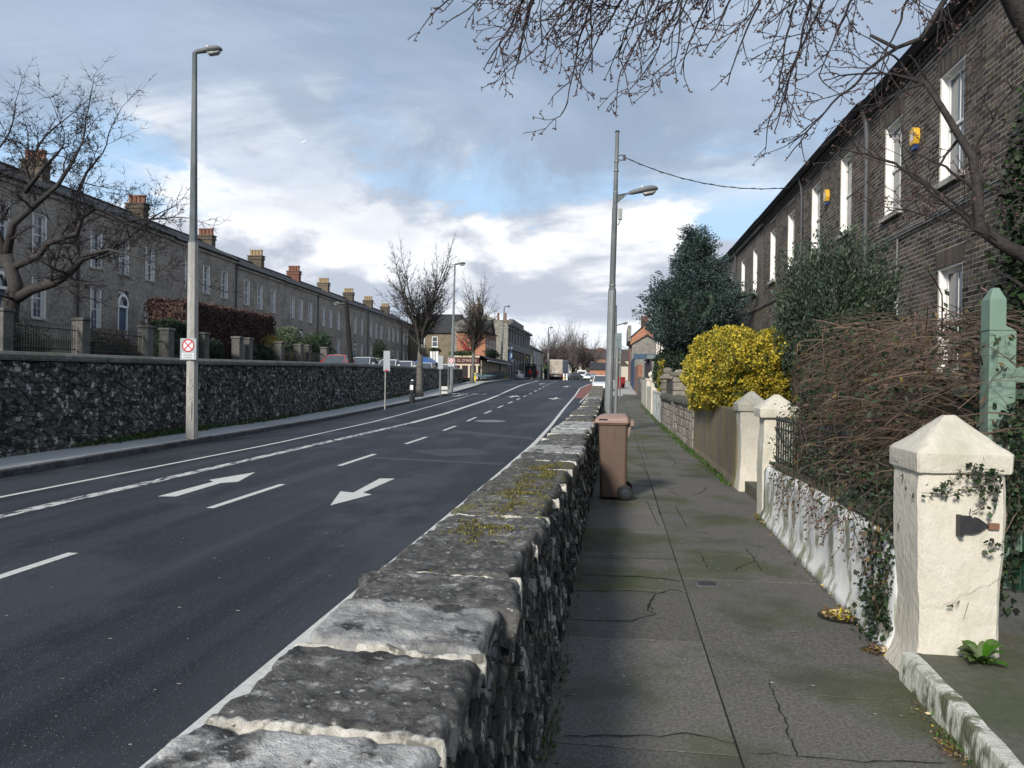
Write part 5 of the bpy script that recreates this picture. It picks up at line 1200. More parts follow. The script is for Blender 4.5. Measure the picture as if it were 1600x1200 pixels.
# grey gable with the taller orange gable behind it
A, B = at(987, 560, 88), at(1035, 560, 88); zap = at(1011, 526, 88)[2]; zea = at(987, 539, 88)[2]
t = gabled('gabled_building', A[0], B[0], 88, 96, G(88), zea, zap, 'stonewallX', 'slate', 'grey brick gable end beside the far blue gate'); MB().b2((A[0]+B[0])/2-.06, (A[0]+B[0])/2+.02, 87.9, 87.99, zea, zap-.3).build('flue', K['galv'], t)
A2, B2 = at(984.5, 560, 98), at(1036, 560, 98); z1, z2 = at(985, 529, 98)[2], at(1010, 507, 98)[2]
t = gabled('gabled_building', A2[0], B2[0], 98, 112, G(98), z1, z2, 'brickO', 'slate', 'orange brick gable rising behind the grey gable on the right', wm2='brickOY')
q = at(1007, 500, 99); MB().b2(q[0]-.4, q[0]+.5, 99, 100, z2-1.2, z2+1.1).build('chimney', K['chimred'], t); MB().b2(A2[0]-.3, A2[0]+.1, 97.9, 112, z1-.3, z1+1.6).build('parapet', K['stonewallX'], t)
# house with white windows seen past the cypress
P_h = facade_map((3.95, 0), 0, -1); t = thing('brown_house', (4, 70, G(70)), 'brown brick house with pale upstairs windows half hidden behind the cypress', 'house')
m = MB(); m.b2(3.95, 9, 58, 82, 1, 6.6); m.build('wall', K['brickOY'], t); MB().prism([(3.7, 6.6), (6.5, 8.3), (9.2, 6.6)], 'y', 58, 82).build('roof', K['slate'], t)
for y in (59.5, 62.5, 66.5, 69.5, 74, 78): simple_window(t, P_h, y, y+1.3, 4.3, 6.0)
m = MB(); m.b2(3.5, 3.94, 58.5, 64, 3.1, 3.9); m.build('porch_wall', K['whitewash'], t)
# brick gable with the street name plate
A = at(1037, 560, 46)
t = thing('gable_wall', (A[0]+3, 46.2, Fp(46)), 'low dark brick gable wall carrying the street name plate', 'wall'); MB().b2(A[0], 9, 46, 46.4, 1, 4.35).build('wall', K['brickX' if False else 'brickXd'] if 'brickXd' in K else K['stonewallX'], t) if False else None
K['brickXd'] = brickmat('dark_brown_brick_gable', (.10, .08, .065), (.06, .05, .043), (.16, .14, .12), 0)
MB().b2(A[0], 9, 46, 46.4, 1, 4.30).build('wall', K['brickXd'], t); MB().b2(A[0]-.05, 9, 45.95, 46.45, 4.303, 4.40).build('capping', K['kerb'], t); MB().b2(A[0]+.1, 9, 45.93, 45.99, 3.98, 4.06).build('ledge', K['conc'], t)
a, b = at(1041, 545, 45.9), at(1064, 552, 45.9); t = thing('street_name_plate', ((a[0]+b[0])/2, 45.93, (a[2]+b[2])/2), 'white street name plate with blue lettering on the dark gable wall', 'sign')
bevel(MB().b2(a[0], b[0], 45.915, 45.945, b[2], a[2]).build('plate', K['signwhite'], t), .02)
o = text_mesh('lettering', 'Rae na bPoiblíní\nPOPLAR ROW', .12, K['signblue'], t); o.rotation_euler = (math.pi/2, 0, 0); o.location = (-.03, -.022, .005)
# driveway slab with its flaking edge
def xe(y): return ip(y, [(-2, 1.38), (2.2, 1.40), (3.2, 1.43), (4.3, 1.475)])
r = []; 
for y in np.linspace(-1.5, 4.34, 40):
    z = Fp(y); zt = z+.145; x = xe(y); r.append([(a, y, b) for a, b in ((x, z-.02), (x-.002, z+.03), (x+.004, z+.10), (x+.012, zt-.008), (x+.022, zt+.002), (x+.075, zt+.001), (x+.075, z-.02))])
o = MB().loft(r).build('step_edge', K['stepedge'], kind='structure'); displ(o, .008, 6, 1); displ(o, .004, 30, 4)
m = MB(); ys = list(np.linspace(-1.5, 5.4, 20)); strip(m, ys, lambda y: xe(y)+.06 if y < 4.35 else 1.8, C_(9), Fp, .142); struct(m, 'driveway_step', K['step'])
# green gate
gt = thing('green_gate', (2.1, 4.65, Fp(4.6)+.14), 'tall sage green timber gate posts and boards behind the cream pillar', 'gate'); gz = Fp(4.6)+.14
def gpost(x0, y0, w, d, zs, zt, zn, name='post'):
    m = MB(); m.b2(x0, x0+w, y0, y0+d, gz, zs); a = .62
    m.loft([[(x0, y0, zs), (x0+w, y0, zs), (x0+w, y0+d, zs), (x0, y0+d, zs)], [(x0, y0, zs+.03), (x0+w*a, y0, zs+.03), (x0+w*a, y0+d, zs+.03), (x0, y0+d, zs+.03)], [(x0, y0, zt), (x0+w*a, y0, zt), (x0+w*a, y0+d, zt), (x0, y0+d, zt)], [(x0+w*.2, y0+d*.3, zt+zn), (x0+w*a*.72, y0+d*.3, zt+zn), (x0+w*a*.72, y0+d*.6, zt+zn), (x0+w*.2, y0+d*.6, zt+zn)]])
    return bevel(m.build(name, K['greenpaint'], gt), .006)
gpost(1.965, 4.50, .145, .12, 2.22, 2.40, .07)
for i, x in enumerate((2.20, 2.40, 2.60, 2.80)): bevel(MB().b2(x, x+.14, 4.52, 4.57, gz+.05, 2.25+.03*(i % 2)).build('board', K['greenpaint'], gt), .005)
MB().b2(2.14, 3.0, 4.575, 4.625, 1.93, 2.02).build('rail', K['greenpaint'], gt); MB().b2(2.14, 3.0, 4.575, 4.625, .95, 1.05).build('rail', K['greenpaint'], gt)
gt.location.x += .14; gt.location.y += .36
bevel(tag(MB().b2(2.0, 2.30, 4.76, 5.1, Fp(4.5)+.10, Fp(4.5)+.37).build('post_footing', K['kerb']), 'rough grey stone footing block under the green gate post', 'stone block'), .04, 3)
t = thing('green_fence', (2.2, 6.2, Fp(6)+.1), 'dark green boarded side fence behind the bramble thicket and pillar', 'fence')
y = 4.8
while y < 7.6: MB().b2(2.33, 2.36, y+.006, y+.14, Fp(6)+.1, 1.83).build('board', K['greenfence'], t); y += .146
MB().b2(2.29, 2.40, 4.8, 7.6, 1.835, 1.89).build('top_rail', K['greenpaint'], t)
# ================================================================== VEGETATION ON THE RIGHT
def bush(name, lab, cat, c, r, n, size, asp, mats, power=2.4, shell=.3, lump=.16, seed=0, corem='box', spread=.7, ck=.74, up=.25, ls=1.5, stem=None, group=None, sizej=.4):
    t = thing(name, (c[0], c[1], c[2]-r[2]), lab, cat, group); 
    core('inner_mass', c, r, K[corem], t, power, seed, ck)
    tot = sum(w for _, w in mats)
    for mi, (mn, w) in enumerate(mats):
        p, d = blob_points(int(n*w/tot*1.9), c, r, power, shell, lump, ls, seed)
        cl = np.array([noise.noise(Vector(q)*(2.4/max(size*6, .35)))+.6*noise.noise(Vector(q)*(5.5/max(size*6, .35))) for q in p])+np.random.normal(size=len(p))*.16
        od = np.argsort(cl if mi % 2 else -cl)[:max(1, int(n*w/tot))]; p, d = p[od], d[od]
        d = d/np.maximum(np.linalg.norm(d, axis=1, keepdims=True), 1e-6)+np.array([0, 0, up])
        leaf_mesh('foliage', p, rnd_dir(d, spread), size, asp, K[mn], t, jitter=sizej)
    return t
bush('golden_hedge_bush', 'large rounded golden yellow hedge bush above the stained concrete wall', 'bush', (2.15, 14.9, 2.07), (.80, 2.5, .74), 72000, .047, .6, [('yellow', .84), ('yellowgreen', .16)], 2.9, .2, .10, 3, 'yellowgreen', .8, .84, .3, 3.6)
bush('ivy_mound', 'dark clipped shrub with yellow green edge beyond the golden bush', 'bush', (2.25, 31, 2.35), (.75, 2.8, .8), 9000, .09, .6, [('box', .75), ('hedge', .25)], 3, .2, .1, 5)
bush('variegated_shrub', 'narrow yellow green variegated shrub by the cream wall', 'bush', (1.66, 29.5, 2.1), (.14, 1.5, .62), 2600, .085, .6, [('yellow', .5), ('hedge', .5)], 2.4, .4, .2, 6)
# evergreen shrub with small upright leaves
def olive():
    t = thing('evergreen_shrub', (3.3, 12.6, Fp(12)+.1), 'tall loose dark evergreen shrub before the nearest brick house', 'shrub'); sm_ = MB()
    C, D = [], []
    for i in range(900):
        a = random.uniform(0, 2*math.pi); rr = math.sqrt(random.random()); q = random.random()
        b = Vector((3.3+.35*rr*math.cos(a), 12.6+.4*rr*math.sin(a), random.uniform(.9, 2.4)))
        hgt = 4.42-.95*rr**2+.22*noise.noise(Vector((a*1.2, rr*2, 1))); tz = random.uniform(1.7, 1)*1.0
        sp = (.55+.36*min(1, (hgt-2)/2)); top = Vector((3.28+sp*1.05*rr*math.cos(a), 12.6+sp*1.25*rr*math.sin(a), 1.6+(hgt-1.6)*random.uniform(.35, 1)))
        pts = [b.lerp(top, s)+Vector((random.gauss(0, .02), random.gauss(0, .02), 0)) for s in (0, .3, .6, .85, 1)]
        if i % 4 == 0: sm_.tube(pts, [.014, .011, .008, .005, .002], 4)
        dr = (top-b).normalized()
        for k in range(74):
            s = random.uniform(.35, 1.02); q = b.lerp(top, s); C.append((q.x+random.gauss(0, .045), q.y+random.gauss(0, .045), q.z+random.gauss(0, .045))); D.append(tuple(dr+Vector((math.cos(a)*.4, math.sin(a)*.4, .5))))
    sm_.build('stems', K['bark'], t); core('inner_mass', (3.25, 12.6, 2.45), (.85, .95, 1.75), K['box'], t, 2.3, 3, .74)
    leaf_mesh('foliage', C, rnd_dir(np.array(D), .55), .066, .34, K['olive'], t)
olive()
# cypress
def cypress():
    c0 = (2.85, 30.0); t = thing('cypress_tree', (*c0, Fp(30)), 'dark green cypress tree with ragged pointed crown beside the brick terrace', 'tree')
    MB().tube([(c0[0], c0[1], Fp(30)), (c0[0]+.05, c0[1], 3.5), (c0[0], c0[1], 6.5)], [.2, .15, .04], 8).build('trunk', K['bark'], t)
    C, D = [], []; zlo, zhi = 3.0, 7.3
    core('inner_mass', (c0[0], 30, 4.4), (1.45, 1.45, 1.5), K['box'], t, 2.0, 4, .85)
    for i in range(1250):
        q = random.random()**1.25; z = zlo+(zhi-zlo)*q
        R = ip(q, [(0, 1.15), (.06, 1.75), (.2, 2.0), (.4, 1.8), (.55, 1.3), (.68, .80), (.85, .55), (.95, .40), (1, .15)]); a = random.uniform(0, 2*math.pi)
        R *= 1+.36*noise.noise(Vector((math.cos(a)*1.6, math.sin(a)*1.6, z*1.5))); rr = R*random.uniform(.72, 1.06)
        tip = Vector((c0[0]+rr*math.cos(a), c0[1]+rr*math.sin(a), z+.2*rr)); L = random.uniform(.35, .75); tip = tip+Vector((math.cos(a)*.22, math.sin(a)*.22, .28))*(random.random()**3*(1.4 if q > .25 else .3))
        dr = Vector((math.cos(a), math.sin(a), random.uniform(.1, .9))).normalized(); b = tip-dr*L
        for k in range(52):
            f = random.random(); p = b.lerp(tip, f); w = .17*(1-.6*f)
            C.append((p.x+random.gauss(0, w*.6), p.y+random.gauss(0, w*.6), p.z+random.gauss(0, w*.55))); D.append(tuple(dr))
    leaf_mesh('foliage', C, rnd_dir(np.array(D), .5), .10, .36, K['cypress'], t)
cypress()
# bramble thicket drooping over the low wall
def thicket():
    t = thing('bramble_thicket', (2.0, 6.8, Fp(7)+.1), 'tangled brown leafless bramble thicket spilling over the low white wall', 'shrub'); A_ = MB(); B_ = MB(); C, D = [], []
    core('inner_mass', (2.35, 6.8, 1.4), (.52, 1.8, .6), K['soil'], t, 2.3, 6, .8, .3)
    for i in range(1900):
        y = random.uniform(4.75, 8.3); x = random.gauss(2.4, .28); top = ip(y, [(4.5, 2.15), (5.5, 2.45), (7.2, 2.5), (8.4, 2.2)])
        z = random.uniform(1.1, top-.1); a = random.gauss(math.pi*1.08, .85); p = Vector((x, y, z)); d = Vector((math.cos(a), math.sin(a)*.9, random.uniform(.1, .8)))
        L = random.uniform(.4, 1.0); pts = [p]; n = 9; dd = d.normalized(); 
        for k in range(n):
            dd = (dd+Vector((random.gauss(0, .08), random.gauss(0, .08), -.13+random.gauss(0, .05)))).normalized(); q = pts[-1]+dd*(L/n)
            lim = 1.50+max(0, q.y-6.8)*.16
            if q.x < lim: q.x = lim+random.random()*.03
            if q.z < .62 and q.x > 1.5 and q.x < 1.9: q.z = .7
            pts.append(q)
        r0 = random.choice([.0015, .002, .0025, .004, .007]); (A_ if i % 3 else B_).tube(pts, [r0*(1-.07*k) for k in range(n+1)], 3, random.random(), False)
        if random.random() < .45:
            for k in range(random.randint(2, 9)):
                q = random.choice(pts[3:]); C.append((q.x, q.y, q.z)); D.append((random.gauss(0, .5), random.gauss(0, .5), random.gauss(-.2, .5)))
    A_.build('stems', K['twigred'], t); B_.build('stems', K['twigbrown'], t)
    C = np.array(C); D = np.array(D); k = np.random.rand(len(C)) < .6
    leaf_mesh('leaves', C[k], rnd_dir(D[k], .3), .045, .5, K['ivy'], t); leaf_mesh('leaves', C[~k], rnd_dir(D[~k], .3), .04, .45, K['dead'], t)
    # green leaves in the lower half
    P_ = []
    for _ in range(7500):
        y = random.uniform(4.9, 8.3); z = random.gauss(1.25, .30); x = random.gauss(1.78, .14)
        if noise.noise(Vector((y*1.6, z*2.2, 4))) > -.02 and z > .95: P_.append((max(x, 1.54), y, z))
    leaf_mesh('leaves', P_[::2], rnd_dir(np.tile([-1, -.5, .1], (len(P_[::2]), 1)), .8), .036, .5, K['hedge'], t); leaf_mesh('leaves', P_[1::2], rnd_dir(np.tile([-1, -.5, .1], (len(P_[1::2]), 1)), .8), .034, .45, K['greyleaf'] if False else K['olive'], t)
    # trailing stems against the white wall
    m = MB(); C, D = [], []
    for i in range(90):
        y = random.uniform(4.75, 8.2); p = Vector((1.54+.01*(y-4.4), y, random.uniform(.95, 1.2))); d = Vector((-.15, random.gauss(0, .5)-.3, -1)); pts = wander(p, d, random.uniform(.15, .5)*(1.25 if y < 5.2 else .8), .06, .22)
        for q in pts: q.x = min(max(q.x, 1.46), 1.60)
        m.tube(pts, .0022, 3, random.random(), False)
        for q in pts[1:]:
            for _ in range(2): C.append(tuple(q)); D.append((-.6, random.gauss(0, .6), -.5))
    m.build('trailing_stems', K['twigred'], t); leaf_mesh('leaves', C, rnd_dir(np.array(D), .3), .028, .5, K['dead'], t)
thicket()
# ivy on the pillar side, the gate post and the pillar face
def vine(name, lab, paths, n, size, mat='ivy', seed=0, sp=.05, xlim=None, ylim=None, stemr=.004):
    t = thing(name, tuple(paths[0][0]), lab, 'climbing plant'); m = MB(); C = []; D = []
    for P in paths:
        P = [Vector(p) for p in P]; m.tube(P, stemr, 4, .5, False)
        L = sum((b-a).length for a, b in zip(P[:-1], P[1:])); k = int(n*L)
        for _ in range(k):
            i = random.randrange(len(P)-1); q = P[i].lerp(P[i+1], random.random())+Vector([random.gauss(0, sp) for _ in range(3)])
            if xlim: q.x = min(max(q.x, xlim[0]), xlim[1])
            if ylim: q.y = min(max(q.y, ylim[0]), ylim[1])
            C.append(tuple(q)); D.append((random.gauss(-.3, .5), -.8, random.gauss(-.3, .5)))
    m.build('stems', K['twigred'], t); leaf_mesh('leaves', C, rnd_dir(np.array(D), .35), size, .75, K[mat], t); return t
vine('ivy', 'dark ivy hanging down the white wall beside the cream pillar', [[at(1385, 800, 4.89), at(1375, 860, 4.94), at(1388, 930, 4.94), at(1372, 985, 4.94)], [at(1395, 840, 4.84), at(1400, 900, 4.84), at(1392, 960, 4.84), at(1405, 1000, 4.76)], [at(1360, 830, 5.14), at(1362, 900, 5.14), at(1378, 950, 5.04), at(1350, 985, 5.24)], [at(1380, 900, 4.94), at(1365, 950, 4.99), at(1390, 990, 4.84), at(1340, 990, 5.24)]], 400, .034, 'ivy', sp=.045, xlim=(1.38, 1.575))
gp = [at(1558, 640, 4.79), at(1562, 700, 4.74), at(1556, 740, 4.72)]
vine('ivy', 'ivy climbing the sage green gate post', [[at(1578, 640, 4.81), at(1572, 690, 4.79), at(1580, 760, 4.79), at(1570, 830, 4.79), at(1565, 900, 4.79), at(1560, 950, 4.79)], [at(1590, 630, 4.81), at(1582, 700, 4.79), at(1592, 780, 4.79), at(1584, 860, 4.79), at(1575, 910, 4.79)], [at(1590, 770, 4.79), at(1600, 830, 4.79)]], 330, .036, 'ivy', sp=.035, ylim=(4.70, 4.84))
vine('creeper', 'thin leafy creeper sprig trailing over the face of the cream pillar', [[at(1562, 765, 4.29), at(1540, 748, 4.27), at(1515, 738, 4.26), at(1500, 740, 4.27), at(1488, 752, 4.27), at(1478, 760, 4.275), at(1462, 762, 4.275)], [at(1562, 770, 4.29), at(1530, 758, 4.27), at(1505, 765, 4.275), at(1480, 772, 4.275), at(1458, 771, 4.275), at(1440, 770, 4.275)], [at(1562, 760, 4.29), at(1548, 770, 4.26), at(1538, 785, 4.26), at(1530, 795, 4.27), at(1519, 800, 4.275)], [at(1550, 745, 4.28), at(1555, 760, 4.27), at(1560, 785, 4.27)]], 90, .030, 'ivy', sp=.014, ylim=(4.22, 4.29), stemr=.0022)
vine('creeper', 'second leafy sprig clinging to the top right of the cream pillar', [[at(1560, 735, 4.27), at(1535, 733, 4.25), at(1512, 740, 4.25)], [at(1560, 745, 4.27), at(1540, 752, 4.24), at(1525, 765, 4.25)], [at(1566, 855, 4.28), at(1552, 848, 4.26), at(1546, 858, 4.27)]], 230, .032, 'ivy', sp=.02, ylim=(4.21, 4.29), stemr=.0022)
vine('creeper', 'tiny dead sprig low on the cream pillar face', [[at(1480, 952, 4.275), at(1488, 944, 4.27), at(1500, 938, 4.275)]], 140, .013, 'ivy', sp=.004, stemr=.0012)
# weed rosette
def weed(x, y, z, lab, R=.17, n=34):
    t = thing('weed', (x, y, z), lab, 'plant'); m = MB()
    for i in range(n):
        a = random.uniform(0, 2*math.pi); L = R*random.uniform(.5, 1.05); lift = random.uniform(.25, 1.0); w = L*.2; pts = []
        for s in np.linspace(0, 1, 6): pts.append((s*L*math.cos(lift*.9)*.95, L*math.sin(lift)*math.sin(s*2.0)*.85))
        vs = []
        for k, (r_, h_) in enumerate(pts):
            ww = w*math.sin(math.pi*(.12+.86*k/5))*(1+.2*random.random()); c, s_ = math.cos(a), math.sin(a)
            vs += [(x+r_*c-s_*ww, y+r_*s_+c*ww, z+h_+.006), (x+r_*c, y+r_*s_, z+h_), (x+r_*c+s_*ww, y+r_*s_-c*ww, z+h_+.006)]
        m.add(vs, [q for k in range(5) for q in ((3*k, 3*k+1, 3*k+4, 3*k+3), (3*k+1, 3*k+2, 3*k+5, 3*k+4))], random.random())
    m.build('leaves', K['weed'], t)
q = on(1519, 1026, lambda y: Fp(y)+.142); weed(q[0], min(q[1], 4.22), Fp(4.2)+.142, 'green leafy weed growing at the foot of the cream pillar')
# tree pit and litter
def litter(c, r, n, size, z=.012, mat='deadyellow', name='leaf_litter', lab=None, h=.02, fl=.35):
    P_ = []
    for _ in range(n):
        a = random.uniform(0, 2*math.pi); q = math.sqrt(random.random()); y = c[1]+r[1]*q*math.sin(a); P_.append((c[0]+r[0]*q*math.cos(a), y, Fp(y)+z+random.random()*h))
    D = np.random.normal(size=(n, 3))*np.array([1, 1, fl]); return leaf_mesh(name, P_, D, size, .5, K[mat], kind='stuff', label=lab)
q = on(1318, 965, Fp); m = MB(); m.add([(q[0]+.16*math.cos(a), q[1]+.15*math.sin(a), Fp(q[1])+.0062) for a in [i*math.pi/10 for i in range(20)]], [tuple(range(20))]); struct(m, 'pavement_hole', K['joint'])
litter((q[0]+.02, q[1]), (.14, .13), 330, .035, .008, 'dead', lab='brown and yellow leaves gathered in a hole in the footpath'); litter((q[0]+.03, q[1]), (.13, .11), 190, .032, .012, 'deadyellow', lab='fallen yellow leaves in the footpath hole')
q = on(1375, 1020, Fp); litter((q[0]+.02, q[1]), (.10, .06), 150, .03, .008, 'dead', lab='dead leaves against the foot of the cream pillar'); litter((q[0]+.03, q[1]), (.08, .05), 60, .03, .012, 'deadyellow', lab='yellow leaves against the foot of the cream pillar')
P_, D_ = [], []
for _ in range(900):
    y = random.choice([random.uniform(1.8, 4), random.gauss(3.55, .08), random.gauss(2.7, .15), random.uniform(4.5, 9), random.gauss(9.0, .15)]); x = (xe(y) if y < 4.3 else 1.555+.012*(y-4.4))-abs(random.gauss(0, .028))-.02
    P_.append((x, y, Fp(y)+.008+random.random()*.01))
leaf_mesh('edge_litter', P_[:420], np.random.normal(size=(420, 3))*[1, 1, .3], .026, .5, K['dead'], kind='stuff', label='leaf litter along the right edge of the footpath')
leaf_mesh('edge_litter', P_[420:620], np.random.normal(size=(200, 3))*[1, 1, .3], .024, .5, K['deadyellow'], kind='stuff', label='scattered yellow leaves along the footpath edge')
leaf_mesh('edge_moss', [(x+.015, y, z) for x, y, z in P_[600:]], rnd_dir(np.tile([0, 0, 1.], (300, 1)), .5), .03, .3, K['grass'], kind='stuff', label='small grass along the footpath edge')
P_ = []
for _ in range(2400):
    y = random.choice([random.gauss(17.5, .9), random.uniform(11.6, 17), random.gauss(20, 1.2), random.gauss(24, 1.5), random.gauss(33, 4)]); x = (1.69-.012*(y-11.5))-.03-abs(random.gauss(0, .05)) if y < 17 else xw(y)-abs(random.gauss(0, .07)); P_.append((x, y, Fp(y)))
leaf_mesh('edge_grass', P_, rnd_dir(np.tile([-.2, 0, 1.], (len(P_), 1)), .45), .07, .2, K['grass'], kind='stuff', label='grass growing along the foot of the garden walls')
m = MB()
for _ in range(300):
    y = 3.5+26*random.random()**1.4; x = random.uniform(-10, -2.4); r_ = random.uniform(.004, .012); a0 = random.random()*6
    m.add([(x+r_*math.cos(a0+k*1.25)*1.5, y+r_*math.sin(a0+k*1.25), G(y)+.0052) for k in range(5)], [tuple(range(5))], random.random())
m.build('road_litter', nmat('road_fleck', (.34, .33, .29), (.22, .21, .18), 30, bump=0, tint=.5), kind='stuff')
# chewing gum spots and small debris
m = MB()
for _ in range(330):
    y = random.uniform(2.6, 16)**1.0; x = random.uniform(-.2, 1.4); r_ = random.uniform(.003, .009); n = 6; a0 = random.random()*6
    if noise.noise(Vector((x*2, y, 3))) < -.15: continue
    m.add([(x+r_*math.cos(a0+k*math.pi/3)*1.3, y+r_*math.sin(a0+k*math.pi/3), Fp(y)+.0058) for k in range(n)], [tuple(range(n))], random.random())
m.build('gum_spots', nmat('gum_spot', (.32, .32, .31), (.22, .22, .2), 30, bump=0, tint=.5), kind='stuff')
# ================================================================== GARDENS ACROSS THE ROAD
FX = -21.0
def gpill(y, lab, zt=4.15, w=.48, x=FX):
    t = thing('garden_pillar', (x, y, 2.05), lab, 'pillar', 'square grey garden pillars across the road'); z = LANE(y)-.05
    bevel(MB().box((x, y, (z+zt-.12)/2), (w, w, zt-.12-z)).build('shaft', K['gardenpillar'], t), .02); bevel(MB().box((x, y, zt-.06), (w+.12, w+.12, .11), 0, .5, .92).build('cap', K['gardenpillar'], t), .02)
for y, lab in ((25.1, 'grey garden pillar at the left edge of the picture, before the bare tree'), (29.2, 'grey garden pillar between two stretches of iron railing'), (33.6, 'left gate pillar of the dark garden gateway'), (35.3, 'right gate pillar of the dark gateway, beside the green hedge'), (38.6, 'garden pillar just right of the tall lamp post'), (42.4, 'garden pillar between clipped dark bushes under the beech hedge'), (43.6, 'taller looking pillar against the purple beech hedge'),
               (48.0, 'garden pillar at the right end of the beech hedge'), (51.1, 'left gate pillar beside the yellow forsythia'), (52.5, 'right gate pillar beside the yellow forsythia'), (55.9, 'last grey garden pillar before the green shrub')): gpill(y, lab)
def railing(y0, y1, lab, zt=3.75):
    t = thing('iron_railing', (FX, (y0+y1)/2, 2.1), lab, 'railing', 'iron railings on stone plinths'); bevel(MB().b2(FX-.14, FX+.14, y0, y1, 2.0, 2.55).build('plinth', K['gardenpillar'], t), .02)
    MB().b2(FX-.2, FX+.2, y0, y1, 2.555, 2.68).build('plinth_cap', K['kerb'], t)
    for z in (2.85, 3.6): MB().b2(FX-.02, FX+.02, y0, y1, z, z+.04).build('rail', K['iron'], t)
    n = int((y1-y0)/.13); 
    for i in range(n):
        y = y0+(i+.5)*(y1-y0)/n; m = MB(); m.tube([(FX, y, 2.68), (FX, y, zt)], .013, 4, .5, False); m.lathe((FX, y, zt), [(.014, 0), (.026, .03), (.003, .1)], 4); m.build('bar', K['iron'], t)
railing(25.4, 28.9, 'iron railing on stone plinth left of the arched doorway'); railing(29.5, 33.3, 'iron railing in front of the arched doorway'); railing(35.6, 38.3, 'iron railing in front of the green hedge', 3.7)
railing(48.3, 50.8, 'iron railing in front of the yellow forsythia', 3.6); railing(52.8, 55.6, 'iron railing right of the forsythia gateway', 3.6)
m = MB(); m.b2(FX-.15, FX+.15, 58, 100, 2.05, 3.3); m.b2(FX-.2, FX+.2, 58, 100, 3.3, 3.4); tag(m.build('garden_wall', K['gardenpillar']), 'long dark garden wall behind the parked cars', 'wall')
for y in (59, 61.5, 66, 69, 75, 79, 86): gpill(y, 'dark pillar in the garden wall behind the parked cars', 3.75, .5)
t = thing('garden_gate', (FX, 34.45, 2.1), 'dark iron gate between two grey pillars left of the tall lamp', 'gate')
for i in range(7): MB().tube([(FX, 33.92+i*.175, 2.15), (FX, 33.92+i*.175, 3.6)], .013, 4).build('bar', K['iron'], t)
for z in (2.3, 3.45): MB().b2(FX-.015, FX+.015, 33.88, 35.02, z, z+.04).build('rail', K['iron'], t)
def hedge(x0, x1, y0, y1, z0, z1, n, size, mats, name, lab, corem, cat='hedge', seed=0, asp=.65, rough=.14):
    t = thing(name, ((x0+x1)/2, (y0+y1)/2, z0), lab, cat); c = MB(); q = .13; ny = 24
    rr = []
    for i in range(ny+1):
        y = y0+q+(y1-y0-2*q)*i/ny; k = 1-.03*abs(noise.noise(Vector((y, seed, 1)))); rr.append([(x0+q, y, z0), (x1-q, y, z0), (x1-q, y, z1-q-.2*(1-k)), (x0+q, y, z1-q-.2*(1-k))])
    c.loft(rr).build('inner_mass', K[corem], t)
    A = [(x1-x0)*(y1-y0), (y1-y0)*(z1-z0), (x1-x0)*(z1-z0), (y1-y0)*(z1-z0)*.4]; tot = sum(A); P_, D_ = [], []
    for k, a in enumerate(A):
        for _ in range(int(n*a/tot)):
            u, v = random.random(), random.random()
            if k == 0: p, d = (x0+(x1-x0)*u, y0+(y1-y0)*v, z1), (0, 0, 1)
            elif k == 1: p, d = (x1, y0+(y1-y0)*u, z0+(z1-z0)*v), (1, 0, .2)
            elif k == 2: p, d = (x0+(x1-x0)*u, y0, z0+(z1-z0)*v), (0, -1, .2)
            else: p, d = (x0, y0+(y1-y0)*u, z0+(z1-z0)*v), (-1, 0, .2)
            w = rough*(noise.noise(Vector(p)*1.4+Vector((seed, 0, 0)))+.6*noise.noise(Vector(p)*4))-.16*random.random()**1.5
            P_.append([p[i]+d[i]*w for i in range(3)]); D_.append(d)
    P_ = np.array(P_); D_ = np.array(D_); k = np.random.rand(len(P_)); lo = 0
    for mn, w in mats:
        s = (k >= lo) & (k < lo+w); lo += w; leaf_mesh('foliage', P_[s], rnd_dir(D_[s], .7), size, asp, K[mn], t)
hedge(-24.6, -22.4, 39.2, 50.5, 2.2, 5.9, 34000, .11, [('beech', 1)], 'beech_hedge', 'long tall purple brown beech hedge behind the lamp post', 'beech', seed=1)
hedge(-22.1, -21.3, 35.6, 38.4, 2.6, 4.55, 5000, .10, [('hedge', 1)], 'green_hedge', 'dark green hedge block left of the lamp post behind railings', 'box', seed=2)
for y, z, r in ((40.4, 3.05, 1.0), (45.0, 3.0, .95), (46.9, 2.95, .8)):
    bush('clipped_bush', ['', ''][0] or {40.4: 'dark clipped round bush just right of the tall lamp', 45.0: 'dark clipped bush under the middle of the beech hedge', 46.9: 'smaller dark clipped bush at the right end of the beech hedge'}[y], 'bush', (-21.6, y, z), (.55, r, .85), 5500, .09, .5, [('box', 1)], 2.6, .18, .06, int(y), 'box', ck=.86, group='dark clipped bushes')
bush('round_shrub', 'round grey green shrub at the end of the purple hedge', 'shrub', (-24.2, 56.6, 4.3), (1.2, 1.6, 1.3), 9000, .12, .5, [('greyleaf', 1)], 2.1, .25, .10, 3, 'hedge', ck=.84)
bush('forsythia', 'yellow flowering forsythia behind the railing left of the gateway', 'shrub', (-22.1, 49.4, 3.55), (.55, 1.5, .95), 3600, .09, .5, [('forsythia', .75), ('hedge', .25)], 2.3, .5, .25, 9, 'hedge', ck=.6, up=.6)
bush('forsythia', 'yellow flowering forsythia right of the garden gateway', 'shrub', (-22.1, 54.3, 3.3), (.55, 1.5, .75), 2600, .09, .5, [('forsythia', .65), ('hedge', .35)], 2.3, .5, .25, 12, 'hedge', ck=.6, up=.6)
bush('green_shrub', 'loose mid green shrub left of the leaning pole', 'shrub', (-23.6, 61.3, 4.1), (1.1, 1.9, 1.35), 8000, .12, .45, [('hedge', .8), ('weed', .2)], 2.2, .35, .2, 15, 'box', ck=.78, up=.5)
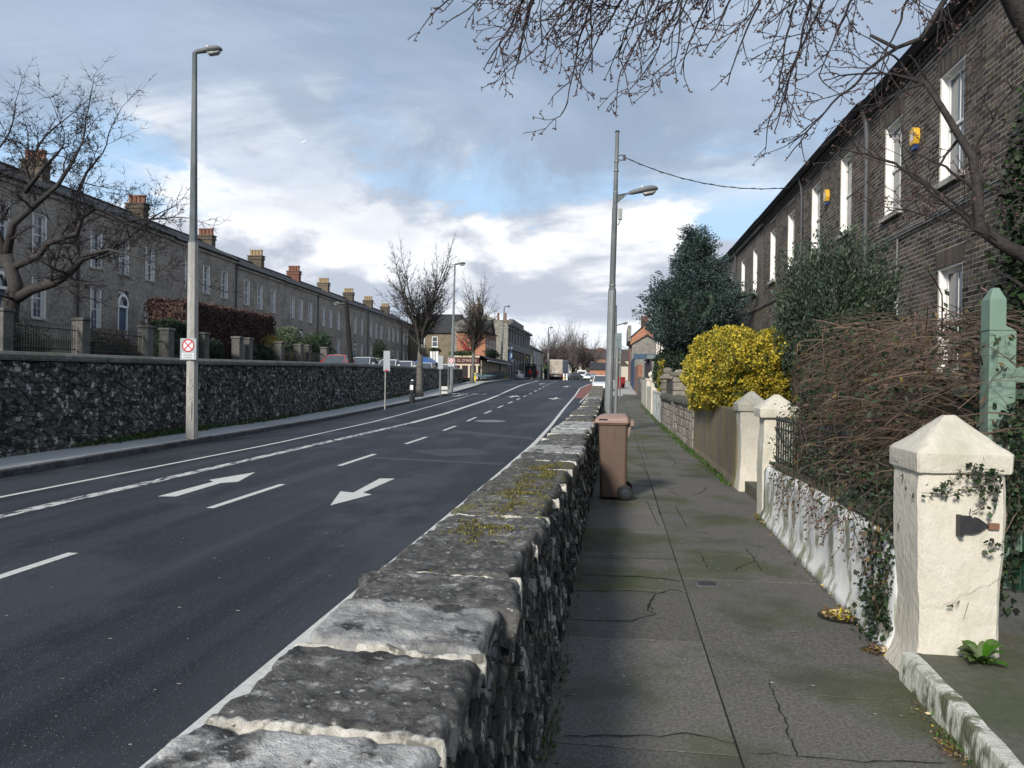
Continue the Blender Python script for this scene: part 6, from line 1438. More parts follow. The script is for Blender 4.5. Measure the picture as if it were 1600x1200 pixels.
bush('green_shrub', 'thin dark shrub beside a white doorway behind the leaning pole', 'shrub', (-26, 86, 4.7), (.6, 1.2, 1.4), 2500, .16, .45, [('hedge', 1)], 2.2, .4, .2, 18, 'box', ck=.6)
bush('low_shrub', 'dark red leaved low shrub behind the left railing', 'shrub', (-22.0, 32.3, 3.1), (.6, 2.0, .7), 4200, .10, .5, [('beech', .7), ('hedge', .3)], 2.3, .4, .2, 21, 'box', ck=.7)
bush('low_shrub', 'dark low shrub behind the leftmost railing', 'shrub', (-22.4, 27.4, 3.0), (.6, 1.7, .75), 3800, .09, .5, [('box', .6), ('hedge', .4)], 2.5, .3, .2, 22, 'box', ck=.78)
bush('low_shrub', 'low dark hedge tops behind the cars on the upper lane', 'hedge', (-22.3, 70, 3.1), (.7, 12, .75), 9000, .15, .5, [('hedge', .5), ('box', .5)], 5, .25, .12, 24, 'box', ck=.85)
t = thing('blue_shed', (-23.5, 98, 3.2), 'small blue roofed porch among far garden walls', 'shed'); MB().b2(-24.5, -22.5, 96, 100, 3.0, 3.9).build('wall', K['render'], t); MB().prism([(-24.7, 3.9), (-23.5, 4.7), (-22.3, 3.9)], 'y', 95.8, 100.2).build('roof', K['signblue'], t)
# ================================================================== CARS
def car(color, label, group, hatch=True, L=4.1, W_=1.72, H=1.46):
    t = thing('parked_car', (0, 0, 0), label, 'car', group); hw = W_/2
    # stations along y: (y, lower z, upper z, half width)
    st = [(-L/2, .42, .66, hw*.80), (-L/2+.10, .28, .80, hw*.92), (-L/2+.5, .22, .93, hw*.99), (-L*.18, .20, .96, hw), (L*.12, .20, .95, hw), (L*.30, .20, .88, hw*.99), (L/2-.35, .24, .78, hw*.95), (L/2-.08, .30, .68, hw*.86), (L/2, .38, .58, hw*.72)]
    def sec(y, a, b, w): return [(-w*.94, y, a), (w*.94, y, a), (w, y, a+(b-a)*.35), (w*.985, y, b-.10), (w*.93, y, b), (-w*.93, y, b), (-w*.985, y, b-.10), (-w, y, a+(b-a)*.35)]
    bo = MB().loft([sec(*s) for s in st]).build('body', K_ := CARC[color], t, smooth=False); bevel(bo, .03, 2)
    ry = -L*.40 if hatch else -L*.27
    def cs(y, z, w): return [(-w, y, z), (w, y, z)]
    zb = .93; wr = hw*.74; roof = [(ry+.32, H-.07), (ry+.62, H), (L*.03, H), (L*.10, H-.05)]
    rv = MB(); r = []
    for y, z in roof: r.append([(-wr, y, z-.05), (-wr*.9, y, z), (wr*.9, y, z), (wr, y, z-.05)])
    rv.loft(r); 
    pil = [(ry, zb, hw*.9), (ry+.32, H-.09, wr), (L*.10, H-.07, wr), (L*.27, zb-.03, hw*.88)]
    for s in (-1, 1):
        for (a, b) in ((0, 1), (2, 3)):
            p, q = pil[a], pil[b]; rv.tube([(s*p[2]*.985, p[0], p[1]), (s*q[2]*.985, q[0], q[1])], .035, 4)
        rv.tube([(s*hw*.93, -L*.08, zb), (s*wr, -L*.08, H-.05)], .03, 4)
    rv.build('roof', CARC[color], t)
    g = MB(); A, B, C_1, D = [[(-w*.975, y, z), (w*.975, y, z)] for y, z, w in pil]
    g.add([A[0], A[1], B[1], B[0]], [(0, 1, 2, 3)]); g.add([D[0], D[1], C_1[1], C_1[0]], [(0, 1, 2, 3)])
    for i in (0, 1): g.add([A[i], B[i], C_1[i], D[i]], [(0, 1, 2, 3)])
    g.build('windows', K['carglass'], t)
    for s in (-1, 1):
        for yw in (-L*.31, L*.31):
            n = 16; prof = [(.05, hw-.20), (.30, hw-.20), (.315, hw-.17), (.315, hw-.03), (.30, hw+.0), (.20, hw-.005)]; vs = [(s*x, yw+r_*math.cos(2*math.pi*k/n), .315+r_*math.sin(2*math.pi*k/n)) for r_, x in prof for k in range(n)]
            w = MB().add(vs, [(i*n+k, i*n+(k+1) % n, (i+1)*n+(k+1) % n, (i+1)*n+k) for i in range(5) for k in range(n)]).build('wheel', K['tyre'], t)
            MB().add([(s*(hw-.012), yw+.2*math.cos(2*math.pi*k/n), .315+.2*math.sin(2*math.pi*k/n)) for k in range(n)], [tuple(range(n))]).build('rim', K['chrome'], w)
        MB().box((s*hw*.74, -L/2+.07, .78), (.24, .08, .16)).build('tail_light', K['taillight'], t); MB().box((s*hw*.68, L/2-.12, .62), (.28, .12, .12)).build('headlight', K['headlight'], t)
        MB().box((s*(hw+.08), L*.17, .98), (.16, .09, .11)).build('mirror', CARC[color], t)
    MB().box((0, -L/2+.01, .56), (.5, .03, .11)).build('number_plate', K['plate'], t); MB().b2(-hw*.8, hw*.8, -L/2-.02, -L/2+.12, .30, .44).build('bumper', K['lampgrey'], t)
    return t
gL = 'cars parked on the upper lane'
for color, px, Y, lab, hb, rz in (('red', 528, 53.6, 'red car parked on the upper lane, roof showing above the long wall', True, math.pi+.05), ('silver', 568, 58.9, 'silver car parked behind the wall, right of the red car', True, math.pi+.05), ('white', 609, 66.2, 'white saloon parked behind the wall by the thin sign pole', False, math.pi+.05),
                              ('white', 634, 71.8, 'second white car behind the wall, left of the street tree', True, math.pi+.05), ('silver', 668, 79.2, 'silver car behind the wall just right of the street tree', True, .05), ('white', 703, 88, 'white van like car behind the wall near the pub', True, .05)):
    p = at(px, 560, Y); place(car(color, lab, gL, hb), (p[0], Y, LANE(Y)+.0), rz)
place(car('white', 'white car facing along the kerb, half hidden by the steel pole', 'cars farther up the road'), (-1.15, 69.5, G(69.5)), math.pi)
gF = 'cars farther up the road'
for color, px, Y, lab, rz, hb in (('silver', 775, 122, 'silver car parked outside the pub, left of the pale lamp post', -.1, False), ('dark', 789, 128, 'dark car parked second outside the stone building', -.1, True), ('blue', 797, 134, 'blue car parked third outside the stone building', -.1, True), ('silver', 807, 128, 'pale silver car nearest the road outside the stone building', -.15, True),
                              ('black', 889, 175, 'black car turning just right of the lorry', -1.2, True), ('dark', 899, 172, 'dark grey car at the far junction', -.9, True), ('white', 922, 168, 'white car at the far junction below the orange building', 2.8, True)):
    p = at(px, 590, Y); place(car(color, lab, gF, hb), (p[0], Y, G(Y)+.02), rz)
# white van
p = at(909, 590, 185); t = thing('white_van', (p[0], 185, G(185)), 'small white van at the far junction', 'van')
v = MB(); v.loft([[(p[0]-1, y, G(185)+a), (p[0]+1, y, G(185)+a), (p[0]+.95, y, G(185)+b), (p[0]-.95, y, G(185)+b)] for y, a, b in ((183, .4, 2.1), (183.2, .35, 2.2), (187, .35, 2.2), (187.6, .35, 1.2), (188.2, .4, 1.0))]); bevel(v.build('body', CARC['white'], t), .06)
MB().b2(p[0]-.8, p[0]+.8, 182.95, 183.05, G(185)+1.3, G(185)+1.9).build('rear_window', K['carglass'], t)
for s in (-1, 1): MB().lathe((p[0]+s*.9, 184, G(185)+.1), [(.1, 0), (.3, .05), (.3, .4), (.1, .5)], 10).build('wheel', K['tyre'], t)
# lorry
t = thing('box_lorry', (0, 0, 0), 'dusty cream box lorry waiting in the road ahead', 'lorry')
bevel(MB().b2(-1.17, 1.17, 0, 6.2, .95, 3.45).build('box_body', K['truckbox'], t), .04)
for x in (-.56, .56): bevel(MB().b2(x-.52, x+.52, -.035, -.003, 1.0, 3.38).build('rear_door', K['truckbox'], t), .02)
MB().b2(1.172, 1.20, .1, 6.1, 1.0, 3.4).build('side_panel', K['truckside'], t); MB().b2(-1.2, 1.2, -.02, 6.2, 3.455, 3.53).build('roof_rail', K['signwhite'], t)
MB().b2(-1.05, 1.05, -.1, .2, .55, .8).build('underrun_bar', K['lampgrey'], t); MB().b2(-.28, .28, -.12, -.1, .62, .76).build('number_plate', K['plate'], t)
m = MB(); m.add([(-.55+.11*c, -.04, 1.55+.16*s_) for c, s_ in [(math.cos(k*.6), math.sin(k*.6)) for k in range(10)]], [tuple(range(10))]); m.add([(.10+.11*c, -.04, 1.5+.14*s_) for c, s_ in [(math.cos(k*.6), math.sin(k*.6)) for k in range(10)]], [tuple(range(10))]); m.b2(-.6, .3, -.045, -.04, 1.28, 1.42); m.build('rear_marks', K['signwhite'], t)
for s in (-1, 1):
    MB().b2(s*.95-.15, s*.95+.15, -.12, -.1, .6, .74).build('tail_light', K['taillight'], t)
    for y in (1.6, 6.9):
        n = 14; MB().loft([[(s*x, y+r_*math.cos(2*math.pi*k/n), .45+r_*math.sin(2*math.pi*k/n)) for k in range(n)] for r_, x in ((.3, 1.14), (.45, 1.1), (.45, .7), (.3, .66))]).build('wheel', K['tyre'], t)
bevel(MB().b2(-1.1, 1.1, 6.35, 8.1, .5, 2.9).build('cab', CARC['white'], t), .1); MB().b2(-.9, .9, .2, 7, .6, .9).build('chassis', K['iron'], t)
p = at(868.5, 594, 141); place(t, (p[0], 141, G(141)+.03), -.10)
# ================================================================== STREET FURNITURE FAR LEFT
def post(px, py, Y, z1, r, lab, m='galv', plate=None, fn=lambda y: G(y)+.12, X=None):
    p = at(px, py, Y); x = p[0] if X is None else X; z = fn(Y); t = thing('sign_pole', (x, Y, z), lab, 'sign pole'); MB().tube([(x, Y, z), (x, Y, z+z1)], r, 8).build('pole', K[m], t)
    if plate:
        w, h, mat, off = plate; bevel(MB().b2(x-w/2+off, x+w/2+off, Y-.04-r, Y-.015-r, z+z1-h, z+z1).build('plate', K[mat], t), .01)
    return t, x, z
t, x, z = post(601.5, 631, 36.5, 2.75, .032, 'slim bus stop pole with narrow pale plate before the stone wall', 'concretepole', (.32, .95, 'signgrey', .08)); MB().b2(x+.0, x+.14, 36.42, 36.44, z+1.80, z+1.87).build('red_band', K['red'], t)
post(688, 617, 52.5, 2.75, .035, 'bus stop pole between the first street tree and second lamp', 'lampgrey', (.35, .9, 'signgrey', 0))
p = at(644, 626, 43); t = thing('bollard', (p[0], 43, G(43)+.12), 'black litter bin post with white notice beside the first street tree', 'litter bin')
MB().lathe((p[0], 43, G(43)+.12), [(.15, 0), (.15, .42), (.05, .43), (.05, .48), (.14, .50), (.15, 1.12), (.12, 1.2)], 12).build('bin', K['iron'], t); MB().b2(p[0]-.09, p[0]+.09, 42.83, 42.84, G(43)+.85, G(43)+1.12).build('notice', K['signwhite'], t); MB().lathe((p[0], 43, G(43)+1.32), [(.02, 0), (.08, .03), (.08, .07), (.02, .1)], 10).build('badge', K['signwhite'], t)
for px, Y in ((685.5, 56.5), (701, 57.5)): pass
t = thing('notice_frame', at(693, 617, 58), 'grey two legged notice frame beside the second lamp', 'frame'); a, b = at(687, 617, 58)[0], at(700, 617, 58)[0]; z = G(58)+.12
for x in (a, b): MB().b2(x-.04, x+.04, 57.96, 58.04, z, z+2.0).build('leg', K['lampgrey'], t)
MB().b2(a, b, 57.97, 58.03, z+1.95, z+2.05).build('top_bar', K['lampgrey'], t); MB().b2(a, b, 57.98, 58.02, z+.25, z+.31).build('cross_bar', K['lampgrey'], t); MB().b2(a+.06, b-.06, 58.1, 58.5, z, z+.55).build('litter_sack', K['plate'], t)
# yellow keep-left bollards
for px, Y, lab in ((740.5, 92, 'yellow keep left bollard at the near end of the bicycle row'), (791, 116, 'yellow bollard at the far end of the bicycle row')):
    p = at(px, 605, Y); z = G(Y)+.12; t = thing('yellow_bollard', (p[0], Y, z), lab, 'bollard', 'yellow keep left bollards'); s = 1.0 if Y < 100 else .95
    bevel(MB().b2(p[0]-.20, p[0]+.20, Y-.08, Y+.08, z, z+1.0).build('panel', K['yellowsign'], t), .04)
    MB().add([(p[0]+.15*math.cos(k*.4), Y-.085, z+.74+.15*math.sin(k*.4)) for k in range(16)], [tuple(range(16))]).build('blue_disc', K['signblue'], t)
    MB().add([(p[0]-.10, Y-.09, z+.80), (p[0]-.06, Y-.09, z+.84), (p[0]+.10, Y-.09, z+.68), (p[0]+.06, Y-.09, z+.64)], [(0, 1, 2, 3)]).build('arrow', K['signwhite'], t)
# bicycles at their stands
def bicycle():
    t = thing('parked_bicycle', (0, 0, 0), 'blue hire bicycle docked in the long row of bicycles outside the pub', 'bicycle', 'hire bicycles docked in a row')
    for y in (-.52, .52):
        m = MB(); m.tube([(0, y+.32*math.cos(a), .34+.32*math.sin(a)) for a in np.linspace(0, 2*math.pi, 15)], .022, 4, .5, False); m.build('wheel', K['tyre'], t)
        MB().tube([(0, y+.36*math.cos(a), .34+.36*math.sin(a)) for a in np.linspace(.3, 2.6, 8)], .045, 4, .5, False).build('mudguard', K['bikeblue'], t)
    MB().tube([(0, -.52, .34), (0, -.12, .34), (0, -.2, .82), (0, -.12, .34), (0, .42, .85), (0, .52, .34)], .035, 5).build('frame', K['bikeblue'], t)
    MB().box((0, -.22, .92), (.16, .26, .07)).build('saddle', K['iron'], t); MB().tube([(-.27, .3, 1.05), (0, .4, 1.02), (.27, .3, 1.05)], .02, 4).build('handlebar', K['iron'], t); MB().box((0, .62, .88), (.32, .2, .2)).build('basket', K['lampgrey'], t)
    return t
b0 = bicycle(); nb = 18
for i in range(nb):
    o = b0 if i == 0 else copy_tree(b0); f_ = i/(nb-1); Y = 93.5+f_*20; x = KX(Y)-1.35; o.location = (x, Y, G(Y)+.12); o['label'] = {0: 'blue hire bicycle at the near end of the row, beside the yellow bollard', 1: 'second hire bicycle from the near yellow bollard', nb-1: 'hire bicycle at the far end of the docked row'}.get(i, 'blue hire bicycle docked in the long row of bicycles outside the pub'); o.rotation_euler = (0, random.uniform(-.08, .08), math.pi/2+random.uniform(-.12, .12)-.35)
dk = thing('docking_rail', (KX(103)-2.35, 103, G(103)+.12), 'low dark docking stand rail running along the hire bicycles', 'rail')
for i in range(nb): Y = 93.5+i/(nb-1)*20+.3; MB().box((KX(Y)-2.35, Y, G(Y)+.45), (.16, .1, .6)).build('dock', K['lampgrey'], dk)
p = at(764.5, 590, 104); t = thing('pay_terminal', (p[0], 104, G(104)+.1), 'grey rounded payment terminal behind the bicycles', 'terminal'); bevel(MB().b2(p[0]-.25, p[0]+.25, 103.9, 104.15, G(104)+.1, G(104)+2.4).build('cabinet', K['galvdark'], t), .06)
# white and yellow island bollards by the lorry
for px, m_, lab in ((881, 'yplastic', 'yellow and white island bollard right behind the lorry'), (885.5, 'signwhite', 'white island bollard right of the lorry')):
    p = at(px, 592, 136); z = G(136); t = thing('island_bollard', (p[0], 136, z), lab, 'bollard'); MB().lathe((p[0], 136, z), [(.2, 0), (.17, .1), (.17, 1.0), (.12, 1.1)], 10).build('post', K['signwhite'], t); MB().lathe((p[0], 136, z), [(.175, .2), (.175, .5)], 10).build('band', K[m_], t)
# flag poles with flags, bus stop, speed sign, belisha beacon
for px, lab in ((792.5, 'pale blue flag hanging outside the stone building, left one'), (797.5, 'blue and white flag hanging outside the stone building, right one')):
    Y = 119; p = at(px, 550, Y); t = thing('flag', (p[0], Y, p[2]), lab, 'flag', 'flags outside the stone building'); MB().tube([(p[0]-.6, Y, p[2]-1.4), (p[0]+.25, Y, p[2]+1.1)], .04, 5).build('flagpole', K['iron'], t)
    m = MB(); vs = []
    for i in range(7):
        for j in range(5): vs.append((p[0]-.35+.60*j/4-.10*i/6+(.02*i), Y-.05+.10*math.sin(j*2.2+i*.5), p[2]+.9-.55*(1-j/4)-1.7*i/6))
    m.add(vs, [(i*5+j, i*5+j+1, (i+1)*5+j+1, (i+1)*5+j) for i in range(6) for j in range(4)]); m.build('cloth', K['flag'], t)
fb = lambda y: G(y)+.1
t, x, z = post(800, 592, 122, 3.3, .06, 'bus stop pole with white and blue sign outside the stone building', 'galvdark', (.55, .75, 'signwhite', 0), fb); MB().b2(x-.27, x+.27, 121.89, 121.9, z+3.05, z+3.28).build('blue_band', K['signblue'], t); MB().b2(x-.25, x+.25, 121.9, 122.1, z, z+1.0).build('bin', K['lampgrey'], t)
t, x, z = post(819, 592, 128, 4.2, .07, 'slim beacon pole with yellow globe by the crossing', 'concretepole', None, fb); MB().lathe((x+.45, 128, z+3.3), [(.03, 0), (.16, .1), (.16, .22), (.03, .32)], 10).build('globe', K['yplastic'], t)
t, x, z = post(845.5, 592, 148, 3.2, .07, 'distant round speed limit sign on a pole left of the lorry', 'galvdark', (.6, .6, 'signwhite', 0), fb); m = MB(); m.add([(x+r_*math.cos(k*.4), 147.88, z+2.9+r_*math.sin(k*.4)) for r_ in (.28, .20) for k in range(16)], [(k, (k+1) % 16, 16+(k+1) % 16, 16+k) for k in range(16)]); m.build('red_ring', K['red'], t)
post(833, 592, 142, 4.2, .08, 'plain grey pole beside the dark shelter near the crossing', 'galvdark', None, fb)
# right footpath signs
sb = 48.; zf = Fp(sb); a0, a1 = at(953.5, 520, sb)[0], at(971.5, 520, sb)[0]; zt, zb = at(962, 520.5, sb)[2], at(962, 553, sb)[2]
t = thing('direction_sign', ((a0+a1)/2, sb, zf), 'back of a large grey road sign behind the steel pole', 'sign')
bevel(MB().b2(a0, a1, sb-.02, sb+.02, zb+.0, zt).build('back_plate', K['signback'], t), .01); MB().b2(a0+.06, a1-.1, sb-.02, sb+.02, zb-.28, zb-.03).build('lower_plate', K['signback'], t)
for k in (.25, .7): MB().b2(a0+.02, a1-.02, sb-.045, sb-.022, zb+(zt-zb)*k-.03, zb+(zt-zb)*k+.03).build('stiffener', K['signback'], t)
MB().tube([((a0+a1)/2-.25, sb-.09, zf), ((a0+a1)/2-.25, sb-.09, zt-.1)], .045, 8).build('pole', K['galv'], t)
post(961.2, 627, 36, 2.25, .035, 'thin steel post with small plate on the right footpath', 'galv', (.16, .5, 'signback', .02), Fp, .03); post(968.5, 615, 52, 3.4, .04, 'taller thin steel post farther along the right footpath', 'galv', (.14, .4, 'signback', 0), Fp)
for i, (px, lab) in enumerate(((966.8, 'red wheeled bin on the far footpath, left one'), (972, 'red wheeled bin on the far footpath, right one'))):
    Y = 74+i*1.5; p = at(px, 604, Y); z = Fp(Y); t = thing('red_bin', (p[0], Y, z), lab, 'bin', 'red bins on the far footpath'); MB().loft([[(p[0]-w, Y-w, z+h_), (p[0]+w, Y-w, z+h_), (p[0]+w, Y+w, z+h_), (p[0]-w, Y+w, z+h_)] for w, h_ in ((.23, .05), (.29, .95))]).build('body', K['redbin'], t); MB().box((p[0], Y, z+1.0), (.62, .62, .1), 0, .5, .85).build('lid', K['redbin'], t)
# ================================================================== THE FAR BUILDINGS
def plane_x(Y): return lambda u, w, d: (u, Y-d, w)
def plane_y(X, s=1): return lambda u, w, d: (X+s*d, u, w)
# brown brick cross building
a, b = at(640, 540, 124)[0], at(713, 540, 124)[0]; ze = at(690, 519.6, 124)[2]; zr = at(690, 501, 128)[2]
t = gabled('brick_building', a, b, 124, 133, 2, ze, zr+.8, 'brickX', 'slate', 'tan brick building closing the end of the left terrace', 'x')
P_b = plane_x(124); w0 = at(675, 542, 124); w1 = at(684, 526, 124); simple_window(t, P_b, w0[0], w1[0], w0[2], w1[2]); w0 = at(655, 542, 124); simple_window(t, P_b, w0[0], w0[0]+.9, w0[2], w0[2]+1.7)
bush('balcony_plant', 'dark trailing plant under the window of the tan brick building', 'plant', (at(679, 546, 123.7)[0], 123.6, at(679, 546, 123.7)[2]), (.8, .25, .35), 700, .13, .5, [('hedge', 1)], 2, .4, .2, 33, 'box', ck=.5)
t = thing('poster_hoarding', at(678, 565, 100), 'tall white and pink banner hoarding behind the end of the wall', 'banner'); 
for i, px in enumerate((672, 676.5, 681)): a_ = at(px, 577, 100); MB().b2(a_[0], a_[0]+.30, 99.9, 100, 2.4, at(px, 549, 100)[2]).build('banner', K['plate' if i % 2 else 'signwhite'], t)
# stone gable with the long grey classical front
Yg = 118.; xr_ = -16.; xl = at(709, 520, Yg)[0]; zap = at(746.6, 491, Yg)[2]; zl = at(709, 505, Yg)[2]; zrt = at(790, 507, Yg)[2]
t = thing('stone_building', (-18, 133, 2), 'grey stone building with pale gable and long arched front', 'building')
xm = at(746.6, 491, Yg)[0]; m = MB(); m.add([(xl, Yg, 2), (xr_, Yg, 2), (xr_, Yg, zrt), (xm+1.2, Yg, zap-.1), (xm-.6, Yg, zap), (xl, Yg, zl)], [(0, 1, 2, 3, 4, 5)]); m.build('gable_wall', K['stonewallX'], t)
P_s = plane_y(xr_, 1); top = zrt; hol = []
for y in (120.3, 123.2, 126.6, 130.6, 134.6, 138.4, 142, 145.3): hol.append((y-.75, y+.75, 7.6, 10.2))
m = holed(MB(), P_s, Yg, 149, 2, top, hol, 0, .3); m.build('front_wall', K['stonewallY'], t)
for i, h in enumerate(hol): sash(P_s, h, t, 'glassL', panes=(2, 2), fine=False, depth=.28, lining=False, blind=2 if i in (2, 3) else False)
for z0, z1, d in ((top+.003, top+.35, .45), (top-.55, top-.35, .15), (6.55, 6.85, .35), (10.5, 10.65, .1)): ubox(MB(), P_s, Yg-.1, 149.1, z0, z1, .003, d).build('cornice', K['stonewallY'], t)
ubox(MB(), P_s, 123, 138, top+.36, top+1.2, -.6, .05).build('parapet', K['stonewallY'], t)
for y in (119.5, 122.5, 126, 130, 134, 138, 142, 145.5, 148.6): ubox(MB(), P_s, y-.3, y+.3, 2, 6.5, .003, .2).build('pilaster', K['stonewallY'], t)
for y in (124.2, 128, 132, 136, 140, 143.8):
    ubox(MB(), P_s, y-1.0, y+1.0, 2.1, 5.2, .004, .05).build('arched_opening', K['dark'], t)
    m = MB(); n = 8
    for k in range(n):
        a0, a1 = math.pi*k/n, math.pi*(k+1)/n; m.add([P_s(y+r_*math.cos(a), 5.2+r_*math.sin(a), dd) for dd in (.02, .22) for r_, a in ((1.0, a0), (1.25, a0), (1.25, a1), (1.0, a1))], [(0, 1, 2, 3), (4, 5, 6, 7), (0, 1, 5, 4), (2, 3, 7, 6), (1, 2, 6, 5), (3, 0, 4, 7)])
    m.build('arch', K['conc'], t)
m = MB(); m.add([(xl, Yg+.3, zl), (xm-.6, Yg+.2, zap), (xm-.6, 149, zap), (xl, 149, zl)], [(0, 1, 2, 3)]); m.add([(xm+1.2, Yg+.2, zap-.1), (xr_, Yg+.2, zrt), (xr_, 149, zrt), (xm+1.2, 149, zap-.1)], [(0, 1, 2, 3)]); m.build('roof', K['slate'], t)
c = MB(); q = at(746.6, 480, Yg+.5); c.b2(q[0]-1.1, q[0]+.7, Yg+.1, Yg+1.2, zap-1.2, zap+1.2); c.b2(q[0]-.35, q[0]+.45, Yg+.2, Yg+1, zap+1.2, zap+1.6); ch = c.build('chimney', K['brickX'], t); MB().lathe((q[0]+.1, Yg+.6, zap+1.6), [(.15, 0), (.12, .9)], 8).build('chimney_pot', K['buff'], ch)
q = at(785, 500, Yg+1); c = MB(); c.b2(q[0]-1.0, q[0]+.9, Yg+.3, Yg+1.3, zrt-.4, zrt+.7); ch = c.build('chimney', K['brickX'], t)
for dx in (-.6, .5): MB().lathe((q[0]+dx, Yg+.8, zrt+.7), [(.18, 0), (.14, 1.1)], 8).build('chimney_pot', K['terracotta'], ch)
# orange brick building with gabled dormer
a, b = at(714, 520, 100)[0], -16.4; zt_ = at(735, 519.6, 100)[2]
t = thing('orange_pub', ((a+b)/2, 104, 2), 'orange brick pub building with dark roof behind the second street tree', 'building'); m = MB(); m.quad((a, 100, 2), (b, 100, 2), (b, 100, zt_), (a, 100, zt_)); m.build('front_wall', K['brickO'], t)
m = MB(); m.quad((b, 100, 2), (b, 109, 2), (b, 109, zt_-.1), (b, 100, zt_-.1)); m.add([(b+.02, 102.2, zt_-.1), (b+.02, 106.5, zt_-.1), (b+.02, 104.4, zt_+1.7)], [(0, 1, 2)]); m.build('side_wall', K['brickOY'], t)  # road-facing side in darker brick, its shade put into the colour
MB().prism([(102.0, zt_), (104.4, zt_+1.95), (106.8, zt_), (106.6, zt_), (104.4, zt_+1.75), (102.2, zt_)], 'x', b-2, b+.25).build('gable_trim', K['slate'], t)
MB().prism([(a-.1, zt_), (b+.2, zt_), (b+.2, zt_+.15), (a-.1, zt_+.15)], 'y', 99.8, 109).build('parapet', K['slate'], t)
P_o = plane_y(b, 1)
for y in (101.2, 103.4, 105.4, 107.4): simple_window(t, P_o, y-.4, y+.4, 5.4, 7.1, glass='dark')
m = MB(); pts = [at(px, py, 99.8) for px, py in ((720, 545), (729, 536), (738, 541), (744, 534))]; 
m.tube([(p[0], 99.85, p[2]) for p in [at(px, py, 99.85) for px, py in ((723, 541), (727, 544), (733, 546), (739, 544), (744, 538))]], .14, 5); m.tube([(p[0], 99.85, p[2]) for p in [at(px, py, 99.85) for px, py in ((720, 533), (726, 537), (728, 543))]], .09, 5); m.build('painted_emblem', K['red'], t)
# ground floor pub extension with name board
a, b = at(706, 560, 95)[0], -16.35; z0, z1 = at(728, 568, 95)[2], at(728, 559, 95)[2]
t = thing('corner_pub', ((a+b)/2, 97, 2), 'single storey pub front with maroon name board and arched windows', 'pub'); MB().b2(a, b, 95, 99.9, 2, z1+.25).build('wall', K['maroon'], t)
MB().b2(a, b+.1, 94.8, 94.97, z0-.25, z0-.05).build('moulding', K['pubcream'], t); MB().b2(a, b+.1, 94.8, 94.97, z1+.05, z1+.25).build('moulding', K['pubcream'], t)
MB().b2(a+.05, b, 94.88, 94.96, z0, z1).build('name_board', K['maroon'], t); o = text_mesh('name_lettering', 'N. G. O\'WE   S', .46, K['pubcream'], t); o.rotation_euler = (math.pi/2, 0, 0); o.location = (-.1, 94.86-97, (z0+z1)/2-2)
for i in range(4):
    x = a+.2+i*(b-a-.4)/3; MB().b2(x-.12, x+.12, 94.82, 94.96, 2, z0-.26).build('column', K['pubcream'], t)
    if i < 3: MB().b2(x+.25, x+(b-a-.4)/3-.25, 94.90, 94.97, 2.4, z0-.45).build('shop_window', K['dark'], t)
bush('flower_box', 'green planting trailing over the pub name board', 'plant', ((a+b)/2-.4, 95, z1+.5), ((b-a)/2-.3, .35, .30), 1800, .13, .5, [('hedge', .7), ('weed', .3)], 3, .4, .2, 41, 'box', ck=.6)
t = thing('awning_pub', (-16.2, 106, 2), 'long maroon pub side with striped posts under a narrow awning', 'pub'); MB().b2(-16.9, -16.3, 95.2, 117.8, 2, 4.9).build('wall', K['maroon'], t)
aw = MB(); aw.add([(-16.3, 95.2, 4.9), (-16.3, 117.8, 4.9), (-15.3, 117.8, 4.45), (-15.3, 95.2, 4.45), (-15.3, 117.8, 4.25), (-15.3, 95.2, 4.25)], [(0, 1, 2, 3), (3, 2, 4, 5)]); aw.build('awning', K['purplepaint'], t); MB().b2(-15.35, -15.25, 95.2, 117.8, 4.2, 4.3).build('awning_edge', K['plate'], t)
for i in range(16): y = 95.6+i*1.45; MB().b2(-16.29, -16.1, y-.14, y+.14, 2, 4.3).build('column', K['pubcream'], t)
for i in range(6): y = 97+i*3.6; MB().b2(-16.29, -16.2, y, y+.9, 2.6, 4.1).build('shop_window', K['dark'], t)
bush('hanging_plants', 'dark hanging plants on the upper pub side', 'plant', (-16.1, 104, 5.35), (.35, 6.5, .45), 2500, .14, .5, [('hedge', .8), ('box', .2)], 3, .5, .3, 44, 'box', ck=.5)
# dark low row, hedge, shelter, people
t = gabled('dark_terrace', -22, -15.6, 150, 172, 2, 8.0, 9.6, 'brickL', 'slate', 'dark two storey row beyond the stone building with four white windows', 'y', 'brickL'); P_d = plane_y(-15.6, 1)
for y in (152.5, 155.5, 159.5, 164): simple_window(t, P_d, y-.55, y+.55, 5.4, 7.6); simple_window(t, P_d, y-.5, y+.5, 2.8, 4.6)
MB().b2(-18.5, -17.3, 150.5, 151.6, 9.0, 10.3).build('chimney', K['render'], t)
hedge(-15, -12.2, 168, 178, 2.2, 4.2, 3000, .22, [('box', 1)], 'green_hedge', 'distant dark hedge left of the lorry', 'box', seed=9); bush('distant_bush', 'bright green distant bush above the far hedge', 'bush', (-14.6, 182, 4.2), (2, 2, 1.6), 2500, .22, .5, [('weed', .7), ('hedge', .3)], 2, .3, .2, 51, 'hedge')
t = thing('bus_shelter', (at(826, 590, 133)[0], 133, G(133)), 'dark bus shelter beside the stone building', 'shelter'); x = at(826, 590, 133)[0]; z = G(133)+.1
MB().b2(x-1.1, x+1.1, 132, 135, z+2.4, z+2.55).build('roof', K['iron'], t)
for dx in (-1, 1): MB().b2(x+dx-.05, x+dx+.05, 132.1, 132.2, z, z+2.4).build('post', K['iron'], t); MB().b2(x+dx-.05, x+dx+.05, 134.8, 134.9, z, z+2.4).build('post', K['iron'], t)
MB().b2(x-1, x+1, 134.95, 135, z+.3, z+2.3).build('glass_panel', K['carglass'], t)
K['skin'] = nmat('skin', (.45, .28, .2), (.4, .25, .18), 5, bump=0)
